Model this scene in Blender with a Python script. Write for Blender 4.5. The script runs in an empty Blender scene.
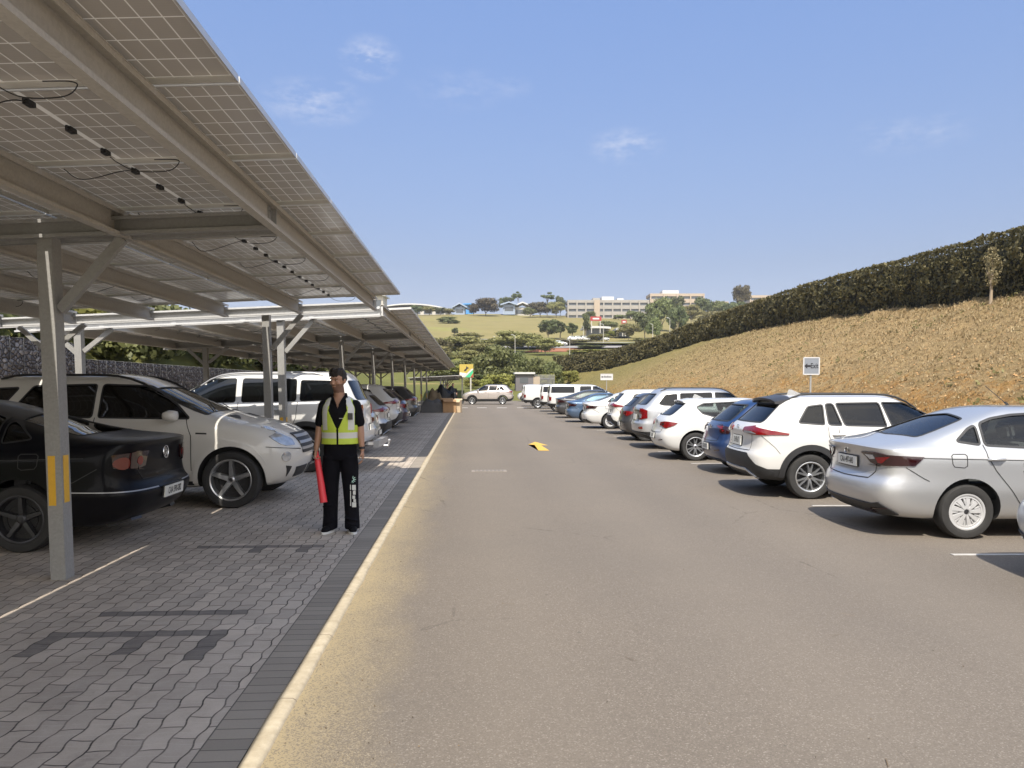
import bpy, bmesh, math, random
from mathutils import Vector, Matrix, noise
from mathutils.bvhtree import BVHTree
PI = math.pi
R = math.radians
random.seed(7)
S = bpy.context.scene
C = S.collection

# ------------------------------------------------------------------ camera, sky, sun, exposure
CAM_H = 1.60
FPX = 769.0
PITCH = R(3.0)
YAW = R(3.13)
cam_data = bpy.data.cameras.new('camera')
cam = bpy.data.objects.new('camera', cam_data)
C.objects.link(cam)
cam.location = (0, 0, CAM_H)
cam.rotation_euler = (R(90) - PITCH, 0, -YAW)
cam_data.sensor_width = 36.0
cam_data.lens = FPX / 1024 * 36.0
cam_data.shift_y = (FPX * math.tan(PITCH) + 2.0) / 1024
cam_data.clip_start = 0.05
cam_data.clip_end = 6000
S.camera = cam

SUN_EL = R(55)
SUN_AZ = Vector((-0.085, -1.0))           # horizontal direction towards the sun
SUN_AZ.normalize()
world = bpy.data.worlds.new('World')
S.world = world
world.use_nodes = True
wt = world.node_tree
wn, wl = wt.nodes, wt.links
for n in list(wn):
    wn.remove(n)
wo = wn.new('ShaderNodeOutputWorld')
bg = wn.new('ShaderNodeBackground')
sky = wn.new('ShaderNodeTexSky')
sky.sky_type = 'NISHITA'
sky.sun_disc = False
sky.sun_elevation = SUN_EL
sky.sun_rotation = math.atan2(SUN_AZ.x, SUN_AZ.y)
sky.altitude = 100
sky.air_density = 1.0
sky.dust_density = 0.9
sky.ozone_density = 2.2
bg.inputs['Strength'].default_value = 0.15
# thin scraps of cloud low in the sky: soft spots around given directions, broken up by noise
geo = wn.new('ShaderNodeTexCoord')
def wmath(op, a, b=None, clamp=False):
    n = wn.new('ShaderNodeMath'); n.operation = op; n.use_clamp = clamp
    for i, v in enumerate((a, b)):
        if v is None: continue
        if isinstance(v, (int, float)): n.inputs[i].default_value = v
        else: wl.new(v, n.inputs[i])
    return n.outputs[0]
nz = wn.new('ShaderNodeTexNoise'); nz.inputs['Scale'].default_value = 30; nz.inputs['Detail'].default_value = 7
nz.inputs['Roughness'].default_value = 0.62
mp = wn.new('ShaderNodeMapping'); mp.inputs['Scale'].default_value = (1, 1, 2.4)
wl.new(geo.outputs['Generated'], mp.inputs['Vector']); wl.new(mp.outputs[0], nz.inputs['Vector'])
total = None
def pix_dir(px, py):
    v = Vector(((px - 512) / FPX, (384 - py) / FPX + 2.0 / FPX + 0, 1.0))
    # direction in camera space without pitch (the shift cancels the pitch to first order)
    x, u = v.x, v.y
    f = Vector((math.sin(YAW), math.cos(YAW), 0)); r = Vector((math.cos(YAW), -math.sin(YAW), 0))
    d = f + r * x + Vector((0, 0, 1)) * u
    return d.normalized()
for px, py, rad, amp, stretch in ((373, 66, .040, .80, 1), (318, 108, .046, .55, 1.6), (623, 150, .036, .60, 1.5),
                         (888, 140, .036, .28, 1.6), (460, 96, .040, .22, 1.8), (512, 93, .022, .24, 1.3), (930, 136, .03, .22, 2)):
    d = pix_dir(px, py)
    sb = wn.new('ShaderNodeVectorMath'); sb.operation = 'SUBTRACT'
    wl.new(geo.outputs['Generated'], sb.inputs[0]); sb.inputs[1].default_value = d
    ml = wn.new('ShaderNodeVectorMath'); ml.operation = 'MULTIPLY'
    wl.new(sb.outputs[0], ml.inputs[0]); ml.inputs[1].default_value = (1 / stretch, 1, 1.5)
    ln = wn.new('ShaderNodeVectorMath'); ln.operation = 'LENGTH'; wl.new(ml.outputs[0], ln.inputs[0])
    f = wmath('SUBTRACT', 1.0, wmath('DIVIDE', ln.outputs['Value'], rad), True)
    f = wmath('MULTIPLY', f, amp)
    total = f if total is None else wmath('MAXIMUM', total, f)
br = wmath('MULTIPLY', wmath('SUBTRACT', nz.outputs['Fac'], 0.42), 3.2, True)
cf = wmath('MULTIPLY', total, br, True)
mx = wn.new('ShaderNodeMix'); mx.data_type = 'RGBA'
wl.new(cf, mx.inputs['Factor'])
mx.inputs['B'].default_value = (3.4, 3.35, 3.5, 1)
# the clear blue in front is deeper and less green near the horizon than the bare model's
sx = wn.new('ShaderNodeSeparateXYZ'); wl.new(geo.outputs['Generated'], sx.inputs[0])
grade = wn.new('ShaderNodeValToRGB'); ge = grade.color_ramp.elements
GR = [(0.0, (.39, .335, .39)), (.06, (.40, .34, .39)), (.15, (.445, .38, .40)), (.28, (.58, .53, .56)), (.45, (.71, .70, .77)), (.75, (1.05, 1.05, 1.02))]
while len(ge) < len(GR): ge.new(.5)
for i, (p_, c_) in enumerate(GR): ge[i].position = p_; ge[i].color = (*c_, 1)
wl.new(sx.outputs[2], grade.inputs[0])
gm = wn.new('ShaderNodeMix'); gm.data_type = 'RGBA'; gm.blend_type = 'MULTIPLY'; gm.inputs['Factor'].default_value = 1
wl.new(sky.outputs[0], gm.inputs['A']); wl.new(grade.outputs[0], gm.inputs['B']); wl.new(gm.outputs['Result'], mx.inputs['A'])
# unseen bright cloud added to the sky behind and right, filling the shade
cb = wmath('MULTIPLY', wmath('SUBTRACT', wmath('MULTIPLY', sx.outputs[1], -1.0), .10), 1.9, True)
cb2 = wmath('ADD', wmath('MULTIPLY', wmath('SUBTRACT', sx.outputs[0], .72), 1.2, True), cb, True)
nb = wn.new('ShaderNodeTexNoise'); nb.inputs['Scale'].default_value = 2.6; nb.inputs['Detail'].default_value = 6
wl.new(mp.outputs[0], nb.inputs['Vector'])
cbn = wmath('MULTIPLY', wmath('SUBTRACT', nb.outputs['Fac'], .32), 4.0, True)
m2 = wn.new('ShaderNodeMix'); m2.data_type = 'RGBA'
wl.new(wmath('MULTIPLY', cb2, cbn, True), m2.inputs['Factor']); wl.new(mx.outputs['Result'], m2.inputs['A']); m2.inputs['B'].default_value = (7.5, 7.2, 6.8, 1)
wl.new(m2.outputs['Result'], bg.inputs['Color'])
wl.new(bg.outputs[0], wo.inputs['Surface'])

sun_d = bpy.data.lights.new('sun', 'SUN')
sun_d.energy = 3.4
sun_d.angle = R(0.53)
sun_d.color = (1.0, 0.93, 0.82)
sun = bpy.data.objects.new('sun', sun_d)
C.objects.link(sun)
sv = Vector((SUN_AZ.x * math.cos(SUN_EL), SUN_AZ.y * math.cos(SUN_EL), math.sin(SUN_EL)))
sun.rotation_euler = sv.to_track_quat('Z', 'Y').to_euler()
sun.location = (0, 0, 60)
S.view_settings.view_transform = 'Standard'
S.view_settings.look = 'None'
S.view_settings.exposure = 0.95
S.view_settings.gamma = 1.0
S.view_settings.use_curve_mapping = False
S.cycles.max_bounces = 8
S.cycles.transparent_max_bounces = 16
S.cycles.use_denoising = True

# ------------------------------------------------------------------ tagging helpers
def tag(o, label=None, cat=None, group=None, kind=None):
    if label: o['label'] = label
    if cat: o['category'] = cat
    if group: o['group'] = group
    if kind: o['kind'] = kind
    return o
def thing(name, label, cat, loc=(0, 0, 0), rotz=0, group=None):
    o = bpy.data.objects.new(name, None)
    o.empty_display_size = 0.2
    C.objects.link(o)
    o.location = loc
    o.rotation_euler = (0, 0, rotz)
    return tag(o, label, cat, group)
def smooth(me, ang=None):
    me.polygons.foreach_set('use_smooth', [True] * len(me.polygons))
    if ang: me.set_sharp_from_angle(angle=R(ang))
def obj(name, bm, mats, parent=None, sm=None):
    """one mesh object out of a bmesh (or a ready mesh)"""
    if isinstance(bm, bmesh.types.BMesh):
        me = bpy.data.meshes.new(name)
        bm.to_mesh(me); bm.free()
    else:
        me = bm
    if not isinstance(mats, (list, tuple)): mats = [mats]
    if len(me.materials) == 0:
        for m in mats: me.materials.append(m)
    if sm: smooth(me, sm)
    o = bpy.data.objects.new(name, me)
    C.objects.link(o)
    if parent: o.parent = parent
    return o
def copy_tree(o, parent=None):
    c = o.copy(); C.objects.link(c); c.parent = parent
    for ch in list(o.children): copy_tree(ch, c)
    return c

# ------------------------------------------------------------------ mesh helpers
def box(bm, lo, hi, mi=0, mat=None):
    x0, y0, z0 = lo; x1, y1, z1 = hi
    vs = [Vector(p) for p in ((x0,y0,z0),(x1,y0,z0),(x1,y1,z0),(x0,y1,z0),(x0,y0,z1),(x1,y0,z1),(x1,y1,z1),(x0,y1,z1))]
    if mat is not None: vs = [mat @ v for v in vs]
    v = [bm.verts.new(p) for p in vs]
    for f in ((0,3,2,1),(4,5,6,7),(0,1,5,4),(1,2,6,5),(2,3,7,6),(3,0,4,7)):
        bm.faces.new([v[i] for i in f]).material_index = mi
def bar(bm, p0, p1, w, h, mi=0, up=(0, 0, 1)):
    """rectangular bar from p0 to p1, w across, h in the up direction"""
    p0, p1 = Vector(p0), Vector(p1)
    d = (p1 - p0); L = d.length; d.normalize()
    s = d.cross(Vector(up)).normalized(); u = s.cross(d).normalized()
    m = Matrix((( d.x, s.x, u.x, p0.x), (d.y, s.y, u.y, p0.y), (d.z, s.z, u.z, p0.z), (0, 0, 0, 1)))
    box(bm, (0, -w/2, -h/2), (L, w/2, h/2), mi, m)
def tube(bm, pts, rad, n=8, mi=0, cap=True, taper=None):
    pts = [Vector(p) for p in pts]
    rings = []
    for i, p in enumerate(pts):
        a = pts[max(0, i-1)]; b = pts[min(len(pts)-1, i+1)]
        d = (b - a).normalized()
        ref = Vector((0, 0, 1)) if abs(d.z) < .9 else Vector((1, 0, 0))
        s = d.cross(ref).normalized(); u = s.cross(d)
        r = rad if taper is None else rad + (taper - rad) * i / (len(pts) - 1)
        if isinstance(rad, (list, tuple)): r = rad[i]
        rings.append([bm.verts.new(p + (s * math.cos(2*PI*k/n) + u * math.sin(2*PI*k/n)) * r) for k in range(n)])
    for a, b in zip(rings, rings[1:]):
        for k in range(n):
            bm.faces.new((a[k], a[(k+1) % n], b[(k+1) % n], b[k])).material_index = mi
    if cap:
        bm.faces.new(rings[0][::-1]).material_index = mi
        bm.faces.new(rings[-1]).material_index = mi
def lathe(bm, prof, n=32, mi=0, m=None, close=False):
    """profile of (radius, axial) turned about the local Y axis"""
    rings = []
    for r, a in prof:
        ring = []
        for k in range(n):
            t = 2*PI*k/n
            p = Vector((r*math.cos(t), a, r*math.sin(t)))
            if m is not None: p = m @ p
            ring.append(bm.verts.new(p))
        rings.append(ring)
    for a, b in zip(rings, rings[1:]):
        for k in range(n):
            bm.faces.new((a[k], a[(k+1) % n], b[(k+1) % n], b[k])).material_index = mi
    return rings
def disc(bm, c, r, n=16, axis='x', mi=0):
    c = Vector(c); vs = []
    for k in range(n):
        t = 2*PI*k/n
        o = {'x': (0, math.cos(t), math.sin(t)), 'y': (math.cos(t), 0, math.sin(t)), 'z': (math.cos(t), math.sin(t), 0)}[axis]
        vs.append(bm.verts.new(c + Vector(o) * r))
    bm.faces.new(vs).material_index = mi
def text_mesh(body, size, extrude=0.0, align='CENTER', sx=1.0, bold=0.0):
    cu = bpy.data.curves.new('lettering', 'FONT')
    cu.body = body; cu.size = size; cu.extrude = extrude; cu.align_x = align; cu.align_y = 'CENTER'
    cu.offset = bold
    cu.resolution_u = 3
    o = bpy.data.objects.new('lettering', cu)
    C.objects.link(o)
    bpy.context.view_layer.update()
    dg = bpy.context.evaluated_depsgraph_get()
    me = bpy.data.meshes.new_from_object(o.evaluated_get(dg))
    bpy.data.objects.remove(o); bpy.data.curves.remove(cu)
    for v in me.vertices: v.co.x *= sx
    return me

# ------------------------------------------------------------------ materials
MATS = {}
class NT:
    """small node-graph helper"""
    def __init__(s, name):
        s.m = bpy.data.materials.new(name); s.m.use_nodes = True
        s.t = s.m.node_tree; s.n = s.t.nodes; s.l = s.t.links
        s.b = s.n['Principled BSDF']; s.o = s.n['Material Output']
        s.tc = None
    def coord(s, kind='Object'):
        if s.tc is None: s.tc = s.n.new('ShaderNodeTexCoord')
        return s.tc.outputs[kind]
    def pos(s):
        g = s.n.new('ShaderNodeNewGeometry'); return g.outputs['Position']
    def set(s, sock, v):
        if hasattr(v, 'is_output'): s.l.new(v, sock)
        else: sock.default_value = v
    def math(s, op, a, b=0.0, c=None, clamp=False):
        n = s.n.new('ShaderNodeMath'); n.operation = op; n.use_clamp = clamp
        s.set(n.inputs[0], a); s.set(n.inputs[1], b)
        if c is not None: s.set(n.inputs[2], c)
        return n.outputs[0]
    def noise(s, vec, scale, detail=4, rough=.55, out='Fac'):
        n = s.n.new('ShaderNodeTexNoise'); n.inputs['Scale'].default_value = scale
        n.inputs['Detail'].default_value = detail; n.inputs['Roughness'].default_value = rough
        s.l.new(vec, n.inputs['Vector']); return n.outputs[out]
    def voro(s, vec, scale, feature='F1', out='Distance', rnd=1.0):
        n = s.n.new('ShaderNodeTexVoronoi'); n.feature = feature; n.inputs['Scale'].default_value = scale
        n.inputs['Randomness'].default_value = rnd
        s.l.new(vec, n.inputs['Vector']); return n.outputs[out]
    def ramp(s, fac, stops):
        n = s.n.new('ShaderNodeValToRGB'); e = n.color_ramp.elements
        while len(e) < len(stops): e.new(0.5)
        for i, (p, c) in enumerate(stops):
            e[i].position = p
            e[i].color = (c, c, c, 1) if isinstance(c, (int, float)) else (*c, 1)
        s.l.new(fac, n.inputs[0]); return n.outputs[0]
    def mix(s, f, a, b, mode='MIX'):
        n = s.n.new('ShaderNodeMix'); n.data_type = 'RGBA'; n.blend_type = mode
        s.set(n.inputs['Factor'], f)
        for k, v in (('A', a), ('B', b)):
            if hasattr(v, 'is_output'): s.l.new(v, n.inputs[k])
            else: n.inputs[k].default_value = (*v, 1) if not isinstance(v, (int, float)) else (v, v, v, 1)
        return n.outputs['Result']
    def xyz(s, vec):
        n = s.n.new('ShaderNodeSeparateXYZ'); s.l.new(vec, n.inputs[0]); return n.outputs
    def comb(s, x, y, z=0.0):
        n = s.n.new('ShaderNodeCombineXYZ')
        for i, v in enumerate((x, y, z)): s.set(n.inputs[i], v)
        return n.outputs[0]
    def scale(s, vec, sc):
        n = s.n.new('ShaderNodeMapping'); n.inputs['Scale'].default_value = sc
        s.l.new(vec, n.inputs['Vector']); return n.outputs[0]
    def bump(s, h, strength=.5, dist=.01):
        n = s.n.new('ShaderNodeBump'); n.inputs['Strength'].default_value = strength
        n.inputs['Distance'].default_value = dist
        s.l.new(h, n.inputs['Height']); s.l.new(n.outputs[0], s.b.inputs['Normal']); return n
    def color(s, c): s.set(s.b.inputs['Base Color'], c if hasattr(c, 'is_output') else (*c, 1))
def plain(name, col, rough=.5, metal=0.0, coat=0.0, spec=None, vary=0.0, vs=6.0, bump=0.0):
    if name in MATS: return MATS[name]
    g = NT(name)
    g.b.inputs['Roughness'].default_value = rough
    g.b.inputs['Metallic'].default_value = metal
    g.b.inputs['Coat Weight'].default_value = coat
    g.b.inputs['Coat Roughness'].default_value = .04
    if spec is not None: g.b.inputs['Specular IOR Level'].default_value = spec
    if vary or bump:
        nn = g.noise(g.coord(), vs, 5)
        if vary:
            g.color(g.mix(nn, tuple(c * (1 - vary) for c in col), tuple(min(1, c * (1 + vary)) for c in col)))
        else: g.color(col)
        if bump: g.bump(nn, .4, bump)
    else:
        g.color(col)
    MATS[name] = g.m
    return g.m
def paint(name, col, metallic=0.0, rough=.38, dirt=.12):
    """car paint: clear coat, a trace of dust low down and in noise patches"""
    if name in MATS: return MATS[name]
    g = NT(name)
    co = g.coord()
    n1 = g.noise(co, 1.7, 5, .6)
    zz = g.xyz(co)[2]
    low = g.math('SUBTRACT', 1.0, g.math('DIVIDE', zz, .75), clamp=True)
    f = g.math('MULTIPLY', g.math('ADD', g.math('MULTIPLY', low, .9), g.math('MULTIPLY', n1, .35)), dirt, clamp=True)
    if metallic:
        fl = g.noise(co, 900, 1)
        col1 = g.mix(fl, tuple(c * .86 for c in col), tuple(min(1, c * 1.12) for c in col))
    else: col1 = col
    g.color(g.mix(f, col1, (.30, .25, .19)))
    g.b.inputs['Metallic'].default_value = metallic
    g.set(g.b.inputs['Roughness'], g.math('ADD', rough, g.math('MULTIPLY', f, .6)))
    g.b.inputs['Coat Weight'].default_value = .9
    g.set(g.b.inputs['Coat Roughness'], g.math('ADD', .03, g.math('MULTIPLY', f, .5)))
    MATS[name] = g.m
    return g.m
def glass(name, tint, gloss=1.0):
    """window glass: lets a tinted part through and mirrors the rest by Fresnel"""
    if name in MATS: return MATS[name]
    g = NT(name); g.n.remove(g.b)
    tr = g.n.new('ShaderNodeBsdfTransparent'); tr.inputs[0].default_value = (*tint, 1)
    gl = g.n.new('ShaderNodeBsdfGlossy'); gl.inputs['Roughness'].default_value = .015
    fr = g.n.new('ShaderNodeFresnel'); fr.inputs['IOR'].default_value = 1.62
    mxs = g.n.new('ShaderNodeMixShader')
    g.l.new(g.math('MULTIPLY', fr.outputs[0], gloss, clamp=True), mxs.inputs[0])
    g.l.new(tr.outputs[0], mxs.inputs[1]); g.l.new(gl.outputs[0], mxs.inputs[2])
    g.l.new(mxs.outputs[0], g.o.inputs['Surface'])
    MATS[name] = g.m
    return g.m
# ------------------------------------------------------------------ cars
M_black = plain('black_plastic', (.022, .022, .023), .55, vary=.25, vs=9)
M_interior = plain('dark_interior', (.035, .034, .034), .85)
M_tyre = plain('tyre_rubber', (.028, .027, .026), .8, vary=.3, vs=14)
M_alloy = plain('alloy_silver', (.55, .56, .57), .3, .85, vary=.12, vs=20)
M_hubcap = plain('hubcap_silver', (.60, .60, .60), .38, .35, vary=.1, vs=20)
M_darkalloy = plain('dark_alloy', (.07, .07, .075), .4, .6)
M_chrome = plain('chrome_trim', (.75, .76, .77), .14, 1.0)
M_seam = plain('panel_gap', (.03, .03, .03), .8)
M_red = plain('red_lamp', (.17, .003, .004), .15, coat=.5, vary=.35, vs=22)
M_darkred = plain('smoked_lamp', (.022, .004, .005), .1, coat=.8)
M_clear = plain('clear_lamp', (.50, .52, .54), .12, .45, coat=1.0, vary=.55, vs=14)
M_plate = plain('number_plate_white', (.78, .77, .70), .45)
M_ink = plain('black_ink', (.015, .015, .02), .5)
M_greysilver = plain('matt_silver_trim', (.42, .42, .43), .4, .5)
G_tint = glass('tinted_window_glass', (.09, .10, .11))
G_mid = glass('light_window_glass', (.42, .47, .45))
G_dark = glass('privacy_window_glass', (.025, .028, .032))

def sub_mesh(bm_or_me, mats, levels=2, cutters=()):
    """cage -> subdivided mesh, then the cutters taken out exactly; returns (uncut mesh, cut mesh)"""
    me = bm_or_me
    o = bpy.data.objects.new('cage', me); C.objects.link(o)
    md = o.modifiers.new('s', 'SUBSURF'); md.levels = md.render_levels = levels
    bpy.context.view_layer.update()
    dg = bpy.context.evaluated_depsgraph_get()
    full = bpy.data.meshes.new_from_object(o.evaluated_get(dg))
    tmp = []
    if cutters:
        for cm in cutters:
            co = bpy.data.objects.new('cutter', cm); C.objects.link(co); tmp.append(co)
            b = o.modifiers.new('b', 'BOOLEAN'); b.operation = 'DIFFERENCE'; b.object = co; b.solver = 'EXACT'
            b.material_mode = 'TRANSFER'
        bpy.context.view_layer.update()
        dg = bpy.context.evaluated_depsgraph_get()
        cut = bpy.data.meshes.new_from_object(o.evaluated_get(dg))
    else: cut = full.copy()
    for t in tmp: bpy.data.objects.remove(t)
    bpy.data.objects.remove(o)
    return full, cut

def cage(rings, mats, inset=0.0, black_rings=0, zfloor=None, name='body'):
    """car body cage: a stack of plan rings, each (x_rear, z_rear, x_front, z_front, half_width[, z_mid])"""
    bm = bmesh.new()
    cr = bm.edges.layers.float.new('crease_edge')
    L = []
    n = len(rings)
    for k, rg in enumerate(rings):
        xr, zr, xf, zf, w = rg[:5]
        opt = rg[5] if len(rg) > 5 else {}
        xr += inset; xf -= inset; w = max(.02, w - inset)
        if zfloor is not None:
            t = k / (n - 1)
            zr = max(zfloor + k * .01, zr - inset); zf = max(zfloor + k * .01, zf - inset)
        ln = xf - xr
        s = min(1.0, ln / 3.4)
        rr = opt.get('rc', 1.0) * s; fc = opt.get('fc', 1.0) * s
        bowr = opt.get('bow', .03)
        cols = [(xr, 0), (xr + bowr * .4, .42*w), (xr + .03*rr + bowr, .80*w), (xr + .15*rr + bowr, .945*w), (xr + .42*rr, .985*w)]
        sx0, sx1 = xr + .8*s, xf - 1.0*s
        for f in (0, .25, .5, .75, 1.0): cols.append((sx0 + (sx1 - sx0)*f, w))
        cols += [(xf - .62*fc, .985*w), (xf - .30*fc, .93*w), (xf - .12*fc, .76*w), (xf - .03*fc, .42*w), (xf, 0)]
        ring = []
        for x, y in cols:
            t = min(1, max(0, (x - xr) / ln))
            z = zr + (zf - zr) * t
            zm = opt.get('zm')
            if zm is not None:                       # belt line given in the middle
                tt = 1 - abs(2*t - 1) ** 2.5
                z = z + (zm - (zr + zf) / 2) * tt
            crn = opt.get('crown', 0)
            z += crn * (1 - (y / w) ** 2 if w > .05 else 1)
            ring.append((x, y, z))
        L.append(ring)
    top = L[-1]
    # spine: the roof's centre line
    VR, VL = [], []
    for ring in L:
        vr, vl = [], []
        for (x, y, z) in ring:
            a = bm.verts.new((x, y, z)); vr.append(a)
            vl.append(a if abs(y) < 1e-6 else bm.verts.new((x, -y, z)))
        VR.append(vr); VL.append(vl)
    for side, V in ((1, VR), (-1, VL)):
        for k in range(n - 1):
            for j in range(len(V[k]) - 1):
                q = [V[k][j], V[k][j+1], V[k+1][j+1], V[k+1][j]]
                if side == 1: q = q[::-1]
                f = bm.faces.new(q); f.smooth = True
                f.material_index = 1 if k < black_rings else 0
    # roof cap and underside as strips of quads between the two halves
    for V1, V2, flip in ((VR[-1], VL[-1], False), (VR[0], VL[0], True)):
        m = len(V1)
        for j in range(m - 1):
            q = [V1[j], V1[j+1], V2[j+1], V2[j]]
            q = [v for i, v in enumerate(q) if v not in q[:i]]
            if len(q) > 2:
                if flip: q = q[::-1]
                q = q[::-1]
                try:
                    f = bm.faces.new(q); f.smooth = True; f.material_index = 0 if not flip else 1
                except ValueError: pass
    bm.edges.ensure_lookup_table()
    for k, rg in enumerate(rings):
        opt = rg[5] if len(rg) > 5 else {}
        cv = opt.get('cr', 0)
        if cv:
            for V in (VR, VL):
                for j in range(len(V[k]) - 1):
                    e = bm.edges.get((V[k][j], V[k][j+1]))
                    if e: e[cr] = cv
    bmesh.ops.recalc_face_normals(bm, faces=bm.faces)
    me = bpy.data.meshes.new(name)
    bm.to_mesh(me); bm.free()
    for m_ in mats: me.materials.append(m_)
    return me

def round_poly(pts, r=.04, n=4):
    out = []
    N = len(pts)
    for i in range(N):
        p = Vector(pts[i]); a = Vector(pts[i-1]); b = Vector(pts[(i+1) % N])
        da, db = (a - p), (b - p)
        ra = min(r, da.length * .45, db.length * .45)
        p0 = p + da.normalized() * ra; p1 = p + db.normalized() * ra
        for k in range(n + 1):
            t = k / n
            q = p0 * (1-t)**2 + p * 2*t*(1-t) + p1 * t*t
            out.append((q.x, q.y))
    return out

class Skin:
    """projects flat outlines on to the car's surface"""
    def __init__(s, me, L, W):
        bm = bmesh.new(); bm.from_mesh(me)
        s.bvh = BVHTree.FromBMesh(bm); bm.free()
        s.L, s.W = L, W
    def ray(s, o, d):
        h = s.bvh.ray_cast(Vector(o), Vector(d).normalized())
        if h[0] is None:
            h = s.bvh.find_nearest(Vector(o) + Vector(d).normalized() * 3)
            return h[0], h[1]
        return h[0], h[1]
    def map(s, how, u, v):
        if how == 'R': return s.ray((u, -4, v), (0, 1, 0))      # right-hand side of the car (y < 0)
        if how == 'L': return s.ray((u, 4, v), (0, -1, 0))
        if how == 'back': return s.ray((-4, u, v), (1, 0, 0))
        if how == 'front': return s.ray((s.L + 4, u, v), (-1, 0, 0))
        if how == 'top': return s.ray((u, v, 4), (0, 0, -1))
        k, sg = how.split(':')                                   # corner wrap; u is an angle-like length
        sg = 1 if sg == 'L' else -1
        if k == 'bc':
            cx, cy = .55, s.W/2 - .35
            a = u
            d = Vector((-math.cos(a), sg * math.sin(a), 0))
        else:
            cx, cy = s.L - .62, s.W/2 - .38
            a = u
            d = Vector((math.cos(a), sg * math.sin(a), 0))
        o = Vector((cx, sg * cy, v)) + d * 3
        return s.ray(o, -d)
    def conv(s, how, pts):
        """corner outlines are given as ('e', y, z) on the end face or ('s', x, z) on the side"""
        if ':' not in how: return pts
        out = []
        cy = s.W/2 - (.35 if how[0] == 'b' else .38); cx = .55 if how[0] == 'b' else .62
        back = how[0] == 'b'; C0 = .55 if back else s.L - .62
        for q in pts:
            if q[0] == 'e': p, _ = s.map('back' if back else 'front', min(q[1], s.W/2 - .06), q[2])
            else: p, _ = s.map('L', q[1], q[2])
            a = math.atan2(abs(p.y) - cy, (C0 - p.x) if back else (p.x - C0))
            out.append((a, q[2]))
        return out
    def patch(s, how, pts, off=.003, th=.004, step=.06, mi=0, bm=None, rnd=0):
        pts = s.conv(how, pts)
        if rnd: pts = round_poly(pts, rnd)
        b = bmesh.new()
        vs = [b.verts.new((u, v, 0)) for u, v in pts]
        b.faces.new(vs)
        us = [p[0] for p in pts]; ws = [p[1] for p in pts]
        for ax, lo, hi in ((0, min(us), max(us)), (1, min(ws), max(ws))):
            k = math.ceil((hi - lo) / step)
            for i in range(1, k):
                c = lo + (hi - lo) * i / k
                co = (c, 0, 0) if ax == 0 else (0, c, 0)
                no = (1, 0, 0) if ax == 0 else (0, 1, 0)
                bmesh.ops.bisect_plane(b, geom=b.verts[:] + b.edges[:] + b.faces[:], plane_co=co, plane_no=no)
        return s._lift(b, how, off, th, mi, bm)
    def strip(s, how, pts, w, off=.002, th=.003, closed=False, mi=0, bm=None, step=.05):
        pts = [Vector(p) for p in s.conv(how, pts)]
        P = []
        N = len(pts)
        for i in range(N if closed else N - 1):
            a, c = pts[i], pts[(i+1) % N]
            k = max(1, math.ceil((c - a).length / step))
            for j in range(k): P.append(a + (c - a) * j / k)
        if not closed: P.append(pts[-1])
        b = bmesh.new(); A, B = [], []
        N = len(P)
        for i in range(N):
            if closed: a, c = P[i-1], P[(i+1) % N]
            else: a, c = P[max(0, i-1)], P[min(N-1, i+1)]
            d = (c - a)
            if d.length < 1e-7: d = Vector((1, 0))
            d.normalize(); nn = Vector((-d.y, d.x)) * w / 2
            A.append(b.verts.new((P[i].x + nn.x, P[i].y + nn.y, 0)))
            B.append(b.verts.new((P[i].x - nn.x, P[i].y - nn.y, 0)))
        for i in range(N if closed else N - 1):
            j = (i+1) % N
            try: b.faces.new((A[i], B[i], B[j], A[j]))
            except ValueError: pass
        return s._lift(b, how, off, th, mi, bm)
    def _lift(s, b, how, off, th, mi, bm):
        base = {}
        for v in b.verts:
            p, nrm = s.map(how, v.co.x, v.co.y)
            base[v] = (p, nrm)
        for v, (p, nrm) in base.items(): v.co = p + nrm * off
        # face the patch outwards
        b.normal_update()
        tot = sum((f.normal.dot(sum((base[v][1] for v in f.verts), Vector())) for f in b.faces))
        if tot < 0: bmesh.ops.reverse_faces(b, faces=b.faces[:])
        if th:
            top = {v: b.verts.new(v.co + base[v][1] * th) for v in list(base)}
            fs = b.faces[:]
            bnd = [e for e in b.edges if len(e.link_faces) == 1]
            for f in fs:
                b.faces.new([top[v] for v in f.verts])
            for e in bnd:
                f = e.link_faces[0]
                vs = list(f.verts); i = vs.index(e.verts[0])
                a, c = (e.verts[0], e.verts[1]) if vs[(i+1) % len(vs)] == e.verts[1] else (e.verts[1], e.verts[0])
                b.faces.new((a, c, top[c], top[a]))
            bmesh.ops.delete(b, geom=fs, context='FACES_ONLY')
        for f in b.faces: f.material_index = mi; f.smooth = False
        if bm is None: return b
        me = bpy.data.meshes.new('t'); b.to_mesh(me); b.free()
        bm.from_mesh(me); bpy.data.meshes.remove(me)
        return bm

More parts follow.
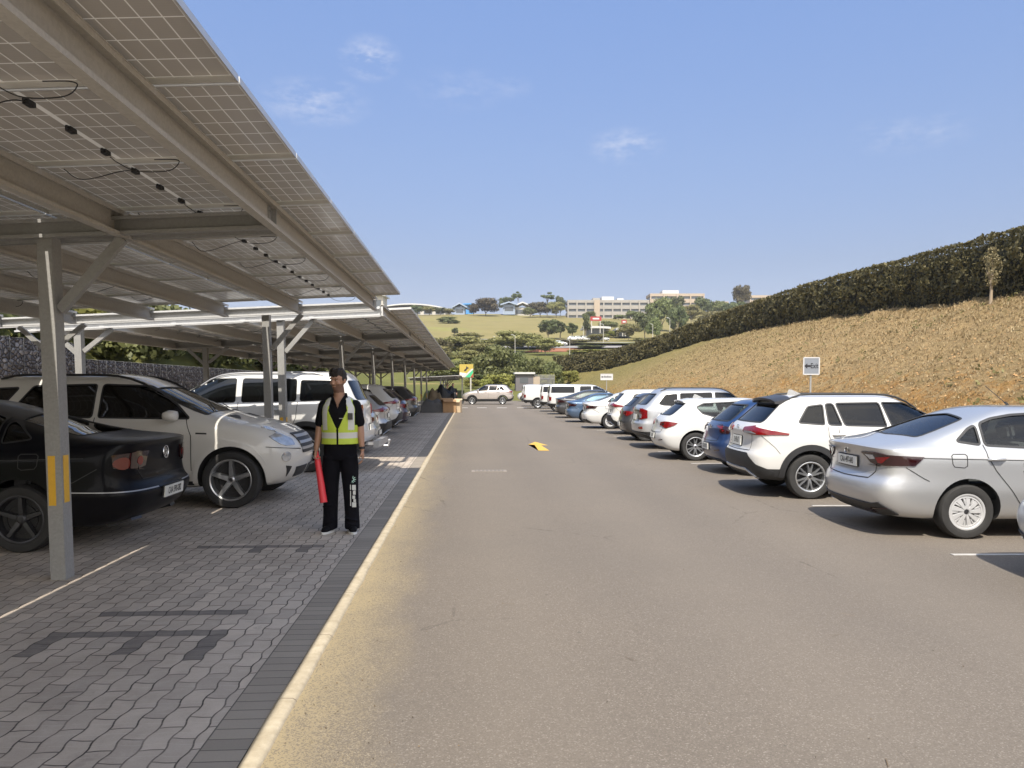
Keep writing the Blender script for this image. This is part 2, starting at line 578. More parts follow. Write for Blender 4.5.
WHEELS = {}
def wheel_meshes(style, r, rr, wd):
    key = (style, r, rr, wd)
    if key in WHEELS: return WHEELS[key]
    h = wd / 2
    bm = bmesh.new()
    prof = [(rr-.012, -h*.86), (rr+.004, -h*.98), (rr+.35*(r-rr), -h*1.06), (rr+.8*(r-rr), -h*1.0), (r-.006, -h*.80), (r, -h*.6)]
    for i in range(1, 6):
        a = -h*.6 + h*1.2*i/6
        prof += [(r, a-.004), (r-.008, a-.003), (r-.008, a+.003), (r, a+.004)]
    prof += [(r, h*.6), (r-.006, h*.8), (rr+.8*(r-rr), h), (rr, h*.95), (rr-.012, h*.8)]
    lathe(bm, prof, 48)
    ty = bpy.data.meshes.new('tyre'); bm.to_mesh(ty); bm.free(); ty.materials.append(M_tyre); smooth(ty, 35)
    bm = bmesh.new()                                   # outer face looks to -Y
    lathe(bm, [(rr+.004, -h*.92), (rr-.008, -h*.96), (rr-.022, -h*.90), (rr-.030, -h*.5), (rr-.04, h*.8)], 48, 0)
    back = -h * .30
    disc(bm, (0, back+.02, 0), rr-.03, 40, 'y', 1)
    lathe(bm, [(.0, back-.03), (.0, back-.03)], 4, 1) if False else None
    lathe(bm, [(rr*.62, back-.012), (rr*.62, back), ], 32, 2)
    def spoke(a0, r0, r1, w0, w1, f0, f1, skew=0.0, mi=0, dep=.03):
        vs = []
        for (rad, ww, yy, sk) in ((r0, w0, f0, 0), ((r0+r1)/2, (w0+w1)/2, (f0+f1)/2 - .006, skew/2), (r1, w1, f1, skew)):
            c, s_ = math.cos(a0 + sk), math.sin(a0 + sk)
            t = Vector((-s_, 0, c)); cpt = Vector((c*rad, 0, s_*rad))
            vs.append([bm.verts.new(cpt + t*ww/2 + Vector((0, yy+dep, 0))), bm.verts.new(cpt + t*ww/2*.7 + Vector((0, yy, 0))),
                       bm.verts.new(cpt - t*ww/2*.7 + Vector((0, yy, 0))), bm.verts.new(cpt - t*ww/2 + Vector((0, yy+dep, 0)))])
        for p, q in zip(vs, vs[1:]):
            for i in range(3):
                bm.faces.new((p[i], q[i], q[i+1], p[i+1])).material_index = mi
    fo = -h*.72; fi = -h*.60
    if style == 'five':
        for k in range(5): spoke(PI/2 + 2*PI*k/5, .035, rr-.018, .085, .062, fi, fo, dep=.045)
    elif style == 'dark':
        for k in range(5): spoke(PI/2 + 2*PI*k/5, .035, rr-.018, .06, .045, fi, fo, dep=.045)
    elif style == 'ten':
        for k in range(5):
            for d in (-.17, .17): spoke(PI/2 + 2*PI*k/5 + d, .04, rr-.02, .035, .035, fi, fo)
    elif style == 'cap':
        for k in range(9):
            a = 2*PI*k/9
            spoke(a, .03, rr-.03, .030, .078, fo-.012, fo-.004, .10, dep=.02)
            spoke(a + .35, rr*.45, rr-.035, .012, .030, fo-.010, fo-.004, .05, dep=.02)
        lathe(bm, [(rr-.014, fo-.006), (rr-.045, fo-.012), (rr-.05, fo+.01)], 40, 0)
    elif style == 'twin':
        for k in range(6):
            a = PI/2 + 2*PI*k/6
            for d in (-.13, .13):
                spoke(a + d, .045, rr-.02, .04, .022, fi, fo, d * .6)
    lathe(bm, [(.002, fi-.014), (.036, fi-.012), (.05, fi), (.055, fi+.03)], 20, 0)
    lathe(bm, [(.001, fi-.0165), (.024, fi-.016), (.026, fi-.012)], 16, 2)
    ri = bpy.data.meshes.new('rim'); bmesh.ops.recalc_face_normals(bm, faces=bm.faces)
    bm.to_mesh(ri); bm.free()
    main = M_hubcap if style == 'cap' else (M_darkalloy if style == 'dark' else M_alloy)
    for m_ in (main, M_interior, M_darkalloy): ri.materials.append(m_)
    smooth(ri, 40)
    WHEELS[key] = (ty, ri)
    return WHEELS[key]

def prism(outline, axis, lo, hi, mat):
    bm = bmesh.new()
    def P(u, v, t):
        return {'y': (u, t, v), 'x': (t, u, v), 'z': (u, v, t)}[axis]
    a = [bm.verts.new(P(u, v, lo)) for u, v in outline]
    b = [bm.verts.new(P(u, v, hi)) for u, v in outline]
    bm.faces.new(a); bm.faces.new(b[::-1])
    n = len(a)
    for i in range(n): bm.faces.new((a[i], b[i], b[(i+1) % n], a[(i+1) % n]))
    bmesh.ops.recalc_face_normals(bm, faces=bm.faces)
    me = bpy.data.meshes.new('cutter'); bm.to_mesh(me); bm.free(); me.materials.append(mat)
    return me
def circle(cx, cz, r, n=40, a0=0, a1=2*PI):
    return [(cx + r*math.cos(a0 + (a1-a0)*k/n), cz + r*math.sin(a0 + (a1-a0)*k/n)) for k in range(n)]

def build_car(sp, name, label, cat, detail=2, group=None):
    """sp: dict of the car's measurements. Local frame: x from the rear bumper (0) to the nose (L), z up."""
    L, W = sp['L'], sp['W']
    pm = sp['paint']
    root = thing(name, label, cat, group=group)
    rings = sp['rings']
    mats = [pm, sp.get('lower', M_black), M_interior]
    cg = cage(rings, mats, black_rings=sp.get('black_rings', 0))
    cutters = []
    for xw in sp['wheels']:
        cutters.append(prism(circle(xw, sp['r'] + .012, sp['arch']), 'y', -W, -W/2 + .27, M_interior))
        cutters.append(prism(circle(xw, sp['r'] + .012, sp['arch']), 'y', W/2 - .27, W, M_interior))
    see = sp.get('hollow', detail >= 1)
    sidew = [round_poly(p, sp.get('wr', .04)) for p in sp['side_windows']]
    rw = round_poly(sp['rear_window'][1], .05); fw = round_poly(sp['windscreen'], .06)
    if see:
        cav = cage([r_ for r_ in rings], [M_interior], inset=.05, zfloor=.42, name='cavity')
        # subdivide the cavity the same way
        o = bpy.data.objects.new('c', cav); C.objects.link(o)
        md = o.modifiers.new('s', 'SUBSURF'); md.levels = 2
        bpy.context.view_layer.update()
        cavm = bpy.data.meshes.new_from_object(o.evaluated_get(bpy.context.evaluated_depsgraph_get()))
        bpy.data.objects.remove(o)
        # keep the cavity to the cabin
        x0, x1 = sp['cabin']
        bmc = bmesh.new(); bmc.from_mesh(cavm)
        for co, no in (((x0, 0, 0), (-1, 0, 0)), ((x1, 0, 0), (1, 0, 0))):
            r_ = bmesh.ops.bisect_plane(bmc, geom=bmc.verts[:] + bmc.edges[:] + bmc.faces[:], plane_co=co, plane_no=no, clear_outer=True)
            ed = [e for e in r_['geom_cut'] if isinstance(e, bmesh.types.BMEdge)]
            bmesh.ops.holes_fill(bmc, edges=[e for e in bmc.edges if len(e.link_faces) == 1])
        bmesh.ops.recalc_face_normals(bmc, faces=bmc.faces)
        for f in bmc.faces: f.material_index = 0
        bmc.to_mesh(cavm); bmc.free()
        cutters.append(cavm)
        for p in sidew: cutters.append(prism(p, 'y', -W, W, M_black))
        if sp['rear_window'][0] == 'back': cutters.append(prism(rw, 'x', -1, sp['cabin'][0] + .55, M_black))
        else: cutters.append(prism(rw, 'z', sp.get('rw_z', .95), 2.6, M_black))
        cutters.append(prism([(u, v) for u, v in fw], 'z', sp.get('fw_z', .98), 2.6, M_black))
    full, cut = sub_mesh(cg, mats, 2, cutters)
    smooth(cut, 38)
    body = obj('body', cut, [pm], root)
    sk = Skin(full, L, W)
    bpy.data.meshes.remove(full)
    # panes and their black surrounds
    G = sp.get('glass', [G_mid] * 3)
    goff = -.010 if see else .002
    def pane(nm, how, poly, g):
        b = sk.patch(how, poly, goff, .003, .07)
        w = obj(nm, b, g, root, 30)
        if detail >= 1:
            b = sk.strip(how, poly, sp.get('trim_w', .03), .0015, .003, True)
            obj('window_seal', b, sp.get('trim', M_black), w, 30)
    sides = ('R', 'L')
    for how in sides:
        for i, p in enumerate(sidew):
            pane('side_window', how, p, G[min(i, len(G)-1)])
    pane('rear_window', sp['rear_window'][0], rw, sp.get('rear_glass', G[0]))
    pane('windscreen', 'top', fw, sp.get('front_glass', G_mid))
    # wheels
    ty, ri = wheel_meshes(sp['style'], sp['r'], sp['rr'], sp.get('tw', .21))
    for xw in sp['wheels']:
        for sg in (-1, 1):
            w = bpy.data.objects.new('wheel', None); C.objects.link(w); w.parent = root
            w.location = (xw, sg * (W/2 - .12), sp['r']); w.empty_display_size = .1
            if sg == 1: w.rotation_euler = (0, 0, PI)
            for nm, me in (('tyre', ty), ('rim', ri)):
                o = bpy.data.objects.new(nm, me); C.objects.link(o); o.parent = w
    # tail lamps, head lamps
    for tl in sp.get('tails', ()):
        for sd in ('L', 'R'):
            pm_ = tl.get('mat', M_red)
            t = obj('tail_light', sk.patch('bc:' + sd, tl['p'], .002, tl.get('th', .014), .05, rnd=.02), pm_, root, 40)
            for sub in tl.get('sub', ()):
                obj(sub[0], sk.patch('bc:' + sd, sub[2], .0165, .004, .05, rnd=.012), sub[1], t, 40)
    for p in sp.get('heads', ()):
        for sd in ('L', 'R'):
            h = obj('headlight', sk.patch('fc:' + sd, p, .001, .010, .05, rnd=.02), sp.get('head_mat', M_clear), root, 40)
    def many(nm, items, mat, how='R', parent=root, w=.008, off=.0015, th=.0015, closed=False):
        bm = bmesh.new()
        for it in items: sk.strip(how, it, w, off, th, closed, bm=bm)
        return obj(nm, bm, mat, parent)
    # door gaps etc. on both sides
    if detail >= 1:
        for how in sides:
            many('door_gap', sp.get('seams', []), M_seam, how, w=.009)
            if sp.get('side_dark'):
                bm = bmesh.new()
                for p in sp['side_dark']: sk.patch(how, p, .002, .006, .08, bm=bm)
                obj('side_cladding', bm, M_black, root, 40)
            if sp.get('arch_w'):
                for xw in sp['wheels']:
                    zc = sp['r'] + .012; a_ = sp['arch']
                    lo = math.asin(max(-1, min(1, (sp.get('arch_z', .30) - zc) / (a_ + .03))))
                    pts = [(xw + (a_ + sp['arch_w']/2 - .004) * math.cos(lo + (PI - 2*lo) * k / 24), zc + (a_ + sp['arch_w']/2 - .004) * math.sin(lo + (PI - 2*lo) * k / 24)) for k in range(25)]
                    b = sk.strip(how, pts, sp['arch_w'], .001, sp.get('arch_th', .014))
                    obj('wheel_arch_trim', b, sp.get('arch_mat', M_black), root, 40)
            for hx, hz in sp.get('handles', ()):
                p, nrm = sk.map(how, hx, hz)
                bm = bmesh.new(); sy = -1 if how == 'R' else 1
                tube(bm, [p + Vector((-.10, 0, 0)), p + Vector((-.075, sy*.035, .004)), p + Vector((.03, sy*.038, .006)), p + Vector((.09, 0, .002))], [.012, .014, .015, .012], 8)
                for v in bm.verts: v.co.z = p.z + (v.co.z - p.z) * 1.25
                obj('door_handle', bm, sp.get('handle_mat', pm), root, 60)
    for how in sides:
        if 'mirror' in sp:
            mx_, mz = sp['mirror']
            p, nrm = sk.map(how, mx_, mz); sy = -1 if how == 'R' else 1
            bm = bmesh.new()
            box(bm, (-1, -1, -1), (1, 1, 1))
            bmesh.ops.subdivide_edges(bm, edges=bm.edges[:], cuts=3, use_grid_fill=True)
            for v in bm.verts:
                q = Vector(v.co); nn = q.normalized() * 1.35
                q = q * .45 + nn * .55
                x, y, z = q
                sx = 1 if x > 0 else .45
                tpr = 1 - .25 * max(0, y)
                v.co = Vector((p.x + .02 + x*.085*sx + max(0, y)*-.02, p.y + sy*(.14 + y*.105), p.z + .055 + z*.062*tpr))
            tube(bm, [p + Vector((.0, 0, 0)), p + Vector((.02, sy*.10, .03))], .022, 6, 1)
            for f in bm.faces: f.smooth = True
            mr = obj('mirror', bm, [sp.get('mirror_mat', pm), M_black], root)
    # number plates
    if 'plate' in sp:
        how = 'back'; y0, z0, pw, ph, txt = sp['plate']
        p, nrm = sk.map('back', y0, z0)
        tilt = math.atan2(nrm.z, -nrm.x)
        pl = bmesh.new(); box(pl, (-.012, -pw/2, -ph/2), (.0, pw/2, ph/2), 0)
        fr_ = bmesh.new()
        po = obj('number_plate', pl, [sp.get('plate_mat', M_plate)], root)
        po.location = p + nrm * .012; po.rotation_euler = (0, tilt * .8, 0)
        box(fr_, (.001, -pw/2-.012, -ph/2-.012), (.016, pw/2+.012, ph/2+.012), 0)
        obj('plate_holder', fr_, M_black, po)
        if detail >= 1 and txt:
            tm = text_mesh(txt, ph*.88, .0, sx=min(1.0, .78 * pw / (len(txt) * ph * .5)), bold=.0015)
            tm.materials.append(M_ink)
            to = obj('plate_lettering', tm, M_ink, po)
            to.location = (-.0145, 0, 0); to.rotation_euler = (R(90), 0, R(-90))
    # anything more on the skin: (name, how, kind, points, width/thickness, material)
    for ex in sp.get('extras', ()):
        nm, how, kind, pts, wv, mat = ex[:6]
        hows = [how]
        if how in ('R', 'side'): hows = ['R', 'L'] if how == 'side' else ['R']
        if how == 'bc': hows = ['bc:L', 'bc:R']
        if how == 'fc': hows = ['fc:L', 'fc:R']
        for h_ in hows:
            if kind == 'patch': b = sk.patch(h_, pts, ex[6] if len(ex) > 6 else .002, wv, .06, rnd=.015)
            else: b = sk.strip(h_, pts, wv, .001, ex[6] if len(ex) > 6 else .004)
            obj(nm, b, mat, root, 40)
    # cabin
    if see:
        seat_bm = seat_mesh()
        z0 = sp.get('seat_z', .42)
        for (sx, sy) in sp.get('seats', ()):
            s_ = bpy.data.objects.new('seat', seat_bm); C.objects.link(s_); s_.parent = root
            s_.location = (sx, sy, z0)
        bm = bmesh.new()
        bw = W - .42
        xb = sp['rear_bench']
        box(bm, (xb, -bw/2, z0), (xb + .5, bw/2, z0 + .18)); box(bm, (xb - .12, -bw/2, z0 + .1), (xb + .04, bw/2, z0 + .56))
        for yy in (-.4, .4): box(bm, (xb - .10, yy - .12, z0 + .57), (xb - .01, yy + .12, z0 + .74))
        bmesh.ops.bevel(bm, geom=bm.edges[:], offset=.03, segments=2, affect='EDGES')
        obj('rear_bench', bm, M_seat, root, 50)
        bm = bmesh.new()
        dx = sp['dash']
        box(bm, (dx, -W/2 + .17, .6), (dx + .30, W/2 - .17, .93))
        bmesh.ops.bevel(bm, geom=bm.edges[:], offset=.05, segments=2, affect='EDGES')
        obj('dashboard', bm, M_interior, root, 50)
        bm = bmesh.new()
        c = Vector((dx - .12, -.36, .88))
        tube(bm, [c + Vector((math.sin(R(25))*-.18*math.sin(t), .18*math.cos(t), .18*math.sin(t)*math.cos(R(25)))) for t in [2*PI*k/20 for k in range(21)]], .014, 6, cap=False)
        bar(bm, c + Vector((0, -.17, 0)), c + Vector((0, .17, 0)), .02, .04); bar(bm, c, (dx + .1, -.36, .80), .05, .05)
        obj('steering_wheel', bm, M_interior, root, 50)
    return root, sk

M_seat = plain('grey_seat_fabric', (.06, .06, .062), .9, vary=.2)
_seat = []
def seat_mesh():
    if _seat: return _seat[0]
    bm = bmesh.new()
    box(bm, (-.02, -.24, .0), (.48, .24, .20))
    m = Matrix.Rotation(R(-14), 4, 'Y')
    box(bm, (-.10, -.24, .12), (.04, .24, .66), 0, m)
    box(bm, (-.10, -.13, .71), (-.01, .13, .89), 0, m)
    bmesh.ops.bevel(bm, geom=bm.edges[:], offset=.035, segments=2, affect='EDGES')
    me = bpy.data.meshes.new('seat'); bm.to_mesh(me); bm.free(); me.materials.append(M_seat); smooth(me, 50)
    _seat.append(me)
    return me

def park(root, X, Y, head, z=0.0, sc=1.0):
    """put the middle of the car's rear bumper at (X, Y); head is the direction its nose points in"""
    root.location = (X, Y, z)
    root.scale = (sc, sc, sc)
    root.rotation_euler = (0, 0, head)
# ------------------------------------------------------------------ the cars' measurements
P_silver = paint('silver_paint', (.52, .525, .53), .6, .34, .10)
P_white = paint('white_paint', (.60, .60, .585), 0, .35, .18)
P_pearl = paint('pearl_white_paint', (.60, .592, .57), .0, .32, .18)
P_cream = paint('cream_white_paint', (.68, .66, .61), 0, .4, .16)
P_blue = paint('deep_blue_paint', (.003, .028, .105), .15, .3, .10)
P_black = paint('black_paint', (.003, .0035, .006), 0, .3, .03)
for _n in P_black.node_tree.nodes:
    if _n.type == 'BSDF_PRINCIPLED': _n.inputs['Coat Weight'].default_value = .10; _n.inputs['Specular IOR Level'].default_value = .08
P_darkgrey = paint('dark_grey_paint', (.045, .047, .052), .4, .32, .12)
P_beige = paint('pale_gold_paint', (.46, .41, .37), .45, .36, .15)
P_steel = paint('steel_blue_paint', (.06, .11, .19), .4, .32, .12)
P_plum = paint('plum_paint', (.05, .035, .06), .4, .32, .12)

def scale_spec(sp, L=None, W=None, H=None, **kw):
    """the same layout stretched to another length, width and height"""
    o = dict(sp)
    kx = (L or sp['L']) / sp['L']; ky = (W or sp['W']) / sp['W']; kz = (H or sp['H']) / sp['H']
    o['L'], o['W'], o['H'] = sp['L']*kx, sp['W']*ky, sp['H']*kz
    o['rings'] = [(a*kx, b*kz, c*kx, d*kz, e*ky) + tuple(
        {k: (v*kz if k in ('zm', 'crown') else v) for k, v in q.items()} for q in r[5:]) for r in sp['rings'] for (a, b, c, d, e) in [r[:5]]]
    xz = lambda P: [(u*kx, v*kz) for u, v in P]
    o['side_windows'] = [xz(p) for p in sp['side_windows']]
    h, p = sp['rear_window']
    o['rear_window'] = (h, [(u*(ky if h == 'back' else kx), v*(kz if h == 'back' else ky)) for u, v in p])
    o['windscreen'] = [(u*kx, v*ky) for u, v in sp['windscreen']]
    o['wheels'] = [x*kx for x in sp['wheels']]
    o['cabin'] = [x*kx for x in sp['cabin']]
    cor = lambda P: [(a, (b*ky if a == 'e' else b*kx), c*kz) for a, b, c in P]
    o['tails'] = [dict(t, p=cor(t['p']), sub=[(s[0], s[1], cor(s[2])) for s in t.get('sub', ())]) for t in sp.get('tails', ())]
    o['heads'] = [cor(p) for p in sp.get('heads', ())]
    o['seams'] = [xz(p) for p in sp.get('seams', ())]
    o['handles'] = xz(sp.get('handles', ()))
    o['side_dark'] = [xz(p) for p in sp.get('side_dark', ())]
    if 'mirror' in sp: o['mirror'] = (sp['mirror'][0]*kx, sp['mirror'][1]*kz)
    if 'plate' in sp:
        q = sp['plate']; o['plate'] = (q[0], q[1]*kz) + q[2:]
    o['seats'] = [(a*kx, b) for a, b in sp.get('seats', ())]
    o['rear_bench'] = sp['rear_bench']*kx; o['dash'] = sp['dash']*kx
    ex = []
    for e in sp.get('extras', ()):
        e = list(e)
        if e[1] in ('bc', 'fc'): e[3] = cor(e[3])
        elif e[1] in ('side', 'R'): e[3] = xz(e[3])
        elif e[1] == 'top': e[3] = [(u*kx, v*ky) for u, v in e[3]]
        else: e[3] = [(u*ky, v*kz) for u, v in e[3]]
        ex.append(tuple(e))
    o['extras'] = ex
    o.update(kw)
    return o

SEDAN = dict(L=4.42, W=1.72, H=1.47, paint=P_silver, r=.305, rr=.205, arch=.365, wheels=(1.06, 3.58), style='cap', tw=.19,
    rings=[(.50, .19, 4.12, .18, .72), (.16, .235, 4.30, .22, .80, {'cr': .2}), (.04, .34, 4.39, .36, .845), (.00, .52, 4.43, .52, .868, {'cr': .25}),
           (.035, .625, 4.42, .62, .862, {'cr': .35}), (.10, .70, 4.37, .72, .858), (.09, .90, 4.22, .82, .86, {'cr': .3}), (.03, 1.00, 4.08, .86, .835, {'zm': .93, 'cr': .45, 'crown': .02}),
           (.16, 1.04, 3.78, .93, .80, {'zm': .985, 'crown': .03}),
           (.58, 1.09, 3.32, 1.00, .755, {'zm': 1.03, 'crown': .02, 'cr': .1}), (1.36, 1.395, 2.52, 1.40, .60, {'crown': .02}), (1.62, 1.455, 2.36, 1.455, .46, {'crown': .01}), (1.80, 1.475, 2.28, 1.475, .2)],
    cabin=(.60, 3.05), rw_z=1.0, fw_z=1.0,
    side_windows=[[(.96, 1.085), (1.22, 1.045), (1.22, 1.262), (1.12, 1.215)],
                  [(1.27, 1.042), (2.08, 1.0), (2.08, 1.395), (1.66, 1.375), (1.42, 1.335), (1.27, 1.278)],
                  [(2.16, 1.0), (3.16, .985), (2.90, 1.13), (2.58, 1.33), (2.42, 1.395), (2.16, 1.40)]],
    rear_window=('top', [(.62, -.54), (.54, 0), (.62, .54), (1.20, .44), (1.27, 0), (1.20, -.44)]),
    windscreen=[(3.18, -.60), (3.27, 0), (3.18, .60), (2.52, .49), (2.57, 0), (2.52, -.49)],
    tails=[dict(p=[('e', .36, .945), ('e', .60, .955), ('s', .20, .935), ('s', .56, .915), ('s', .46, .82), ('s', .12, .805), ('e', .66, .80), ('e', .52, .83)], mat=M_darkred,
                sub=[('lamp_insert', M_red, [('e', .60, .90), ('e', .76, .915), ('s', .20, .88), ('s', .18, .835), ('e', .64, .835)]),
                     ('lamp_reflector', M_clear, [('e', .44, .925), ('e', .58, .93), ('e', .60, .88), ('e', .52, .87)])])],
    heads=[[('e', .42, .70), ('e', .62, .78), ('s', 4.10, .80), ('s', 4.02, .76), ('s', 4.2, .66), ('e', .6, .62), ('e', .45, .64)]],
    seams=[[(1.245, 1.05), (1.26, .92), (1.35, .77), (1.52, .56), (1.66, .36)], [(2.12, 1.0), (2.13, .3)], [(3.1, .97), (3.12, .85), (3.10, .32)],
           [(.86, .93), (.87, .84), (.89, .81), (1.00, .80), (1.03, .82), (1.03, .93), (1.01, .95), (.88, .95), (.86, .93)],
           [(.48, .905), (1.0, .895), (2.0, .875), (3.0, .86), (3.8, .83)], [(.37, .80), (.56, .68), (.62, .65)], ],
    handles=[(1.36, .89), (2.35, .875)], mirror=(2.98, .98),
    seats=[(2.0, -.36), (2.0, .36)], rear_bench=1.15, dash=2.85, trim=M_black, trim_w=.035,
    plate=(0, .815, .50, .115, 'CAA 497-043'), glass=[glass('clear_side_glass', (.74, .80, .77))], rear_glass=glass('sedan_rear_glass', (.50, .55, .55)),
    extras=[('bumper_lower_trim', 'bc', 'patch', [('e', .0, .375), ('e', .60, .375), ('s', .13, .40), ('s', .34, .27), ('s', .46, .20), ('e', .0, .20)], .012, M_black),
            ('reflector', 'bc', 'patch', [('e', .56, .325), ('e', .76, .345), ('s', .13, .29), ('e', .60, .285)], .006, M_darkred, .014),
            ('boot_lid_gap', 'bc', 'strip', [('e', 0, .64), ('e', .52, .655), ('e', .60, .74), ('e', .60, .80)], .010, M_seam),
            ])
SEDAN['trim_w'] = .024

SUV = dict(L=4.46, W=1.82, H=1.62, paint=P_pearl, r=.345, rr=.235, arch=.40, wheels=(.97, 3.56), style='twin', tw=.22, black_rings=2,
    rings=[(.50, .24, 4.10, .22, .78), (.16, .31, 4.32, .30, .885, {'cr': .3}), (.05, .46, 4.43, .44, .905, {'cr': .3}), (.03, .66, 4.46, .64, .91, {'cr': .3}),
           (.10, .76, 4.42, .78, .905), (.115, .90, 4.30, .90, .905, {'cr': .2}), (.09, 1.04, 4.12, .97, .885, {'cr': .4, 'zm': 1.02}), (.17, 1.12, 3.85, 1.02, .86, {'crown': .02, 'zm': 1.09}),
           (.24, 1.18, 3.42, 1.10, .80, {'cr': .1, 'zm': 1.15}), (.58, 1.50, 2.62, 1.49, .655, {'crown': .02}), (.72, 1.575, 2.42, 1.575, .55, {'crown': .02}), (1.0, 1.60, 2.2, 1.61, .25)],
    cabin=(.26, 3.15), rw_z=1.15, fw_z=1.12,
    side_windows=[[(.80, 1.17), (1.20, 1.14), (1.22, 1.45), (.98, 1.42)], [(1.26, 1.14), (1.47, 1.13), (1.38, 1.465), (1.26, 1.46)], [(1.51, 1.13), (2.16, 1.115), (2.10, 1.48), (1.42, 1.47)],
                  [(2.24, 1.11), (3.22, 1.08), (3.00, 1.20), (2.72, 1.40), (2.54, 1.475), (2.14, 1.485)]],
    rear_window=('back', [(-.64, 1.17), (.64, 1.17), (.54, 1.45), (-.54, 1.45)]),
    windscreen=[(3.28, -.62), (3.37, 0), (3.28, .62), (2.62, .54), (2.67, 0), (2.62, -.54)],
    tails=[dict(p=[('e', .30, 1.08), ('e', .60, 1.115), ('s', .20, 1.10), ('s', .64, 1.01), ('s', .62, .985), ('s', .2, .985), ('e', .62, .985), ('e', .30, 1.01)], mat=M_red,
                sub=[('reversing_lamp', M_clear, [('e', .34, 1.035), ('e', .60, 1.035), ('e', .72, 1.0), ('e', .34, 1.005)])])],
    heads=[[('e', .40, .80), ('e', .66, .88), ('s', 4.05, .93), ('s', 3.9, .90), ('s', 4.2, .80), ('e', .62, .74), ('e', .42, .74)]],
    seams=[[(1.24, 1.12), (1.24, .98), (1.30, .82), (1.42, .66), (1.50, .40)], [(2.18, 1.1), (2.20, .40)], [(3.16, 1.06), (3.18, .42)], [(1.40, 1.11), (1.40, 1.0)]],
    handles=[(1.40, .99), (2.40, .97)], mirror=(3.02, 1.08), arch_w=.09, arch_z=.34,
    side_dark=[[(1.20, .26), (3.15, .26), (3.15, .37), (1.20, .37)]],
    seats=[(2.05, -.38), (2.05, .38)], rear_bench=1.15, dash=2.9, trim_w=.02,
    plate=(0, .86, .44, .15, 'D 98 671'), glass=[G_tint], rear_glass=G_dark,
    extras=[('bumper_cladding', 'bc', 'patch', [('e', 0, .69), ('e', .56, .69), ('e', .70, .60), ('s', .16, .53), ('s', .42, .42), ('s', .45, .27), ('e', 0, .27)], .012, M_black),
            ('skid_plate', 'bc', 'strip', [('e', 0, .44), ('e', .50, .44), ('e', .66, .33)], .036, M_alloy, .03),
            ('tailgate_gap', 'bc', 'strip', [('e', 0, .725), ('e', .58, .735), ('e', .60, .98)], .008, M_seam),
            ('bumper_crease', 'bc', 'strip', [('s', .24, .97), ('s', .42, .80), ('s', .50, .70)], .006, M_seam),
            ])
HATCH = dict(L=4.32, W=1.765, H=1.43, paint=P_white, r=.32, rr=.225, arch=.37, wheels=(.83, 3.52), style='twin', tw=.22,
    rings=[(.46, .19, 4.02, .17, .75), (.14, .24, 4.20, .22, .84, {'cr': .2}), (.03, .36, 4.29, .36, .87), (.00, .55, 4.33, .54, .885, {'cr': .25}),
           (.05, .66, 4.31, .66, .88, {'cr': .3}), (.09, .78, 4.24, .76, .875), (.115, .90, 4.10, .82, .865, {'cr': .3}), (.20, .99, 3.85, .90, .835, {'zm': .96, 'crown': .02}),
           (.30, 1.05, 3.30, .985, .76, {'zm': 1.0, 'crown': .02, 'cr': .1}), (.66, 1.345, 2.50, 1.345, .60, {'crown': .02}), (.84, 1.405, 2.30, 1.405, .50, {'crown': .015}), (1.1, 1.42, 2.1, 1.43, .22)],
    cabin=(.34, 3.05), rw_z=1.0, fw_z=1.0,
    side_windows=[[(1.00, 1.07), (1.25, 1.0), (1.95, .99), (1.95, 1.345), (1.05, 1.30), (.88, 1.22)], [(2.03, .99), (3.12, .975), (2.88, 1.10), (2.58, 1.29), (2.40, 1.345), (2.03, 1.35)]],
    rear_window=('back', [(-.60, 1.03), (.60, 1.03), (.50, 1.29), (-.50, 1.29)]),
    windscreen=[(3.16, -.60), (3.25, 0), (3.16, .60), (2.50, .50), (2.55, 0), (2.50, -.50)],
    tails=[dict(p=[('e', .38, .86), ('e', .62, .885), ('s', .24, .885), ('s', .42, .86), ('s', .34, .80), ('s', .18, .735), ('e', .66, .75), ('e', .52, .785), ('e', .38, .79)], mat=M_red,
                sub=[('lamp_insert', M_darkred, [('e', .48, .83), ('e', .62, .85), ('e', .64, .80), ('e', .52, .80)])])],
    heads=[[('e', .40, .68), ('e', .66, .74), ('s', 4.0, .78), ('s', 3.95, .72), ('s', 4.15, .62), ('e', .6, .60), ('e', .42, .62)]],
    seams=[[(1.20, 1.0), (1.22, .88), (1.32, .70), (1.45, .5), (1.5, .3)], [(1.99, 1.0), (2.0, .28)], [(3.05, .96), (3.07, .3)]],
    handles=[(1.48, .86), (2.32, .85)], mirror=(2.95, .96),
    seats=[(1.95, -.37), (1.95, .37)], rear_bench=1.05, dash=2.8, trim_w=.022,
    plate=(0, .545, .44, .12, 'CA 582 914'), glass=[G_mid], rear_glass=G_dark,
    extras=[('bumper_lower_trim', 'bc', 'patch', [('e', 0, .30), ('e', .60, .30), ('s', .20, .27), ('s', .3, .2), ('e', 0, .2)], .012, M_black),
            ('tailgate_gap', 'bc', 'strip', [('e', 0, .625), ('e', .55, .64), ('e', .60, .75)], .008, M_seam),
            ('reflector', 'bc', 'patch', [('e', .48, .46), ('e', .70, .49), ('e', .70, .465), ('e', .48, .44)], .004, M_darkred)])
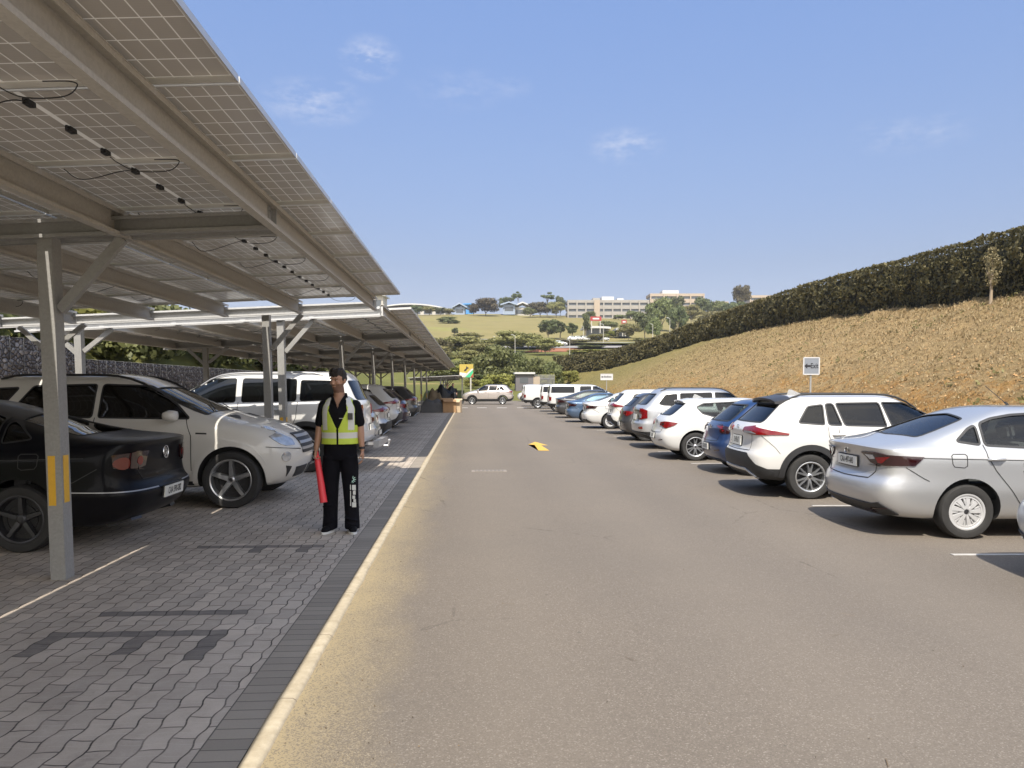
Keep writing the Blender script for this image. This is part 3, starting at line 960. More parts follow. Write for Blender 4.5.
# squarer tall estate-like four-by-four
JEEP = scale_spec(SUV, 4.45, 1.79, 1.66, paint=P_silver, style='five', plate=(0, .86, .44, .15, ''),
    tails=[dict(p=[('e', .55, 1.09), ('s', .20, 1.09), ('s', .30, 1.05), ('s', .30, .84), ('s', .16, .80), ('e', .60, .80)], mat=M_red,
                sub=[('reversing_lamp', M_clear, [('e', .66, .95), ('s', .14, .95), ('s', .14, .84), ('e', .66, .84)])])],
    side_windows=[[(.60, 1.22), (.72, 1.18), (1.10, 1.17), (1.12, 1.49), (.80, 1.46)], [(1.18, 1.17), (2.06, 1.16), (2.06, 1.52), (1.20, 1.50)],
                  [(2.14, 1.15), (3.16, 1.13), (2.95, 1.26), (2.70, 1.43), (2.54, 1.51), (2.14, 1.525)]],
    extras=[('bumper_lower_trim', 'bc', 'patch', [('e', 0, .46), ('e', .60, .46), ('s', .16, .44), ('s', .42, .36), ('s', .45, .27), ('e', 0, .27)], .012, M_black),
            ('reflector', 'bc', 'patch', [('e', .60, .60), ('e', .78, .62), ('e', .78, .55), ('e', .60, .54)], .006, M_red),
            ('tailgate_panel', 'bc', 'patch', [('e', 0, 1.10), ('e', .50, 1.10), ('e', .54, .80), ('e', .50, .74), ('e', 0, .74)], .002, P_darkgrey, .002)])
POLO = scale_spec(HATCH, 4.02, 1.70, 1.45, paint=P_blue, style='ten', r=.30, rr=.20, arch=.35, plate=(0, .52, .44, .12, 'CA 318-27'),
    tails=[dict(p=[('e', .56, .96), ('s', .16, .96), ('s', .30, .92), ('s', .26, .80), ('e', .62, .80), ('e', .54, .84)], mat=M_darkred, sub=[('lamp_insert', M_red, [('e', .62, .93), ('s', .14, .93), ('s', .2, .85), ('e', .64, .83)])])],
    rear_window=('back', [(-.62, 1.03), (.62, 1.03), (.52, 1.34), (-.52, 1.34)]), rear_glass=glass('pale_rear_glass', (.30, .36, .34)))
TALL = scale_spec(SUV, 4.9, 1.88, 1.86, paint=P_white, style='ten', r=.39, rr=.24, arch=.45, mirror_mat=P_white, glass=[G_tint, G_tint], hollow=False,
    plate=(0, 1.0, .44, .12, ''), side_dark=[],
    side_windows=[[(.50, 1.33), (1.18, 1.30), (1.18, 1.67), (.62, 1.66)], [(1.26, 1.30), (2.22, 1.28), (2.22, 1.70), (1.26, 1.69)],
                  [(2.34, 1.28), (3.50, 1.26), (3.22, 1.45), (2.95, 1.62), (2.82, 1.69), (2.34, 1.70)]],
    tails=[dict(p=[('e', .58, 1.22), ('s', .12, 1.22), ('s', .30, 1.20), ('s', .30, 1.04), ('s', .1, 1.02), ('e', .60, 1.03)], mat=M_red, sub=[])],
    rings=[(.50, .34, 4.6, .30, .78), (.10, .42, 4.78, .38, .905, {'cr': .2}), (.02, .56, 4.86, .5, .93), (.02, .80, 4.9, .74, .94),
           (.05, .95, 4.88, .9, .94), (.06, 1.08, 4.82, 1.02, .94, {'cr': .2}), (.06, 1.22, 4.62, 1.13, .925, {'zm': 1.18}), (.10, 1.28, 4.3, 1.19, .90, {'crown': .02, 'zm': 1.24}),
           (.14, 1.34, 3.76, 1.26, .86, {'cr': .1, 'zm': 1.28}), (.30, 1.72, 2.95, 1.70, .74, {'crown': .02}), (.42, 1.82, 2.75, 1.80, .62, {'crown': .02}), (.8, 1.85, 2.5, 1.84, .3)],
    rear_window=('back', [(-.68, 1.32), (.68, 1.32), (.62, 1.66), (-.62, 1.66)]),
    windscreen=[(3.62, -.66), (3.72, 0), (3.62, .66), (2.96, .58), (3.02, 0), (2.96, -.58)],
    seams=[[(1.22, 1.28), (1.25, 1.0), (1.42, .62), (1.45, .44)], [(2.28, 1.28), (2.30, .42)], [(3.46, 1.22), (3.48, .44)]],
    extras=[('rear_bumper', 'bc', 'patch', [('e', 0, .74), ('s', .1, .74), ('s', .40, .74), ('s', .42, .56), ('e', 0, .56)], .05, P_white),
            ('bumper_lower_trim', 'bc', 'patch', [('e', 0, .55), ('s', .1, .55), ('s', .42, .55), ('s', .42, .42), ('e', 0, .42)], .03, M_black)])
# ------------------------------------------------------------------ the lie of the land
def lerp_tab(tab, t):
    if t <= tab[0][0]: return tab[0][1]
    for (a, va), (b, vb) in zip(tab, tab[1:]):
        if t <= b: return va + (vb - va) * (t - a) / (b - a)
    return tab[-1][1]
BASE = [(78, 0), (90, .9), (110, 2.3), (150, 6), (200, 11), (300, 22), (400, 35), (480, 46.5), (540, 48), (700, 42), (1200, 10), (4000, -30)]
CREST_X = [(-20, 18.2), (15, 20.2), (28.8, 21.5), (52.7, 24), (78.5, 26), (93.6, 24.5), (103, 20), (109, 15), (113, 11)]
CREST_Z = [(-20, 3.9), (15, 4.4), (28.8, 5.15), (52.7, 6.2), (78.5, 6.5), (93.6, 5.5), (103, 4.1), (109, 3.5), (113, 3.2)]
def sstep(t):
    t = min(1, max(0, t)); return t*t*(3 - 2*t)
def bank_z(X, Y):
    cx, cz = lerp_tab(CREST_X, Y), lerp_tab(CREST_Z, Y)
    t = (X - 10.1) / max(.5, cx - 10.1)
    if t <= 0: return 0
    z = cz * (1 - (1 - min(1, t)) ** 1.25) if t < 1 else cz
    return z * (1 - sstep((Y - 110) / 22))
def terr(X, Y):
    z = lerp_tab(BASE, Y)
    if Y > 90: z += (noise.noise(Vector((X * .012, Y * .012, 3.1))) * 2.2) * sstep((Y - 120) / 150)
    z = max(z, bank_z(X, Y) if X > 10 else 0)
    if X < -9.6: z = max(z, min(1.9 + (-X - 9.6) * .42, 7) * (1 - sstep((Y - 90) / 30)))
    return z
def at(px, Y_cam, z=None):
    """world point at picture column px and distance Y_cam along the view; used to read positions off the photograph"""
    xc = (px - 512) / FPX * Y_cam
    X = xc * math.cos(YAW) + Y_cam * math.sin(YAW)
    Y = -xc * math.sin(YAW) + Y_cam * math.cos(YAW)
    return Vector((X, Y, terr(X, Y) if z is None else z))

# ------------------------------------------------------------------ asphalt, paving, kerb, ground
def mat_asphalt():
    g = NT('asphalt'); P = g.pos(); x, y, z = g.xyz(P)
    fine = g.noise(P, 210, 3, .7)
    v = g.voro(P, 150, out='Color')
    vg = g.xyz(v)[0]
    mid = g.noise(P, 2.1, 5, .6)
    big = g.noise(P, .28, 4, .6)
    strk = g.noise(g.scale(P, (2.2, .14, 1)), 1.2, 5, .65)
    c = g.ramp(vg, [(0, (.098, .078, .060)), (.5, (.148, .121, .095)), (.86, (.176, .146, .116)), (1, (.34, .295, .245))])
    c = g.mix(g.math('MULTIPLY', g.math('SUBTRACT', strk, .35), .5, clamp=True), c, (.20, .172, .140))
    c = g.mix(g.math('MULTIPLY', g.math('SUBTRACT', .62, big), 1.2, clamp=True), c, (.085, .075, .066))
    # scattered dark spots: oil and gum
    sp = g.voro(P, 1.9); spots = g.math('LESS_THAN', g.math('ADD', sp, g.math('MULTIPLY', mid, .07)), .062)
    c = g.mix(g.math('MULTIPLY', spots, .65), c, (.035, .032, .03))
    # worn wheel tracks: cleaner, darker strips beside the middle
    # yellow sandy spill beside the kerb
    edge = g.math('ADD', x, g.math('MULTIPLY', g.math('SUBTRACT', g.noise(g.scale(P, (1, .45, 1)), 1.6, 6, .7), .5), .75))
    near = g.math('SUBTRACT', 1.0, g.math('DIVIDE', g.math('ADD', edge, .90), .56), clamp=True)
    grains = g.math('GREATER_THAN', g.math('ADD', vg, g.math('MULTIPLY', near, .62)), .72)
    fade = g.math('SUBTRACT', 1.0, g.math('DIVIDE', y, 24), clamp=True)
    f = g.math('MULTIPLY', g.math('MULTIPLY', near, g.math('ADD', g.math('MULTIPLY', grains, .62), .32)), g.math('ADD', g.math('MULTIPLY', fade, .8), .2), clamp=True)
    c = g.mix(f, c, (.47, .365, .175))
    fr = g.math('MULTIPLY', fine, .5)
    c = g.mix(.35, c, g.mix(fine, (.07, .06, .05), (.30, .265, .22)))
    # faint cracks in places, and slightly paler wheel tracks along the lane
    ed = g.voro(g.scale(P, (1, .6, 1)), .55, 'DISTANCE_TO_EDGE')
    wob_ = g.math('ADD', ed, g.math('MULTIPLY', g.math('SUBTRACT', g.noise(P, 5, 5, .7), .5), .05))
    crack = g.math('MULTIPLY', g.math('LESS_THAN', g.math('ABSOLUTE', wob_), .0035), g.ramp(g.noise(P, .35, 3, .5), [(.52, 0), (.60, 1)]))
    c = g.mix(g.math('MULTIPLY', crack, .45), c, (.05, .042, .035))
    tr_ = g.math('MULTIPLY', g.math('COSINE', g.math('MULTIPLY', g.math('SUBTRACT', x, 1.9), 3.9)), .5)
    c = g.mix(g.math('MULTIPLY', g.math('ADD', tr_, .5), g.math('MULTIPLY', mid, .28)), c, (.23, .195, .155))
    g.color(c)
    g.b.inputs['Roughness'].default_value = .86
    g.b.inputs['Specular IOR Level'].default_value = .35
    h = g.math('ADD', g.math('MULTIPLY', vg, .5), fine)
    g.bump(h, .55, .006)
    return g.m
def mat_pavers():
    g = NT('interlocking_pavers'); P = g.pos(); x, y, z = g.xyz(P)
    def tri(v, per, amp):      # zigzag
        t = g.math('PINGPONG', g.math('DIVIDE', v, per), .5)
        t = g.math('SMOOTH_MIN', g.math('SMOOTH_MAX', t, .12, .1), .38, .1)
        return g.math('MULTIPLY', g.math('SUBTRACT', t, .25), amp)
    X2 = g.math('ADD', x, tri(y, .225, .060))
    Y2 = g.math('ADD', y, tri(g.math('ADD', x, .03), .225, .048))
    br = g.n.new('ShaderNodeTexBrick')
    br.offset = .5; br.inputs['Scale'].default_value = 1.0
    br.inputs['Brick Width'].default_value = .225; br.inputs['Row Height'].default_value = .1125
    br.inputs['Mortar Size'].default_value = .0050; br.inputs['Mortar Smooth'].default_value = .35
    br.inputs['Color1'].default_value = (0, 0, 0, 1); br.inputs['Color2'].default_value = (1, 1, 1, 1)
    br.inputs['Mortar'].default_value = (.5, .5, .5, 1)
    g.l.new(g.comb(Y2, X2), br.inputs['Vector'])
    mort = br.outputs['Fac']; rnd = g.xyz(br.outputs['Color'])[0]
    n1 = g.noise(P, .8, 5, .7); n2 = g.noise(P, 140, 3, .7); n3 = g.noise(P, 9, 5, .6)
    c = g.mix(rnd, (.37, .325, .275), (.60, .52, .43))
    c = g.mix(g.ramp(n1, [(.42, 0), (.62, .65)]), c, (.27, .225, .18))
    st_ = g.ramp(g.noise(P, 2.6, 6, .75), [(.60, 0), (.72, .6)])
    c = g.mix(st_, c, (.17, .145, .12))
    c = g.mix(g.math('MULTIPLY', g.math('SUBTRACT', n3, .5), 1.3, clamp=True), c, (.60, .53, .45))
    c = g.mix(.30, c, g.mix(n2, (.22, .185, .15), (.66, .57, .48)))
    # dark charcoal blocks laid as a marking (whole blocks)
    by = g.math('FLOOR', g.math('DIVIDE', Y2, .1125)); bx = g.math('FLOOR', g.math('DIVIDE', X2, .1125))
    mask = None
    for (xa, xb, ya, yb) in MARKS:
        m = g.math('MULTIPLY', g.math('MULTIPLY', g.math('GREATER_THAN', bx, xa - .5), g.math('LESS_THAN', bx, xb + .5)),
                   g.math('MULTIPLY', g.math('GREATER_THAN', by, ya - .5), g.math('LESS_THAN', by, yb + .5)))
        mask = m if mask is None else g.math('MAXIMUM', mask, m)
    c = g.mix(g.math('MULTIPLY', mask, g.math('ADD', .45, g.math('MULTIPLY', n3, .5))), c, (.085, .080, .078))
    c = g.mix(g.math('MULTIPLY', g.math('MULTIPLY', mort, .92), g.ramp(g.noise(P, 3.1, 4, .6), [(.30, .45), (.60, 1)])), c, (.028, .023, .019))
    # light false grooves across the blocks and pale scuffs on their edges
    gr = g.math('LESS_THAN', g.math('ABSOLUTE', g.math('SUBTRACT', g.math('FRACT', g.math('DIVIDE', Y2, .1125)), .5)), .018)
    c = g.mix(g.math('MULTIPLY', gr, g.math('MULTIPLY', n3, .42)), c, (.66, .59, .50))
    g.color(c)
    g.b.inputs['Roughness'].default_value = .82
    h = g.math('SUBTRACT', g.math('ADD', g.math('MULTIPLY', n2, .12), g.math('MULTIPLY', rnd, .22)), g.math('MULTIPLY', mort, 1.0))
    g.bump(h, .8, .007)
    return g.m
def mk(px0, px1, y):
    d = 1230.0 / (y - 386); a = at(px0, d, 0); b = at(px1, d, 0)
    return a, b
MARKS = []
def mark_bar(px0, px1, y, rows):
    a, b = mk(px0, px1, y)
    r = round(a.y / .1125)
    MARKS.append((round(a.x / .1125), round(b.x / .1125), r - rows + 1, r))
mark_bar(92, 232, 618, 1)
mark_bar(30, 205, 643, 1)
def legs(y, pxs, n=3):
    for p in pxs:
        r = round(mk(p, p, y)[0].y / .1125); X = round(mk(p, p, y)[0].x / .1125); MARKS.append((X, X, r - n, r))
legs(643, (44, 122, 195))
mark_bar(195, 305, 549, 1); legs(549, (250, 297), 2)
def mat_border():
    g = NT('border_blocks'); P = g.pos(); x, y, z = g.xyz(P)
    br = g.n.new('ShaderNodeTexBrick'); br.offset = 0
    br.inputs['Scale'].default_value = 1.0; br.inputs['Brick Width'].default_value = .21; br.inputs['Row Height'].default_value = .105
    br.inputs['Mortar Size'].default_value = .0035; br.inputs['Mortar Smooth'].default_value = .3
    br.inputs['Color1'].default_value = (0, 0, 0, 1); br.inputs['Color2'].default_value = (1, 1, 1, 1)
    g.l.new(g.comb(g.math('ADD', x, 1.188), y), br.inputs['Vector'])
    rnd = g.xyz(br.outputs['Color'])[0]; n2 = g.noise(P, 120, 3, .7); n1 = g.noise(P, 2, 5)
    c = g.mix(rnd, (.30, .26, .21), (.42, .365, .295))
    c = g.mix(g.math('MULTIPLY', n1, .4), c, (.12, .105, .09))
    c = g.mix(.25, c, g.mix(n2, (.08, .07, .06), (.30, .27, .23)))
    c = g.mix(g.math('MULTIPLY', br.outputs['Fac'], .7), c, (.04, .035, .03))
    g.color(c); g.b.inputs['Roughness'].default_value = .85
    g.bump(g.math('SUBTRACT', g.math('MULTIPLY', n2, .2), br.outputs['Fac']), .7, .006)
    return g.m
def mat_kerb():
    g = NT('painted_concrete_kerb'); P = g.pos(); x, y, z = g.xyz(P)
    n = g.noise(P, 9, 6, .7); n2 = g.noise(P, 60, 4, .7)
    c = g.mix(g.ramp(n, [(.35, 0), (.7, 1)]), (.36, .30, .205), (.50, .43, .31))
    j = g.math('LESS_THAN', g.math('FRACT', g.math('DIVIDE', g.math('ADD', y, .13), 1.0)), .008)
    c = g.mix(g.math('MULTIPLY', j, .8), c, (.12, .09, .06))
    chip = g.math('GREATER_THAN', g.noise(P, 7, 8, .8), .64)
    c = g.mix(g.math('MULTIPLY', chip, .6), c, (.30, .23, .14))
    g.color(c); g.b.inputs['Roughness'].default_value = .85; g.bump(n2, .5, .006)
    return g.m
def sheet(name, x0, x1, y0, y1, z, m, nx=1, ny=1, bump=None, kind='structure'):
    bm = bmesh.new()
    vs = [[bm.verts.new((x0 + (x1-x0)*i/nx, y0 + (y1-y0)*j/ny, z + (bump(x0 + (x1-x0)*i/nx, y0 + (y1-y0)*j/ny) if bump else 0))) for j in range(ny+1)] for i in range(nx+1)]
    for i in range(nx):
        for j in range(ny): bm.faces.new((vs[i][j], vs[i+1][j], vs[i+1][j+1], vs[i][j+1]))
    return tag(obj(name, bm, m), kind=kind)
M_asphalt = mat_asphalt()
sheet('asphalt_lane', -.885, 10.05, -14, 60, 0, M_asphalt)
sheet('asphalt_crossroad', -14, 10.05, 60, 84, 0, M_asphalt)
sheet('paving', -9.45, -1.192, -14, 60, .004, mat_pavers())
sheet('paving_border', -1.192, -.978, -14, 60, .004, mat_border())
# kerb: a low flush edging with a slightly uneven rounded top
bm = bmesh.new()
rows = []
yy = -14.0
while yy < 60:
    wob = noise.noise(Vector((0, yy * 1.7, 0))) * .008; wb2 = noise.noise(Vector((5, yy * 2.3, 0))) * .010
    rows.append([bm.verts.new(p) for p in ((-.980 + wob*.4, yy, -.01), (-.976 + wob, yy, .010), (-.955 + wob, yy, .022), (-.90 + wb2, yy, .020), (-.884 + wb2, yy, .010), (-.880 + wb2, yy, -.01))])
    yy += .12 if yy < 14 else .8
for a, b in zip(rows, rows[1:]):
    for i in range(5): bm.faces.new((a[i], a[i+1], b[i+1], b[i]))
tag(obj('kerb', bm, mat_kerb(), sm=60), kind='structure')
M_line = plain('white_road_paint', (.42, .40, .37), .8, vary=.4, vs=9)
M_yline = plain('yellow_road_paint', (.62, .38, .06), .7, vary=.2, vs=14)
SK = R(-3)
for i, yl in enumerate((4.2, 6.98, 9.97, 12.8, 15.6, 18.4, 21.2, 24.2, 27.4, 30.9, 36.5)):
    bm = bmesh.new(); box(bm, (0, -.032, .0), (4.9, .032, .004))
    o = tag(obj('bay_line', bm, M_line), kind='structure'); o.location = (4.56, yl, .002); o.rotation_euler = (0, 0, SK)
bm = bmesh.new()                                        # direction arrow
c = at(540, 21.0, 0)
pts = [(1.69, 18.92), (1.96, 18.88), (1.91, 20.62), (2.10, 20.58), (1.86, 21.9), (1.58, 20.86), (1.75, 20.78)]
bm.faces.new([bm.verts.new((u - 1.85, v - 20, 0)) for u, v in pts])
bmesh.ops.triangulate(bm, faces=bm.faces[:])
o = tag(obj('lane_arrow', bm, M_yline), kind='structure'); o.location = (1.85, 20.0, .005)
for i, px in enumerate((463, 482, 502, 522, 541)):
    c = at(px, 56.5, 0); bm = bmesh.new(); box(bm, (-.36, -.22, 0), (.36, .22, .004))
    o = tag(obj('crossing_block', bm, plain('bright_road_paint', (.68, .66, .62), .7)), kind='structure'); o.location = (c.x, c.y, .002); o.rotation_euler = (0, 0, SK)
# manhole
c = at(489, 14.4, 0)
bm = bmesh.new(); box(bm, (-.33, -.18, 0), (.33, .18, .006)); box(bm, (-.27, -.13, .006), (.27, .13, .010), 1)
for k in range(7): box(bm, (-.24 + k*.075, -.11, .010), (-.21 + k*.075, .11, .014), 0)
o = obj('manhole_cover', bm, [plain('cast_iron', (.24, .205, .17), .7, vary=.3, vs=30), plain('cast_iron_dark', (.17, .15, .125), .7)])
o.location = (c.x, c.y, .001)
tag(o, 'small rectangular drain cover set in the asphalt lane', 'manhole')

def mat_bank():
    g = NT('dry_bank_soil'); P = g.pos(); x, y, z = g.xyz(P)
    n1 = g.noise(P, .55, 6, .62); n2 = g.noise(P, 3.2, 6, .7); n3 = g.noise(P, 16, 5, .7); n4 = g.noise(g.scale(P, (1, 1, 2)), 55, 4, .7)
    n5 = g.noise(P, 6.5, 6, .75)
    k3 = g.ramp(n5, [(.34, 0), (.66, 1)])
    soil = g.mix(k3, (.33, .165, .055), (.66, .40, .155))
    straw = g.mix(k3, (.36, .245, .12), (.66, .48, .25))
    green = g.mix(k3, (.12, .12, .035), (.30, .265, .09))
    hgt = g.math('ADD', g.math('DIVIDE', z, 3.2), g.math('MULTIPLY', g.math('SUBTRACT', n2, .5), 1.8))
    hgt = g.math('ADD', hgt, g.math('MULTIPLY', g.math('SUBTRACT', n1, .5), 1.2))
    c = g.mix(g.ramp(hgt, [(.28, 0), (.62, 1)]), soil, straw)
    gf = g.math('ADD', g.math('DIVIDE', g.math('SUBTRACT', y, 40), 50), g.math('MULTIPLY', g.math('SUBTRACT', n2, .5), 1.0))
    c = g.mix(g.math('MULTIPLY', g.ramp(gf, [(0, 0), (.9, 1)]), .85), c, green)
    pg = g.ramp(g.noise(P, 1.3, 5, .7), [(.56, 0), (.70, 1)])
    c = g.mix(g.math('MULTIPLY', pg, .45), c, green)
    c = g.mix(g.ramp(n4, [(.38, .85), (.53, 0)]), c, (.13, .09, .042))
    c = g.mix(g.ramp(g.noise(P, 2.2, 7, .78), [(.52, 0), (.62, .40)]), c, (.24, .185, .085))
    g.color(c); g.b.inputs['Roughness'].default_value = .95; g.b.inputs['Specular IOR Level'].default_value = .1
    g.bump(g.math('ADD', g.math('ADD', g.math('MULTIPLY', n3, .8), g.math('MULTIPLY', n5, 1.2)), g.math('MULTIPLY', n4, .5)), 1.0, .13)
    return g.m
def bank_h(X, Y):
    z = bank_z(X, Y); e = sstep((X - 10.1) / 1.0)
    v = Vector((X, Y, 0))
    z += e * (noise.noise(v * .35) * .22 + noise.noise(v * 1.1) * .12 + abs(noise.noise(v * 2.6)) * .13 + abs(noise.noise(v * 5.2)) * .14 + noise.noise(v * 9) * .07)
    return z
bm = bmesh.new()
cols = []
Y = -14.0; ys = []
while Y < 122:
    ys.append(Y); Y += .16 if 8 < Y < 40 else (.3 if Y < 70 else .7)
xs = [10.05 + .17 * i for i in range(60)] + [20.3 + .5 * i for i in range(44)]
for X in xs: cols.append([bm.verts.new((X, y_, bank_h(X, y_) - .02)) for y_ in ys])
for a, b in zip(cols, cols[1:]):
    for j in range(len(ys) - 1): bm.faces.new((a[j], b[j], b[j+1], a[j+1]))
tag(obj('bank', bm, mat_bank(), sm=180), kind='structure')

def mat_land():
    g = NT('grassland'); P = g.pos(); x, y, z = g.xyz(P)
    n1 = g.noise(P, .012, 6, .6); n2 = g.noise(P, .09, 6, .65); n3 = g.noise(P, .8, 5, .7)
    straw = g.mix(n2, (.17, .15, .06), (.30, .245, .105))
    green = g.mix(n2, (.075, .085, .025), (.17, .165, .052))
    f = g.math('ADD', g.math('DIVIDE', g.math('SUBTRACT', y, 215), 60), g.math('MULTIPLY', g.math('SUBTRACT', n1, .5), 2.2))
    c = g.mix(g.ramp(f, [(.1, 0), (.9, 1)]), green, straw)
    c = g.mix(g.ramp(g.noise(P, .03, 5, .7), [(.55, 0), (.75, .7)]), c, (.24, .25, .07))
    c = g.mix(g.ramp(g.noise(g.scale(P, (1, 3, 1)), .05, 6, .75), [(.58, 0), (.72, .55)]), c, (.44, .30, .15))
    c = g.mix(g.math('MULTIPLY', n3, .35), c, (.10, .10, .04))
    g.color(c); g.b.inputs['Roughness'].default_value = .95; g.b.inputs['Specular IOR Level'].default_value = .1
    return g.m
M_land = mat_land()
bm = bmesh.new()
def axis(lim, near, grow):
    v = [0.0]; s = near
    while v[-1] < lim: v.append(v[-1] + s); s *= grow
    return v
ax_ = axis(900, 3.0, 1.045); xs = [-a for a in ax_[::-1][:-1]] + ax_
ys = [-60, -30, 0] + [a for a in axis(560, 4, 1.01)[1:]] + [600, 700, 900, 1200, 2000, 4500]
grid = []
for X in xs:
    col = []
    for Y in ys:
        z = terr(X, Y) - .03
        if X > 8 and Y < 124: z = z - .8 * sstep((X - 8) / 4) if X < 33 or Y > 118 else z - .4
        if X > 33 and Y < 124: z -= .4
        if -11 < X < 11 and Y < 86: z = min(z, -.04)
        col.append(bm.verts.new((X, Y, z)))
    grid.append(col)
for a, b in zip(grid, grid[1:]):
    for j in range(len(ys) - 1): bm.faces.new((a[j], b[j], b[j+1], a[j+1]))
tag(obj('ground', bm, M_land, sm=180), kind='structure')
# ------------------------------------------------------------------ solar carports
def galv(name, col, rough=.45, metal=.55):
    g = NT(name); co = g.coord()
    v = g.voro(co, 60, out='Color'); n = g.noise(g.scale(co, (1, 1, 1)), 2.2, 6, .7)
    c = g.mix(g.xyz(v)[0], tuple(a*.92 for a in col), tuple(min(1, a*1.06) for a in col))
    c = g.mix(g.math('MULTIPLY', n, .30), c, tuple(a*.62 for a in col))
    g.color(c); g.b.inputs['Metallic'].default_value = metal; g.b.inputs['Roughness'].default_value = rough
    return g.m
M_galv = galv('galvanised_steel', (.33, .325, .31), .7, .1)
M_purlin = galv('weathered_steel', (.50, .475, .43), .7, .05)
M_alu = plain('aluminium_frame', (.62, .61, .58), .4, .5, vary=.1)
M_yellow = plain('yellow_reflector', (.75, .42, .03), .35, vary=.12, vs=30)
def mat_panel():
    g = NT('solar_panel_back'); co = g.coord(); x, y, z = g.xyz(co)
    def grid(v, per, w):
        t = g.math('FRACT', g.math('ADD', g.math('DIVIDE', v, per), 50.0))
        return g.math('MAXIMUM', g.math('LESS_THAN', t, w / per), g.math('GREATER_THAN', t, 1 - w / per))
    cx_, cy_ = 2.26 / 24.6, 1.25 / 6.2
    lx = grid(x, cx_, .0030); ly = grid(y, cy_, .0045)
    fine = grid(y, cy_ / 10, .0016)
    line = g.math('MAXIMUM', lx, ly)
    mid = g.math('LESS_THAN', g.math('ABSOLUTE', x), .016)
    line = g.math('MAXIMUM', line, mid)
    n = g.noise(co, 2.2, 4); oi = g.n.new('ShaderNodeObjectInfo')
    c = g.mix(n, (.33, .29, .24), (.41, .365, .305))
    c = g.mix(g.math('MULTIPLY', oi.outputs['Random'], .35), c, (.28, .25, .21))
    c = g.mix(g.math('MULTIPLY', fine, .22), c, (.42, .38, .32))
    c = g.mix(g.math('MULTIPLY', line, .85), c, (.80, .77, .70))
    g.color(c)
    g.b.inputs['Roughness'].default_value = .26; g.b.inputs['Specular IOR Level'].default_value = .55
    # the glass-glass laminate: dark glossy cells on the sky side, light leaking through the gaps between cells
    gn = g.n.new('ShaderNodeNewGeometry')
    top = g.n.new('ShaderNodeBsdfPrincipled'); top.inputs['Base Color'].default_value = (.012, .016, .035, 1); top.inputs['Roughness'].default_value = .12
    ms = g.n.new('ShaderNodeMixShader'); g.l.new(g.math('SUBTRACT', 1.0, gn.outputs['Backfacing']), ms.inputs[0]); g.l.new(g.b.outputs[0], ms.inputs[1]); g.l.new(top.outputs[0], ms.inputs[2])
    tl = g.n.new('ShaderNodeBsdfTranslucent'); tl.inputs['Color'].default_value = (.9, .86, .78, 1)
    mt = g.n.new('ShaderNodeMixShader'); g.l.new(g.math('ADD', .018, g.math('MULTIPLY', line, .040)), mt.inputs[0])
    g.l.new(ms.outputs[0], mt.inputs[1]); g.l.new(tl.outputs[0], mt.inputs[2]); g.l.new(mt.outputs[0], g.o.inputs['Surface'])
    return g.m
M_panel = mat_panel()
M_top = plain('solar_cells_top', (.012, .016, .035), .12, coat=1.0)
M_galv_sunlit = galv('sunlit_galvanised_steel', (.60, .60, .59), .55, .1)  # paler copy for the gap rafters; the sunlight on them is put into its colour
PW, PL = 2.27, 1.262
def panel_mesh():
    bm = bmesh.new(); w, l = PW/2, PL/2 - .006
    # glass laminate (index 0 back, 1 top)
    bm.faces.new([bm.verts.new(q) for q in ((-w + .01, -l + .01, .016), (w - .01, -l + .01, .016), (w - .01, l - .01, .016), (-w + .01, l - .01, .016))])
    for s in (-1, 1):
        box(bm, (-w, s*l - (.012 if s > 0 else 0), -.014), (w, s*l + (.012 if s < 0 else 0), .024), 2)
        box(bm, (s*w - (.012 if s > 0 else 0), -l + .012, -.014), (s*w + (.012 if s < 0 else 0), l - .012, .024), 2)
    me = bpy.data.meshes.new('panel'); bm.to_mesh(me); bm.free()
    for m_ in (M_panel, M_top, M_alu): me.materials.append(m_)
    return me
def jbox_mesh():
    bm = bmesh.new()
    box(bm, (-.017, -.034, -.012), (.017, .034, .0135)); box(bm, (-.006, -.052, -.002), (.006, .052, .0135))
    me = bpy.data.meshes.new('junction_box'); bm.to_mesh(me); bm.free(); me.materials.append(M_black); return me
def cable_mesh(seed, s):
    rnd = random.Random(seed); bm = bmesh.new(); d = rnd.uniform(.06, .16)
    if s > 0: P = [(.0, .48, -.01), (.02, .54, -.03), (.12, .58, -.05 - d*.3), (.24 + d, .57, -.04 - d*.5), (.32 + d, .54, -.04), (.30 + d, .51, -.03), (.18 + d, .50, -.03)]
    else: P = [(-.0, -.48, -.01), (-.05, -.54, -.03), (-.20 - d, -.57, -.05 - d*.4), (-.30 - d, -.60, -.02)]
    Q = []
    for i in range(len(P) - 1):
        p0, p1, p2, p3 = [Vector(P[max(0, min(len(P) - 1, i + k))]) for k in (-1, 0, 1, 2)]
        for k in range(5):
            t = k / 5; Q.append(.5 * ((2*p1) + (p2 - p0)*t + (2*p0 - 5*p1 + 4*p2 - p3)*t*t + (3*p1 - p0 - 3*p2 + p3)*t**3))
    Q.append(Vector(P[-1])); tube(bm, Q, .0032, 6)
    me = bpy.data.meshes.new('cable'); bm.to_mesh(me); bm.free(); me.materials.append(M_black); return me
ME_panel = panel_mesh(); ME_jb = jbox_mesh(); ME_cb = [cable_mesh(i, 1 if i % 2 else -1) for i in range(6)]
EDGE = -1.14
SL = .05
def zb(X): return 2.87 + SL * (X + 1.6)          # underside of the purlins
PURX = [-1.62, -2.86, -4.08, -5.29, -6.54, -7.72]
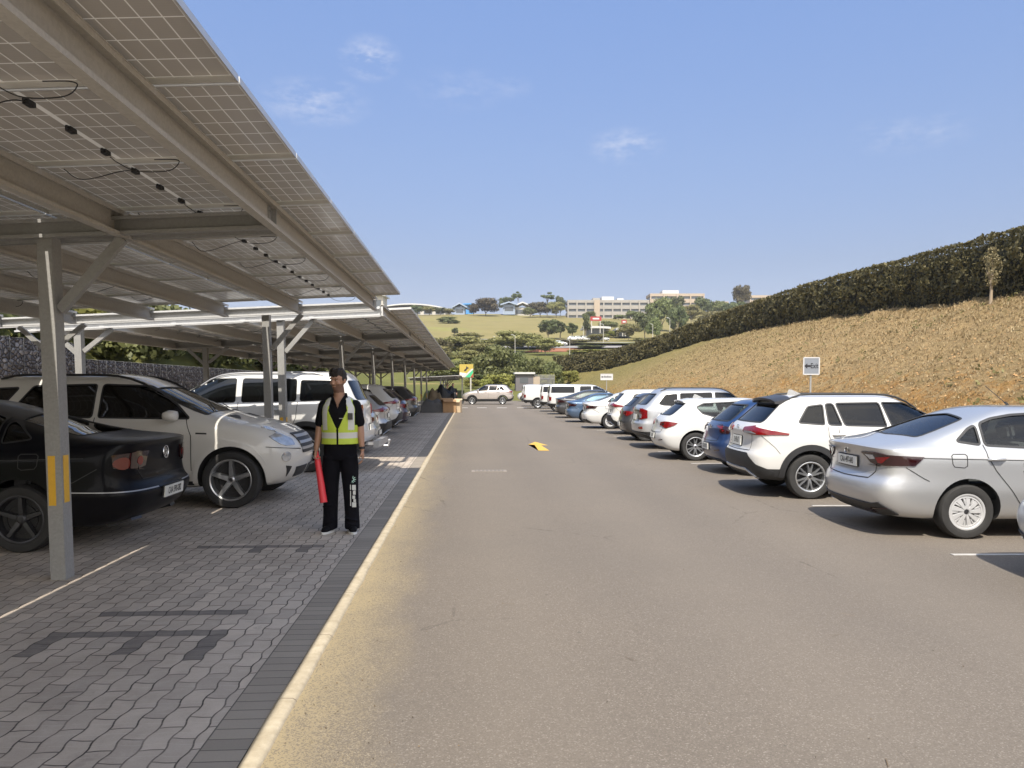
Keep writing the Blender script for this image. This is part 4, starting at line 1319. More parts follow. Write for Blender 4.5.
def channel(bm, p0, p1, h, w, t=.006, side=1, mi=0):
    """C-section: web with top and bottom flanges, lying along p0-p1"""
    p0, p1 = Vector(p0), Vector(p1); d = (p1 - p0).normalized(); s = d.cross(Vector((0, 0, 1))) * side
    up = Vector((0, 0, 1))
    bar(bm, p0, p1, t, h, mi)
    for k in (-1, 1):
        o = up * k * (h/2 - t/2) + s * (w/2 + t/2)
        bar(bm, p0 + o, p1 + o, w, t, mi)
        o = up * k * (h/2 - t - .011) + s * (w - .0)
        bar(bm, p0 + o, p1 + o, t, .022, mi)
def carport(name, label, Y0, Y1, frames, purl0, purl1, rows=3, indiv=None, zoff=0.0, edge=EDGE, post_rows=((-3.39, True), (-6.95, True)), yellow=True, lean=.03, pm=None, detail=True):
    root = thing(name, label, 'carport', (edge, Y0, 0))
    o0 = Vector((edge, Y0, 0))
    def put(nm, bm, m, par=root, sm=None):
        for v in bm.verts: v.co -= o0
        return obj(nm, bm, m, par, sm)
    n = round((Y1 - Y0) / (PL + .008)); pitch = (Y1 - Y0) / n
    ang = math.atan(SL)
    cnt = 0; rest = []
    for j in range(n):
        for i in range(rows):
            xc = edge - PW/2 - i * (PW + .022)
            zc = zb(xc) + .225 + zoff
            loc = Vector((xc, Y0 + (j + .5) * pitch, zc)) - o0
            if cnt >= (indiv if indiv is not None else 99): rest.append(loc); continue
            cnt += 1
            p = bpy.data.objects.new('panel', ME_panel); C.objects.link(p); p.parent = root
            p.location = loc; p.rotation_euler = (0, -ang, 0)
            if detail and (j < 11 and Y0 < 0 or j < 6):
                for k in (-1, 0, 1):
                    q = bpy.data.objects.new('junction_box', ME_jb); C.objects.link(q); q.parent = p; q.location = (0, k*.42, 0)
                for k in (0, 1):
                    q = bpy.data.objects.new('cable', ME_cb[((i + j) % 3) * 2 + k]); C.objects.link(q); q.parent = p
    if rest:
        bm = bmesh.new()
        for loc in rest:
            k = len(bm.verts); bm.from_mesh(ME_panel)
            bm.verts.ensure_lookup_table()
            m = Matrix.Translation(loc) @ Matrix.Rotation(-ang, 4, 'Y')
            for v in bm.verts[k:]: v.co = m @ v.co
        me = bpy.data.meshes.new('panel'); bm.to_mesh(me); bm.free()
        for m_ in (M_panel, M_top, M_alu): me.materials.append(m_)
        o = bpy.data.objects.new('panel', me); C.objects.link(o); o.parent = root; o['kind'] = 'stuff'
    ext = edge - EDGE
    for X in PURX[:max(2, rows * 2)]:
        X += ext
        bm = bmesh.new(); z = zb(X) + zoff + .1
        channel(bm, (X, purl0, z), (X, purl1, z), .20, .065, side=1)
        bar(bm, (X + .045, purl0, z + .104), (X + .045, purl1, z + .104), .05, .006)
        put('purlin', bm, pm or M_purlin)
    xr = PURX[min(len(PURX), max(2, rows * 2)) - 1] + ext
    for fy in frames:
        bm = bmesh.new()
        xa, xb = PURX[0] + ext - .01, xr - .3
        channel(bm, (xb, fy, zb(xb) + zoff + .075), (xa, fy, zb(xa) + zoff + .075), .145, .06, side=1)
        channel(bm, (xb, fy + .15, zb(xb) + zoff + .075), (xa, fy + .15, zb(xa) + zoff + .075), .145, .06, side=-1)
        for X in PURX[:max(2, rows*2)]:
            X += ext; box(bm, (X - .05, fy - .012, zb(X) + zoff), (X + .05, fy - .004, zb(X) + zoff + .17))
        put('rafter', bm, M_galv_sunlit if 12 < fy < 15 else M_galv)
        if detail and fy < 30:
            X = PURX[0] + ext; bm = bmesh.new()      # splice plate with bolts where the rafter meets the edge purlin
            box(bm, (X + .004, fy - .10, zb(X) + zoff + .02), (X + .010, fy + .10, zb(X) + zoff + .18))
            for by_ in (-.06, .06):
                for bz in (.06, .14): tube(bm, [(X + .010, fy + by_, zb(X) + zoff + bz), (X + .022, fy + by_, zb(X) + zoff + bz)], .011, 6)
            put('splice_plate', bm, M_galv)
        for (px_, on) in post_rows:
            px_ += ext
            if px_ < xr - .4: continue
            bm = bmesh.new(); zt = zb(px_) + zoff + .02
            y0, y1 = fy + .005, fy + .145
            L = -lean
            vs = [bm.verts.new(q) for q in ((px_-.06, y0, 0), (px_+.06, y0, 0), (px_+.06, y1, 0), (px_-.06, y1, 0), (px_-.06+L, y0, zt), (px_+.06+L, y0, zt), (px_+.06+L, y1, zt), (px_-.06+L, y1, zt))]
            for f in ((0,3,2,1),(4,5,6,7),(0,1,5,4),(1,2,6,5),(2,3,7,6),(3,0,4,7)): bm.faces.new([vs[k] for k in f])
            po = put('post', bm, M_galv)
            if yellow and px_ > -4:
                bm = bmesh.new()
                lx = L * .82 / zt
                box(bm, (px_ - .045 + lx, y0 - .004, .62), (px_ + .012 + lx, y0 - .0005, 1.03)); box(bm, (px_ + .0605 + lx, y0 + .03, .64), (px_ + .064 + lx, y0 + .11, 1.03))
                put('reflector', bm, M_yellow, po)
            bm = bmesh.new()
            bar(bm, (px_ + .05, fy + .075, 2.22 + zoff), (px_ + .56, fy + .075, zb(px_ + .5) + zoff + .0), .06, .075)
            put('brace', bm, M_galv)
            if not (px_ > -4):
                bm = bmesh.new()
                bar(bm, (px_ - .05, fy + .075, 2.16 + zoff), (px_ - .5, fy + .075, zb(px_ - .5) + zoff + .0), .06, .075)
                put('brace', bm, M_galv)
    return root
carport('solar_carport', 'near solar carport of weathered steel overhanging the top left of the picture', -1.10, 12.87, [-.3, 6.45, 13.16], -1.1, 13.15, indiv=60)
carport('solar_carport', 'long solar carport running away down the left side over the far bays', 15.22, 63.0,
        [14.15, 20.75, 27.45, 34.1, 40.8, 47.5, 54.2, 60.9], 14.15, 63.0)
carport('solar_carport', 'pale low carport beyond the end of the long one by the cardboard boxes', 66.5, 92.0, [67, 74, 81, 88], 66.5, 92, rows=2, indiv=60,
        zoff=-.62, edge=-.75, post_rows=((-2.9, True),), yellow=True, detail=False, pm=M_galv)
# ------------------------------------------------------------------ foliage
def mat_leaf(name, dark, light, var=.5, rough=.55, trans=True):
    g = NT(name); gi = g.n.new('ShaderNodeNewGeometry'); oi = g.n.new('ShaderNodeObjectInfo')
    n = g.noise(g.coord(), .9, 4, .6)
    f = g.math('ADD', g.math('MULTIPLY', gi.outputs['Random Per Island'], var), g.math('MULTIPLY', n, 1 - var), clamp=True)
    c = g.mix(f, dark, light)
    hs = g.n.new('ShaderNodeHueSaturation')
    g.l.new(c, hs.inputs['Color'])
    g.l.new(g.math('ADD', .485, g.math('MULTIPLY', oi.outputs['Random'], .03)), hs.inputs['Hue'])
    g.l.new(g.math('ADD', .85, g.math('MULTIPLY', oi.outputs['Random'], .3)), hs.inputs['Value'])
    g.color(hs.outputs[0]); g.b.inputs['Roughness'].default_value = rough; g.b.inputs['Specular IOR Level'].default_value = .3
    if trans:
        tl = g.n.new('ShaderNodeBsdfTranslucent'); g.l.new(hs.outputs[0], tl.inputs['Color'])
        ms = g.n.new('ShaderNodeMixShader'); ms.inputs[0].default_value = .28
        g.l.new(g.b.outputs[0], ms.inputs[1]); g.l.new(tl.outputs[0], ms.inputs[2]); g.l.new(ms.outputs[0], g.o.inputs['Surface'])
    return g.m
L_hedge = mat_leaf('hedge_leaves', (.045, .050, .018), (.23, .20, .085))
L_dark = mat_leaf('dark_green_leaves', (.055, .070, .030), (.17, .19, .075))
L_mid = mat_leaf('mid_green_leaves', (.075, .092, .034), (.24, .26, .10))
L_olive = mat_leaf('olive_leaves', (.115, .115, .042), (.31, .285, .115))
L_yel = mat_leaf('yellow_green_leaves', (.14, .15, .03), (.34, .33, .09))
L_brown = mat_leaf('brown_green_leaves', (.06, .052, .028), (.17, .14, .075))
M_bark = plain('bark', (.16, .13, .10), .9, vary=.3, vs=8)
M_palebark = plain('pale_bark', (.34, .27, .19), .9, vary=.25, vs=12)
class Leaves:
    """plain lists of leaf quads; much quicker than bmesh for tens of thousands"""
    def __init__(s): s.v, s.f = [], []
    def add(s, *pts):
        k = len(s.v); s.v.extend([tuple(p) for p in pts]); s.f.append(tuple(range(k, k + len(pts))))
    def mesh(s, name, mat, dz=0.0):
        me = bpy.data.meshes.new(name)
        me.from_pydata([(x, y, z + dz) for x, y, z in s.v] if dz else s.v, [], s.f); me.materials.append(mat)
        return me
def leaf(bm, p, s, rnd, nrm=None, asp=1.7):
    g = rnd.gauss
    if nrm is None: ax, ay, az = g(0, 1), g(0, 1), g(0, 1)
    else: ax, ay, az = nrm[0] + g(0, .55), nrm[1] + g(0, .55), nrm[2] + g(0, .55)
    l = math.sqrt(ax*ax + ay*ay + az*az) or 1; ax /= l; ay /= l; az /= l
    rx, ry, rz = g(0, 1), g(0, 1), g(0, 1); d = rx*ax + ry*ay + rz*az
    rx -= d*ax; ry -= d*ay; rz -= d*az
    l = math.sqrt(rx*rx + ry*ry + rz*rz) or 1; rx /= l; ry /= l; rz /= l
    cx, cy, cz = ay*rz - az*ry, az*rx - ax*rz, ax*ry - ay*rx
    u = s * asp / 2; v = s / 2; x, y, z = p
    bm.add((x - rx*u, y - ry*u, z - rz*u), (x + cx*v - rx*u*.1, y + cy*v - ry*u*.1, z + cz*v - rz*u*.1),
           (x + rx*u, y + ry*u, z + rz*u), (x - cx*v + rx*u*.1, y - cy*v + ry*u*.1, z - cz*v + rz*u*.1))
def crown_bm(seed, w, d, h, n, ls, lumps=14, flat=1.0):
    """leaves gathered in lumps through an uneven crown volume; base of the crown at z = 0"""
    rnd = random.Random(seed); bm = Leaves()
    cs = []
    for k in range(lumps):
        a = rnd.uniform(0, 6.28); r = math.sqrt(rnd.random()) * .72; zz = rnd.uniform(.18, .86)
        sh = math.sqrt(max(.05, 1 - ((zz - .45) / .62) ** 2))
        cs.append((Vector((math.cos(a)*r*sh*w/2, math.sin(a)*r*sh*d/2, zz*h)), rnd.uniform(.20, .36)))
    for i in range(n):
        c, rr = cs[i % lumps]
        v = Vector((rnd.gauss(0, 1), rnd.gauss(0, 1), rnd.gauss(0, 1))).normalized()
        rad = rr * (rnd.random() ** .35)
        p = c + Vector((v.x*rad*w*.62, v.y*rad*d*.62, v.z*rad*h*.60*flat))
        p += Vector((rnd.gauss(0, .02)*w, rnd.gauss(0, .02)*d, rnd.gauss(0, .015)*h))
        if p.z < 0: p.z = -p.z * .3
        leaf(bm, p, ls * rnd.uniform(.6, 1.4), rnd, v)
    return bm
def trunk_bm(seed, h, hc, w, r):
    rnd = random.Random(seed); bm = bmesh.new()
    tube(bm, [(0, 0, -.3), (rnd.uniform(-.1, .1)*r*4, 0, hc*.6), (rnd.uniform(-.1, .1)*r*6, rnd.uniform(-.1, .1)*r*4, hc*1.05)], r, 8, taper=r*.62)
    for k in range(6):
        a = rnd.uniform(0, 6.28); q = w * rnd.uniform(.18, .34)
        tube(bm, [(0, 0, hc*rnd.uniform(.7, .95)), (math.cos(a)*q*.5, math.sin(a)*q*.5, hc + (h-hc)*.30), (math.cos(a)*q, math.sin(a)*q, hc + (h-hc)*rnd.uniform(.5, .75))], r*.5, 5, taper=r*.15)
    return bm
TREEKINDS = {}
def tree_kind(key, seed, w, h, hc, n, ls, lm, lumps=14, flat=1.0, bark=None):
    me1 = crown_bm(seed, w, w*.95, h - hc, n, ls, lumps, flat).mesh('crown', lm, hc)
    me2 = bpy.data.meshes.new('trunk'); b = trunk_bm(seed, h, hc, w, max(.06, h*.022)); b.to_mesh(me2); b.free(); me2.materials.append(bark or M_bark)
    TREEKINDS[key] = (me1, me2)
def tree(key, name, label, px, dist, sx=1.0, sz=1.0, rz=0, group=None, cat='tree', z=None, hx=None):
    p = at(px, dist) if hx is None else Vector(hx)
    if z is not None: p.z = z
    t = thing(name, label, cat, p, rz, group)
    me1, me2 = TREEKINDS[key]
    for nm, me in (('crown', me1), ('trunk', me2)):
        o = bpy.data.objects.new(nm, me); C.objects.link(o); o.parent = t; o.scale = (sx, sx, sz)
    return t
# unit-size kinds: 10 m wide, 8 m high
tree_kind('round_dark', 1, 10, 8, 1.6, 3800, .42, L_dark, 20)
tree_kind('round_mid', 2, 10, 8, 1.2, 3800, .42, L_mid, 20)
tree_kind('olive', 3, 11, 7, 1.6, 3800, .42, L_olive, 22, .8)
tree_kind('brown', 4, 12, 8, 1.8, 3600, .42, L_brown, 20)
tree_kind('bush', 5, 9, 6.5, .3, 5200, .36, L_mid, 26)
tree_kind('yellow', 6, 8, 4, .2, 2600, .34, L_yel, 18)
tree_kind('tall', 7, 5, 10, 3.2, 2200, .38, L_dark, 14)
tree_kind('umbrella', 8, 9, 9, 6.2, 1500, .4, L_dark, 10, .6)

# ------- the clipped hedge along the top of the bank
def hedge_path(n=220):
    pts = []
    for i in range(n + 1):
        Y = 11 + (111.5 - 11) * i / n
        pts.append(Vector((lerp_tab(CREST_X, Y), Y, lerp_tab(CREST_Z, Y))))
    return pts
HP = hedge_path()
hroot = thing('hedge', 'tall clipped dark hedge running along the top of the dry bank', 'hedge', HP[0])
rnd = random.Random(3)
def hedge_h(s):  # crown height wobble with distance
    return 2.48 + .12 * noise.noise(Vector((s * .35, 1, 0))) + .05 * noise.noise(Vector((s * 1.3, 7, 0)))
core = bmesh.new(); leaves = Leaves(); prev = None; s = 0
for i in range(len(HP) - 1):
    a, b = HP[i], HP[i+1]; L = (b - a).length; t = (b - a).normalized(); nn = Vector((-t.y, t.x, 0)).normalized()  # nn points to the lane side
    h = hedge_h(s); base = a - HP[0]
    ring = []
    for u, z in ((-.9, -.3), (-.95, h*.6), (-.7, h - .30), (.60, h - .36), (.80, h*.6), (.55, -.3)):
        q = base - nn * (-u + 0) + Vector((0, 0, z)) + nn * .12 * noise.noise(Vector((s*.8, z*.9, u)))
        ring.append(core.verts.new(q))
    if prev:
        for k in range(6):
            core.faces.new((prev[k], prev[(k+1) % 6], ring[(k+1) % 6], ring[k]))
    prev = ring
    dist = a.length
    dens = 850 if dist < 45 else (380 if dist < 75 else 240)
    ls = .085 if dist < 45 else (.13 if dist < 75 else .19)
    for k in range(int(L * dens)):
        f = rnd.random(); c = a.lerp(b, f) - HP[0]
        side = rnd.random()
        wob = .22 * noise.noise(Vector((s*.55 + f*L*.55, 0, 3))) + .26 * noise.noise(Vector((s*1.6, 2, 0)))
        if side < .62:
            z = -.05 + (h + .05) * rnd.random() ** .9
            bul = .72 + .22 * math.sin(PI * min(1, z / h)) + .26 * noise.noise(Vector((s*.7, z*1.2, 5))) + .14 * noise.noise(Vector((s*2.1, z*2.6, 9)))
            if z < .5: bul -= .15 * (1 - z / .5)
            p = c + nn * (bul + rnd.gauss(0, .07)) + Vector((0, 0, z)); nr = nn
        elif side < .88:
            u = rnd.uniform(-.95, .9)
            p = c + nn * u + Vector((0, 0, h + .0 - .22 * abs(u) ** 3 + abs(rnd.gauss(0, .025)) + .04 * noise.noise(Vector((s*1.5, u*2, 0))))); nr = Vector((0, 0, 1))
        else:
            z = .4 + (h - .4) * rnd.random(); p = c - nn * (.95 + rnd.gauss(0, .08)) + Vector((0, 0, z)); nr = -nn
        leaf(leaves, p, ls * rnd.uniform(.6, 1.4), rnd, nr)
    s += L
obj('foliage', leaves.mesh('foliage', L_hedge), L_hedge, hroot)
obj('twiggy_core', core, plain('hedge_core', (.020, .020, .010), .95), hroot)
st = bmesh.new(); s = 0
for i in range(0, len(HP) - 1, 2):
    a = HP[i] - HP[0]
    for k in range(2):
        o = Vector((rnd.uniform(-.2, .5), rnd.uniform(0, .8), 0))
        tube(st, [a + o - Vector((0, 0, .2)), a + o + Vector((rnd.uniform(-.15, .15), rnd.uniform(-.1, .1), 1.0))], .045, 5, taper=.03)
obj('stem', st, M_bark, hroot)['kind'] = 'stuff'
# pale sapling standing in front of the hedge
p = at(984, 28.2); pz = terr(p.x, p.y)
sp_ = thing('sapling', 'slim pale-stemmed young tree standing in front of the hedge', 'tree', (p.x + .75, p.y + .9, bank_h(p.x + .75, p.y + .9) - .05)); sp_.scale = (.72, .72, .82)
b = bmesh.new(); rr = random.Random(8)
tube(b, [(0, 0, 0), (.02, 0, .7), (.0, .02, 1.3)], .085, 8, taper=.06)
for k in range(9):
    a = rr.uniform(0, 6.28); q = rr.uniform(.1, .3); tube(b, [(0, 0, .7 + k*.06), (math.cos(a)*q, math.sin(a)*q, 1.5 + rr.random()*.7)], .03, 5, taper=.008)
obj('trunk', b, M_palebark, sp_)
b = Leaves()
for k in range(700):
    z = rr.uniform(.95, 2.7); a = rr.uniform(0, 6.28)
    w_ = (.36 * math.sin(PI * min(1, (z - .6) / 2.4)) + .05) * (1 + .9 * noise.noise(Vector((math.cos(a)*1.3, math.sin(a)*1.3, z*2.4))))
    if noise.noise(Vector((math.cos(a)*2, math.sin(a)*2, z*4 + 9))) < -.18: continue
    leaf(b, Vector((math.cos(a)*w_*rr.random()**.5, math.sin(a)*w_*rr.random()**.5, z)), .075, rr)
M_pl = mat_leaf('pale_leaves', (.15, .12, .06), (.36, .30, .17)); obj('crown', b.mesh('crown', M_pl), M_pl, sp_)

# ------- dry tufts and clods on the bank (uncountable)
b = Leaves(); rr = random.Random(12)
for k in range(30000):
    Y = 9 + 60 * rr.random() ** 1.5; cx = lerp_tab(CREST_X, Y)
    t = rr.random() ** .8; X = 10.4 + (cx - 10.6) * t
    if noise.noise(Vector((X*.8, Y*.8, 4))) + .45*t < -.15 + rr.uniform(-.25, .25): continue
    z = bank_h(X, Y) - .03; hgt = rr.uniform(.04, .11) * (.7 + .6*t)
    for q in range(3):
        a = rr.uniform(0, 6.28); dx, dy = math.cos(a), math.sin(a); w_ = .012 + Y*.0004; le = rr.uniform(.3, .9) * hgt
        b.add((X - dy*w_, Y + dx*w_, z), (X + dy*w_, Y - dx*w_, z), (X + dx*le, Y + dy*le, z + hgt * rr.uniform(.7, 1.2)))
M_straw = mat_leaf('straw', (.26, .20, .10), (.56, .45, .25))
tag(obj('dry_grass', b.mesh('dry_grass', M_straw), M_straw), 'dry straw coloured tufts scattered over the sandy bank', 'grass', kind='stuff')
b = Leaves()
for k in range(4500):
    Y = 9 + 50 * rr.random() ** 1.6; cx = lerp_tab(CREST_X, Y); t = rr.random() ** 1.5; X = 10.3 + (cx - 10.6) * t
    r_ = rr.uniform(.015, .045) * (1.3 - t*.5); z = bank_h(X, Y) - .02
    j = lambda: rr.uniform(.6, 1.2) * r_
    P = [(X + j(), Y, z + .3*r_), (X, Y + j(), z + .2*r_), (X - j(), Y, z + .3*r_), (X, Y - j(), z + .2*r_), (X + .2*r_, Y, z + j())]
    for q in range(4): b.add(P[q], P[(q+1) % 4], P[4])
tag(obj('soil_clods', b.mesh('soil_clods', plain('orange_soil', (.42, .25, .11), .95, vary=.4, vs=3)), plain('orange_soil', (.42, .25, .11), .95, vary=.4, vs=3)), 'loose orange clods of earth on the lower bank', 'soil', kind='stuff')
b = Leaves()
for k in range(1100):
    Y = 10 + 60 * rr.random() ** 1.4; cx = lerp_tab(CREST_X, Y); t = rr.random(); X = 10.4 + (cx - 10.6) * t
    if noise.noise(Vector((X*.35, Y*.35, 14))) < .12: continue
    z = bank_h(X, Y)
    for q in range(5): leaf(b, Vector((X + rr.gauss(0, .07), Y + rr.gauss(0, .07), z + rr.uniform(0, .12))), .07, rr)
tag(obj('weeds', b.mesh('weeds', L_olive), L_olive), 'small green weeds sprouting on the bank', 'weeds', kind='stuff')

# ------- left: gabion wall and shrubs behind
def mat_gabion():
    g = NT('gabion_stones'); co = g.coord(); sc = g.scale(co, (1, 1, 1.35))
    d = g.voro(sc, 7.5); col = g.voro(sc, 7.5, out='Color'); r_ = g.xyz(col)[0]
    e = g.voro(sc, 7.5, 'DISTANCE_TO_EDGE'); n = g.noise(co, 30, 4)
    c = g.ramp(r_, [(0, (.13, .115, .11)), (.5, (.26, .235, .22)), (1, (.44, .41, .39))])
    c = g.mix(g.math('MULTIPLY', n, .3), c, (.16, .13, .12))
    c = g.mix(g.ramp(e, [(.02, 1), (.10, 0)]), c, (.025, .02, .02))
    g.color(c); g.b.inputs['Roughness'].default_value = .9
    g.bump(g.math('ADD', g.math('MULTIPLY', e, 4.0), g.math('MULTIPLY', r_, .6)), 1.0, .07)
    return g.m
M_gab = mat_gabion(); M_wire = plain('wire', (.30, .30, .29), .5, .6)
def gabion(Y0, Y1, h, label):
    t = thing('gabion_wall', label, 'wall', (-9.5, Y0, 0), group=None)
    b = bmesh.new(); box(b, (-1.0, 0, -.1), (0, Y1 - Y0, h)); bmesh.ops.bevel(b, geom=b.edges[:], offset=.05, segments=2, affect='EDGES')
    obj('stone_fill', b, M_gab, t)
    b = bmesh.new(); y = 0
    while y <= Y1 - Y0: bar(b, (.012, y, 0), (.012, y, h + .01), .006, .006, up=(1, 0, 0)); bar(b, (-1, y, h + .012), (.012, y, h + .012), .006, .006); y += .5
    z = .25
    while z < h + .02: bar(b, (.016, 0, z), (.016, Y1 - Y0, z), .006, .006); z += .3
    obj('wire_mesh', b, M_wire, t)
gabion(4, 19.7, 2.62, 'taller near stretch of grey gabion wall behind the carports')
gabion(19.72, 64, 2.26, 'lower far stretch of grey gabion wall behind the carports')
TREEKINDS_b = []
for i in range(4):
    TREEKINDS_b.append(crown_bm(60 + i, 5.2, 3.6, 2.3, 3600, .15, 20).mesh('shrub', [L_mid, L_dark, L_mid, L_yel][i]))
names = ['dark leafy', 'bushy green', 'loose green', 'yellowish green']
ORD = ['first', 'second', 'third', 'fourth', 'fifth', 'sixth', 'seventh', 'eighth', 'ninth', 'tenth', 'eleventh', 'twelfth', 'thirteenth', 'fourteenth', 'fifteenth', 'sixteenth', 'seventeenth', 'last']
for i in range(18):
    y = 7 + i * 3.3; x = -11.6 - (i % 3) * .5
    o = bpy.data.objects.new('shrub', TREEKINDS_b[[0, 1, 2, 0, 1, 3][i % 6] if i > 4 else i % 3]); C.objects.link(o)
    o.location = (x, y, terr(x, y) - .3); o.rotation_euler = (0, 0, i * 1.7); o.scale = (1, 1, .85 + .25 * ((i * 7) % 5) / 5)
    tag(o, '%s shrub behind the gabion wall from its near end' % ORD[i], 'shrub', 'shrubs behind the gabion wall')
# ------------------------------------------------------------------ the far hillside
M_conc = plain('pale_concrete', (.31, .29, .26), .8, vary=.08, vs=.3)
M_conc2 = plain('warm_concrete', (.38, .31, .24), .8, vary=.08, vs=.3)
M_glassd = plain('dark_window_band', (.09, .10, .11), .25)
M_wroof = plain('white_roof', (.52, .52, .52), .5)
M_broof = plain('blue_cladding', (.28, .34, .44), .6)
M_bluep = plain('bright_blue_cladding', (.06, .25, .55), .6)
M_rroof = plain('red_brown_roof', (.34, .15, .10), .8, vary=.15, vs=.5)
M_pwall = plain('pale_wall', (.44, .42, .38), .8)
def office(name, label, px0, px1, dist, ztop, floors, m, extra=None, depth=16, zbase=None, bays=8):
    a, b = at(px0, dist), at(px1, dist); a.z = b.z = 0
    w = (b - a).length; ang = math.atan2(b.y - a.y, b.x - a.x)
    zb_ = min(terr(a.x, a.y), terr(b.x, b.y)) - 1 if zbase is None else zbase
    H = ztop - zb_
    t = thing(name, label, 'building', (a.x, a.y, zb_), ang)
    bm = bmesh.new(); box(bm, (.6, .6, 0), (w - .6, depth - .6, H - .2)); obj('glazing', bm, M_glassd, t)
    fh = H / floors
    for k in range(floors + 1):
        bm = bmesh.new()
        z0 = k*fh - (fh*.28 if k else 0); z1 = k*fh + fh*.30 if k < floors else H + .6
        box(bm, (0, 0, max(0, z0)), (w, depth, z1)); obj('floor_band', bm, m, t)
    for k in range(bays + 1):
        bm = bmesh.new(); x = (w - .8) * k / bays
        box(bm, (x, -.5, 0), (x + .8, .1, H + .2)); obj('pier', bm, m, t)
    if extra: extra(t, w, H, depth)
    return t
def top_box(x0, x1, h, m=M_conc, y0=4):
    def f(t, w, H, depth):
        bm = bmesh.new(); box(bm, (w*x0, y0, H), (w*x1, depth - 2, H + h)); obj('rooftop_block', bm, m, t)
    return f
def ob1(t, w, H, depth):
    for a, b_, h, m in ((.32, .41, 2.2, M_conc), (.43, .58, 3.0, M_wroof), (.62, .70, 2.0, M_wroof)):
        bm = bmesh.new(); box(bm, (w*a, 4, H + .6), (w*b_, depth - 3, H + h)); obj('rooftop_block', bm, m, t)
    bm = bmesh.new(); box(bm, (w*.325, -1.6, 0), (w*.395, .2, H + .4)); obj('stair_tower', bm, M_conc2, t)
    bm = bmesh.new(); box(bm, (w*.30, -2, -.8), (w*.42, -.0, 3.2)); obj('entrance', bm, M_pwall, t)
office('office_building', 'long four-storey pale concrete office block on the hilltop', 567, 648, 455, 51.5, 4, M_conc, ob1, bays=9, zbase=37)
office('office_building', 'warm beige office block behind the trees right of the long one', 649, 703, 520, 63.0, 3, M_conc2, top_box(.25, .55, 3.2, M_wroof), zbase=50, bays=4)
office('office_building', 'small beige building showing above the hedge on the skyline', 748, 782, 560, 66.5, 2, M_conc2, None, zbase=58, bays=3)
office('office_building', 'tiny pale block on the skyline left of the round tree', 712, 727, 560, 62.0, 2, M_conc2, None, zbase=55, bays=2)
def hall(name, label, px0, px1, dist, z0, z1, mwall, mroof, rise=2.5, depth=30, kind='arch', bands=True):
    a, b = at(px0, dist, 0), at(px1, dist, 0)
    w = (b - a).length; ang = math.atan2(b.y - a.y, b.x - a.x)
    t = thing(name, label, 'building', (a.x, a.y, z0), ang)
    bm = bmesh.new(); box(bm, (0, 0, 0), (w, depth, z1 - z0 - .1)); obj('wall', bm, mwall, t)
    bm = bmesh.new(); n = 14 if kind == 'arch' else 2; rows = []
    for k in range(n + 1):
        f = k / n; z = z1 - z0 + rise * (1 - (2*f - 1) ** 2 if kind == 'arch' else 1 - abs(2*f - 1))
        x = -1.5 + (w + 3) * f
        rows.append([bm.verts.new(q) for q in ((x, -2, z - .8), (x, depth + 1, z - .8), (x, depth + 1, z), (x, -2, z))])
    for p, q in zip(rows, rows[1:]):
        for i in range(4): bm.faces.new((p[i], q[i], q[(i+1) % 4], p[(i+1) % 4]))
    bm.faces.new(rows[0]); bm.faces.new(rows[-1][::-1])
    bmesh.ops.recalc_face_normals(bm, faces=bm.faces)
    obj('roof', bm, mroof, t)
    if bands:
        nb = max(1, int(w / 7))
        for k in range(nb):
            bm = bmesh.new(); x = w * (k + .15) / nb; box(bm, (x, -.12, (z1-z0)*.35), (x + w/nb*.7, -.02, (z1-z0)*.75)); obj('window', bm, M_glassd, t)
    return t
hall('long_hall', 'long low hall with a gently curved white roof on the left skyline', 376, 446, 500, 46, 51.5, M_pwall, M_wroof, 3.2)
hall('pale_house', 'small pale blue house beside the white-roofed hall', 455, 465, 470, 44, 49.6, M_broof, M_broof, 2.4, 12, 'gable')
hall('blue_shed', 'bright blue flat-topped shed on the skyline behind the big brown tree', 465, 473, 500, 47, 54.5, M_bluep, M_bluep, .3, 10, 'arch', False)
hall('pale_house', 'pale blue gabled house right of the big brown tree', 503, 515, 465, 44.5, 50.6, M_broof, M_broof, 1.6, 12, 'gable')
hall('pale_house', 'low white gabled house next to the pale blue one', 513, 532, 468, 43, 49.2, M_pwall, M_wroof, 3.2, 12, 'gable')
hall('grandstand', 'small white building peeping out at the end of the near carport', 371, 384, 440, 42, 53.2, M_pwall, M_wroof, .5, 14, 'arch')
hall('low_building', 'long low building with a red-brown roof beyond the car park', 508, 610, 190, 8.0, 8.6, M_pwall, M_rroof, 2.2, 10, 'arch', False)
hall('shop', 'roadside shop with a red sign and white canopy roof', 586, 606, 300, 21, 24.4, M_glassd, M_wroof, .3, 8, 'arch', False)
hall('shop', 'smaller roadside kiosk with a red and white roof sign', 619, 629, 295, 20.5, 23.6, M_glassd, M_wroof, .3, 8, 'arch', False)
M_redsign = plain('red_sign', (.32, .03, .03), .6)
for px0, px1, z, lb in ((590, 601, 26.6, 'red sign board above the roadside shop'), (621, 626, 25.4, 'small red sign board above the kiosk')):
    a, b = at(px0, 292, 0), at(px1, 292, 0)
    t = thing('roof_sign', lb, 'sign', (a.x, a.y, z - 5))
    w = (b - a).length
    bm = bmesh.new(); box(bm, (0, 0, 4.6), (w, .3, 6.2)); obj('board', bm, M_redsign, t)
    bm = bmesh.new(); box(bm, (.3, .05, 0), (.6, .25, 4.6)); obj('support', bm, M_pwall, t); bm = bmesh.new(); box(bm, (w - .6, .05, 0), (w - .3, .25, 4.6)); obj('support', bm, M_pwall, t)
    bm = bmesh.new(); box(bm, (w*.2, -.06, 5.1), (w*.8, -.01, 5.7)); obj('lettering_band', bm, M_wroof, t)
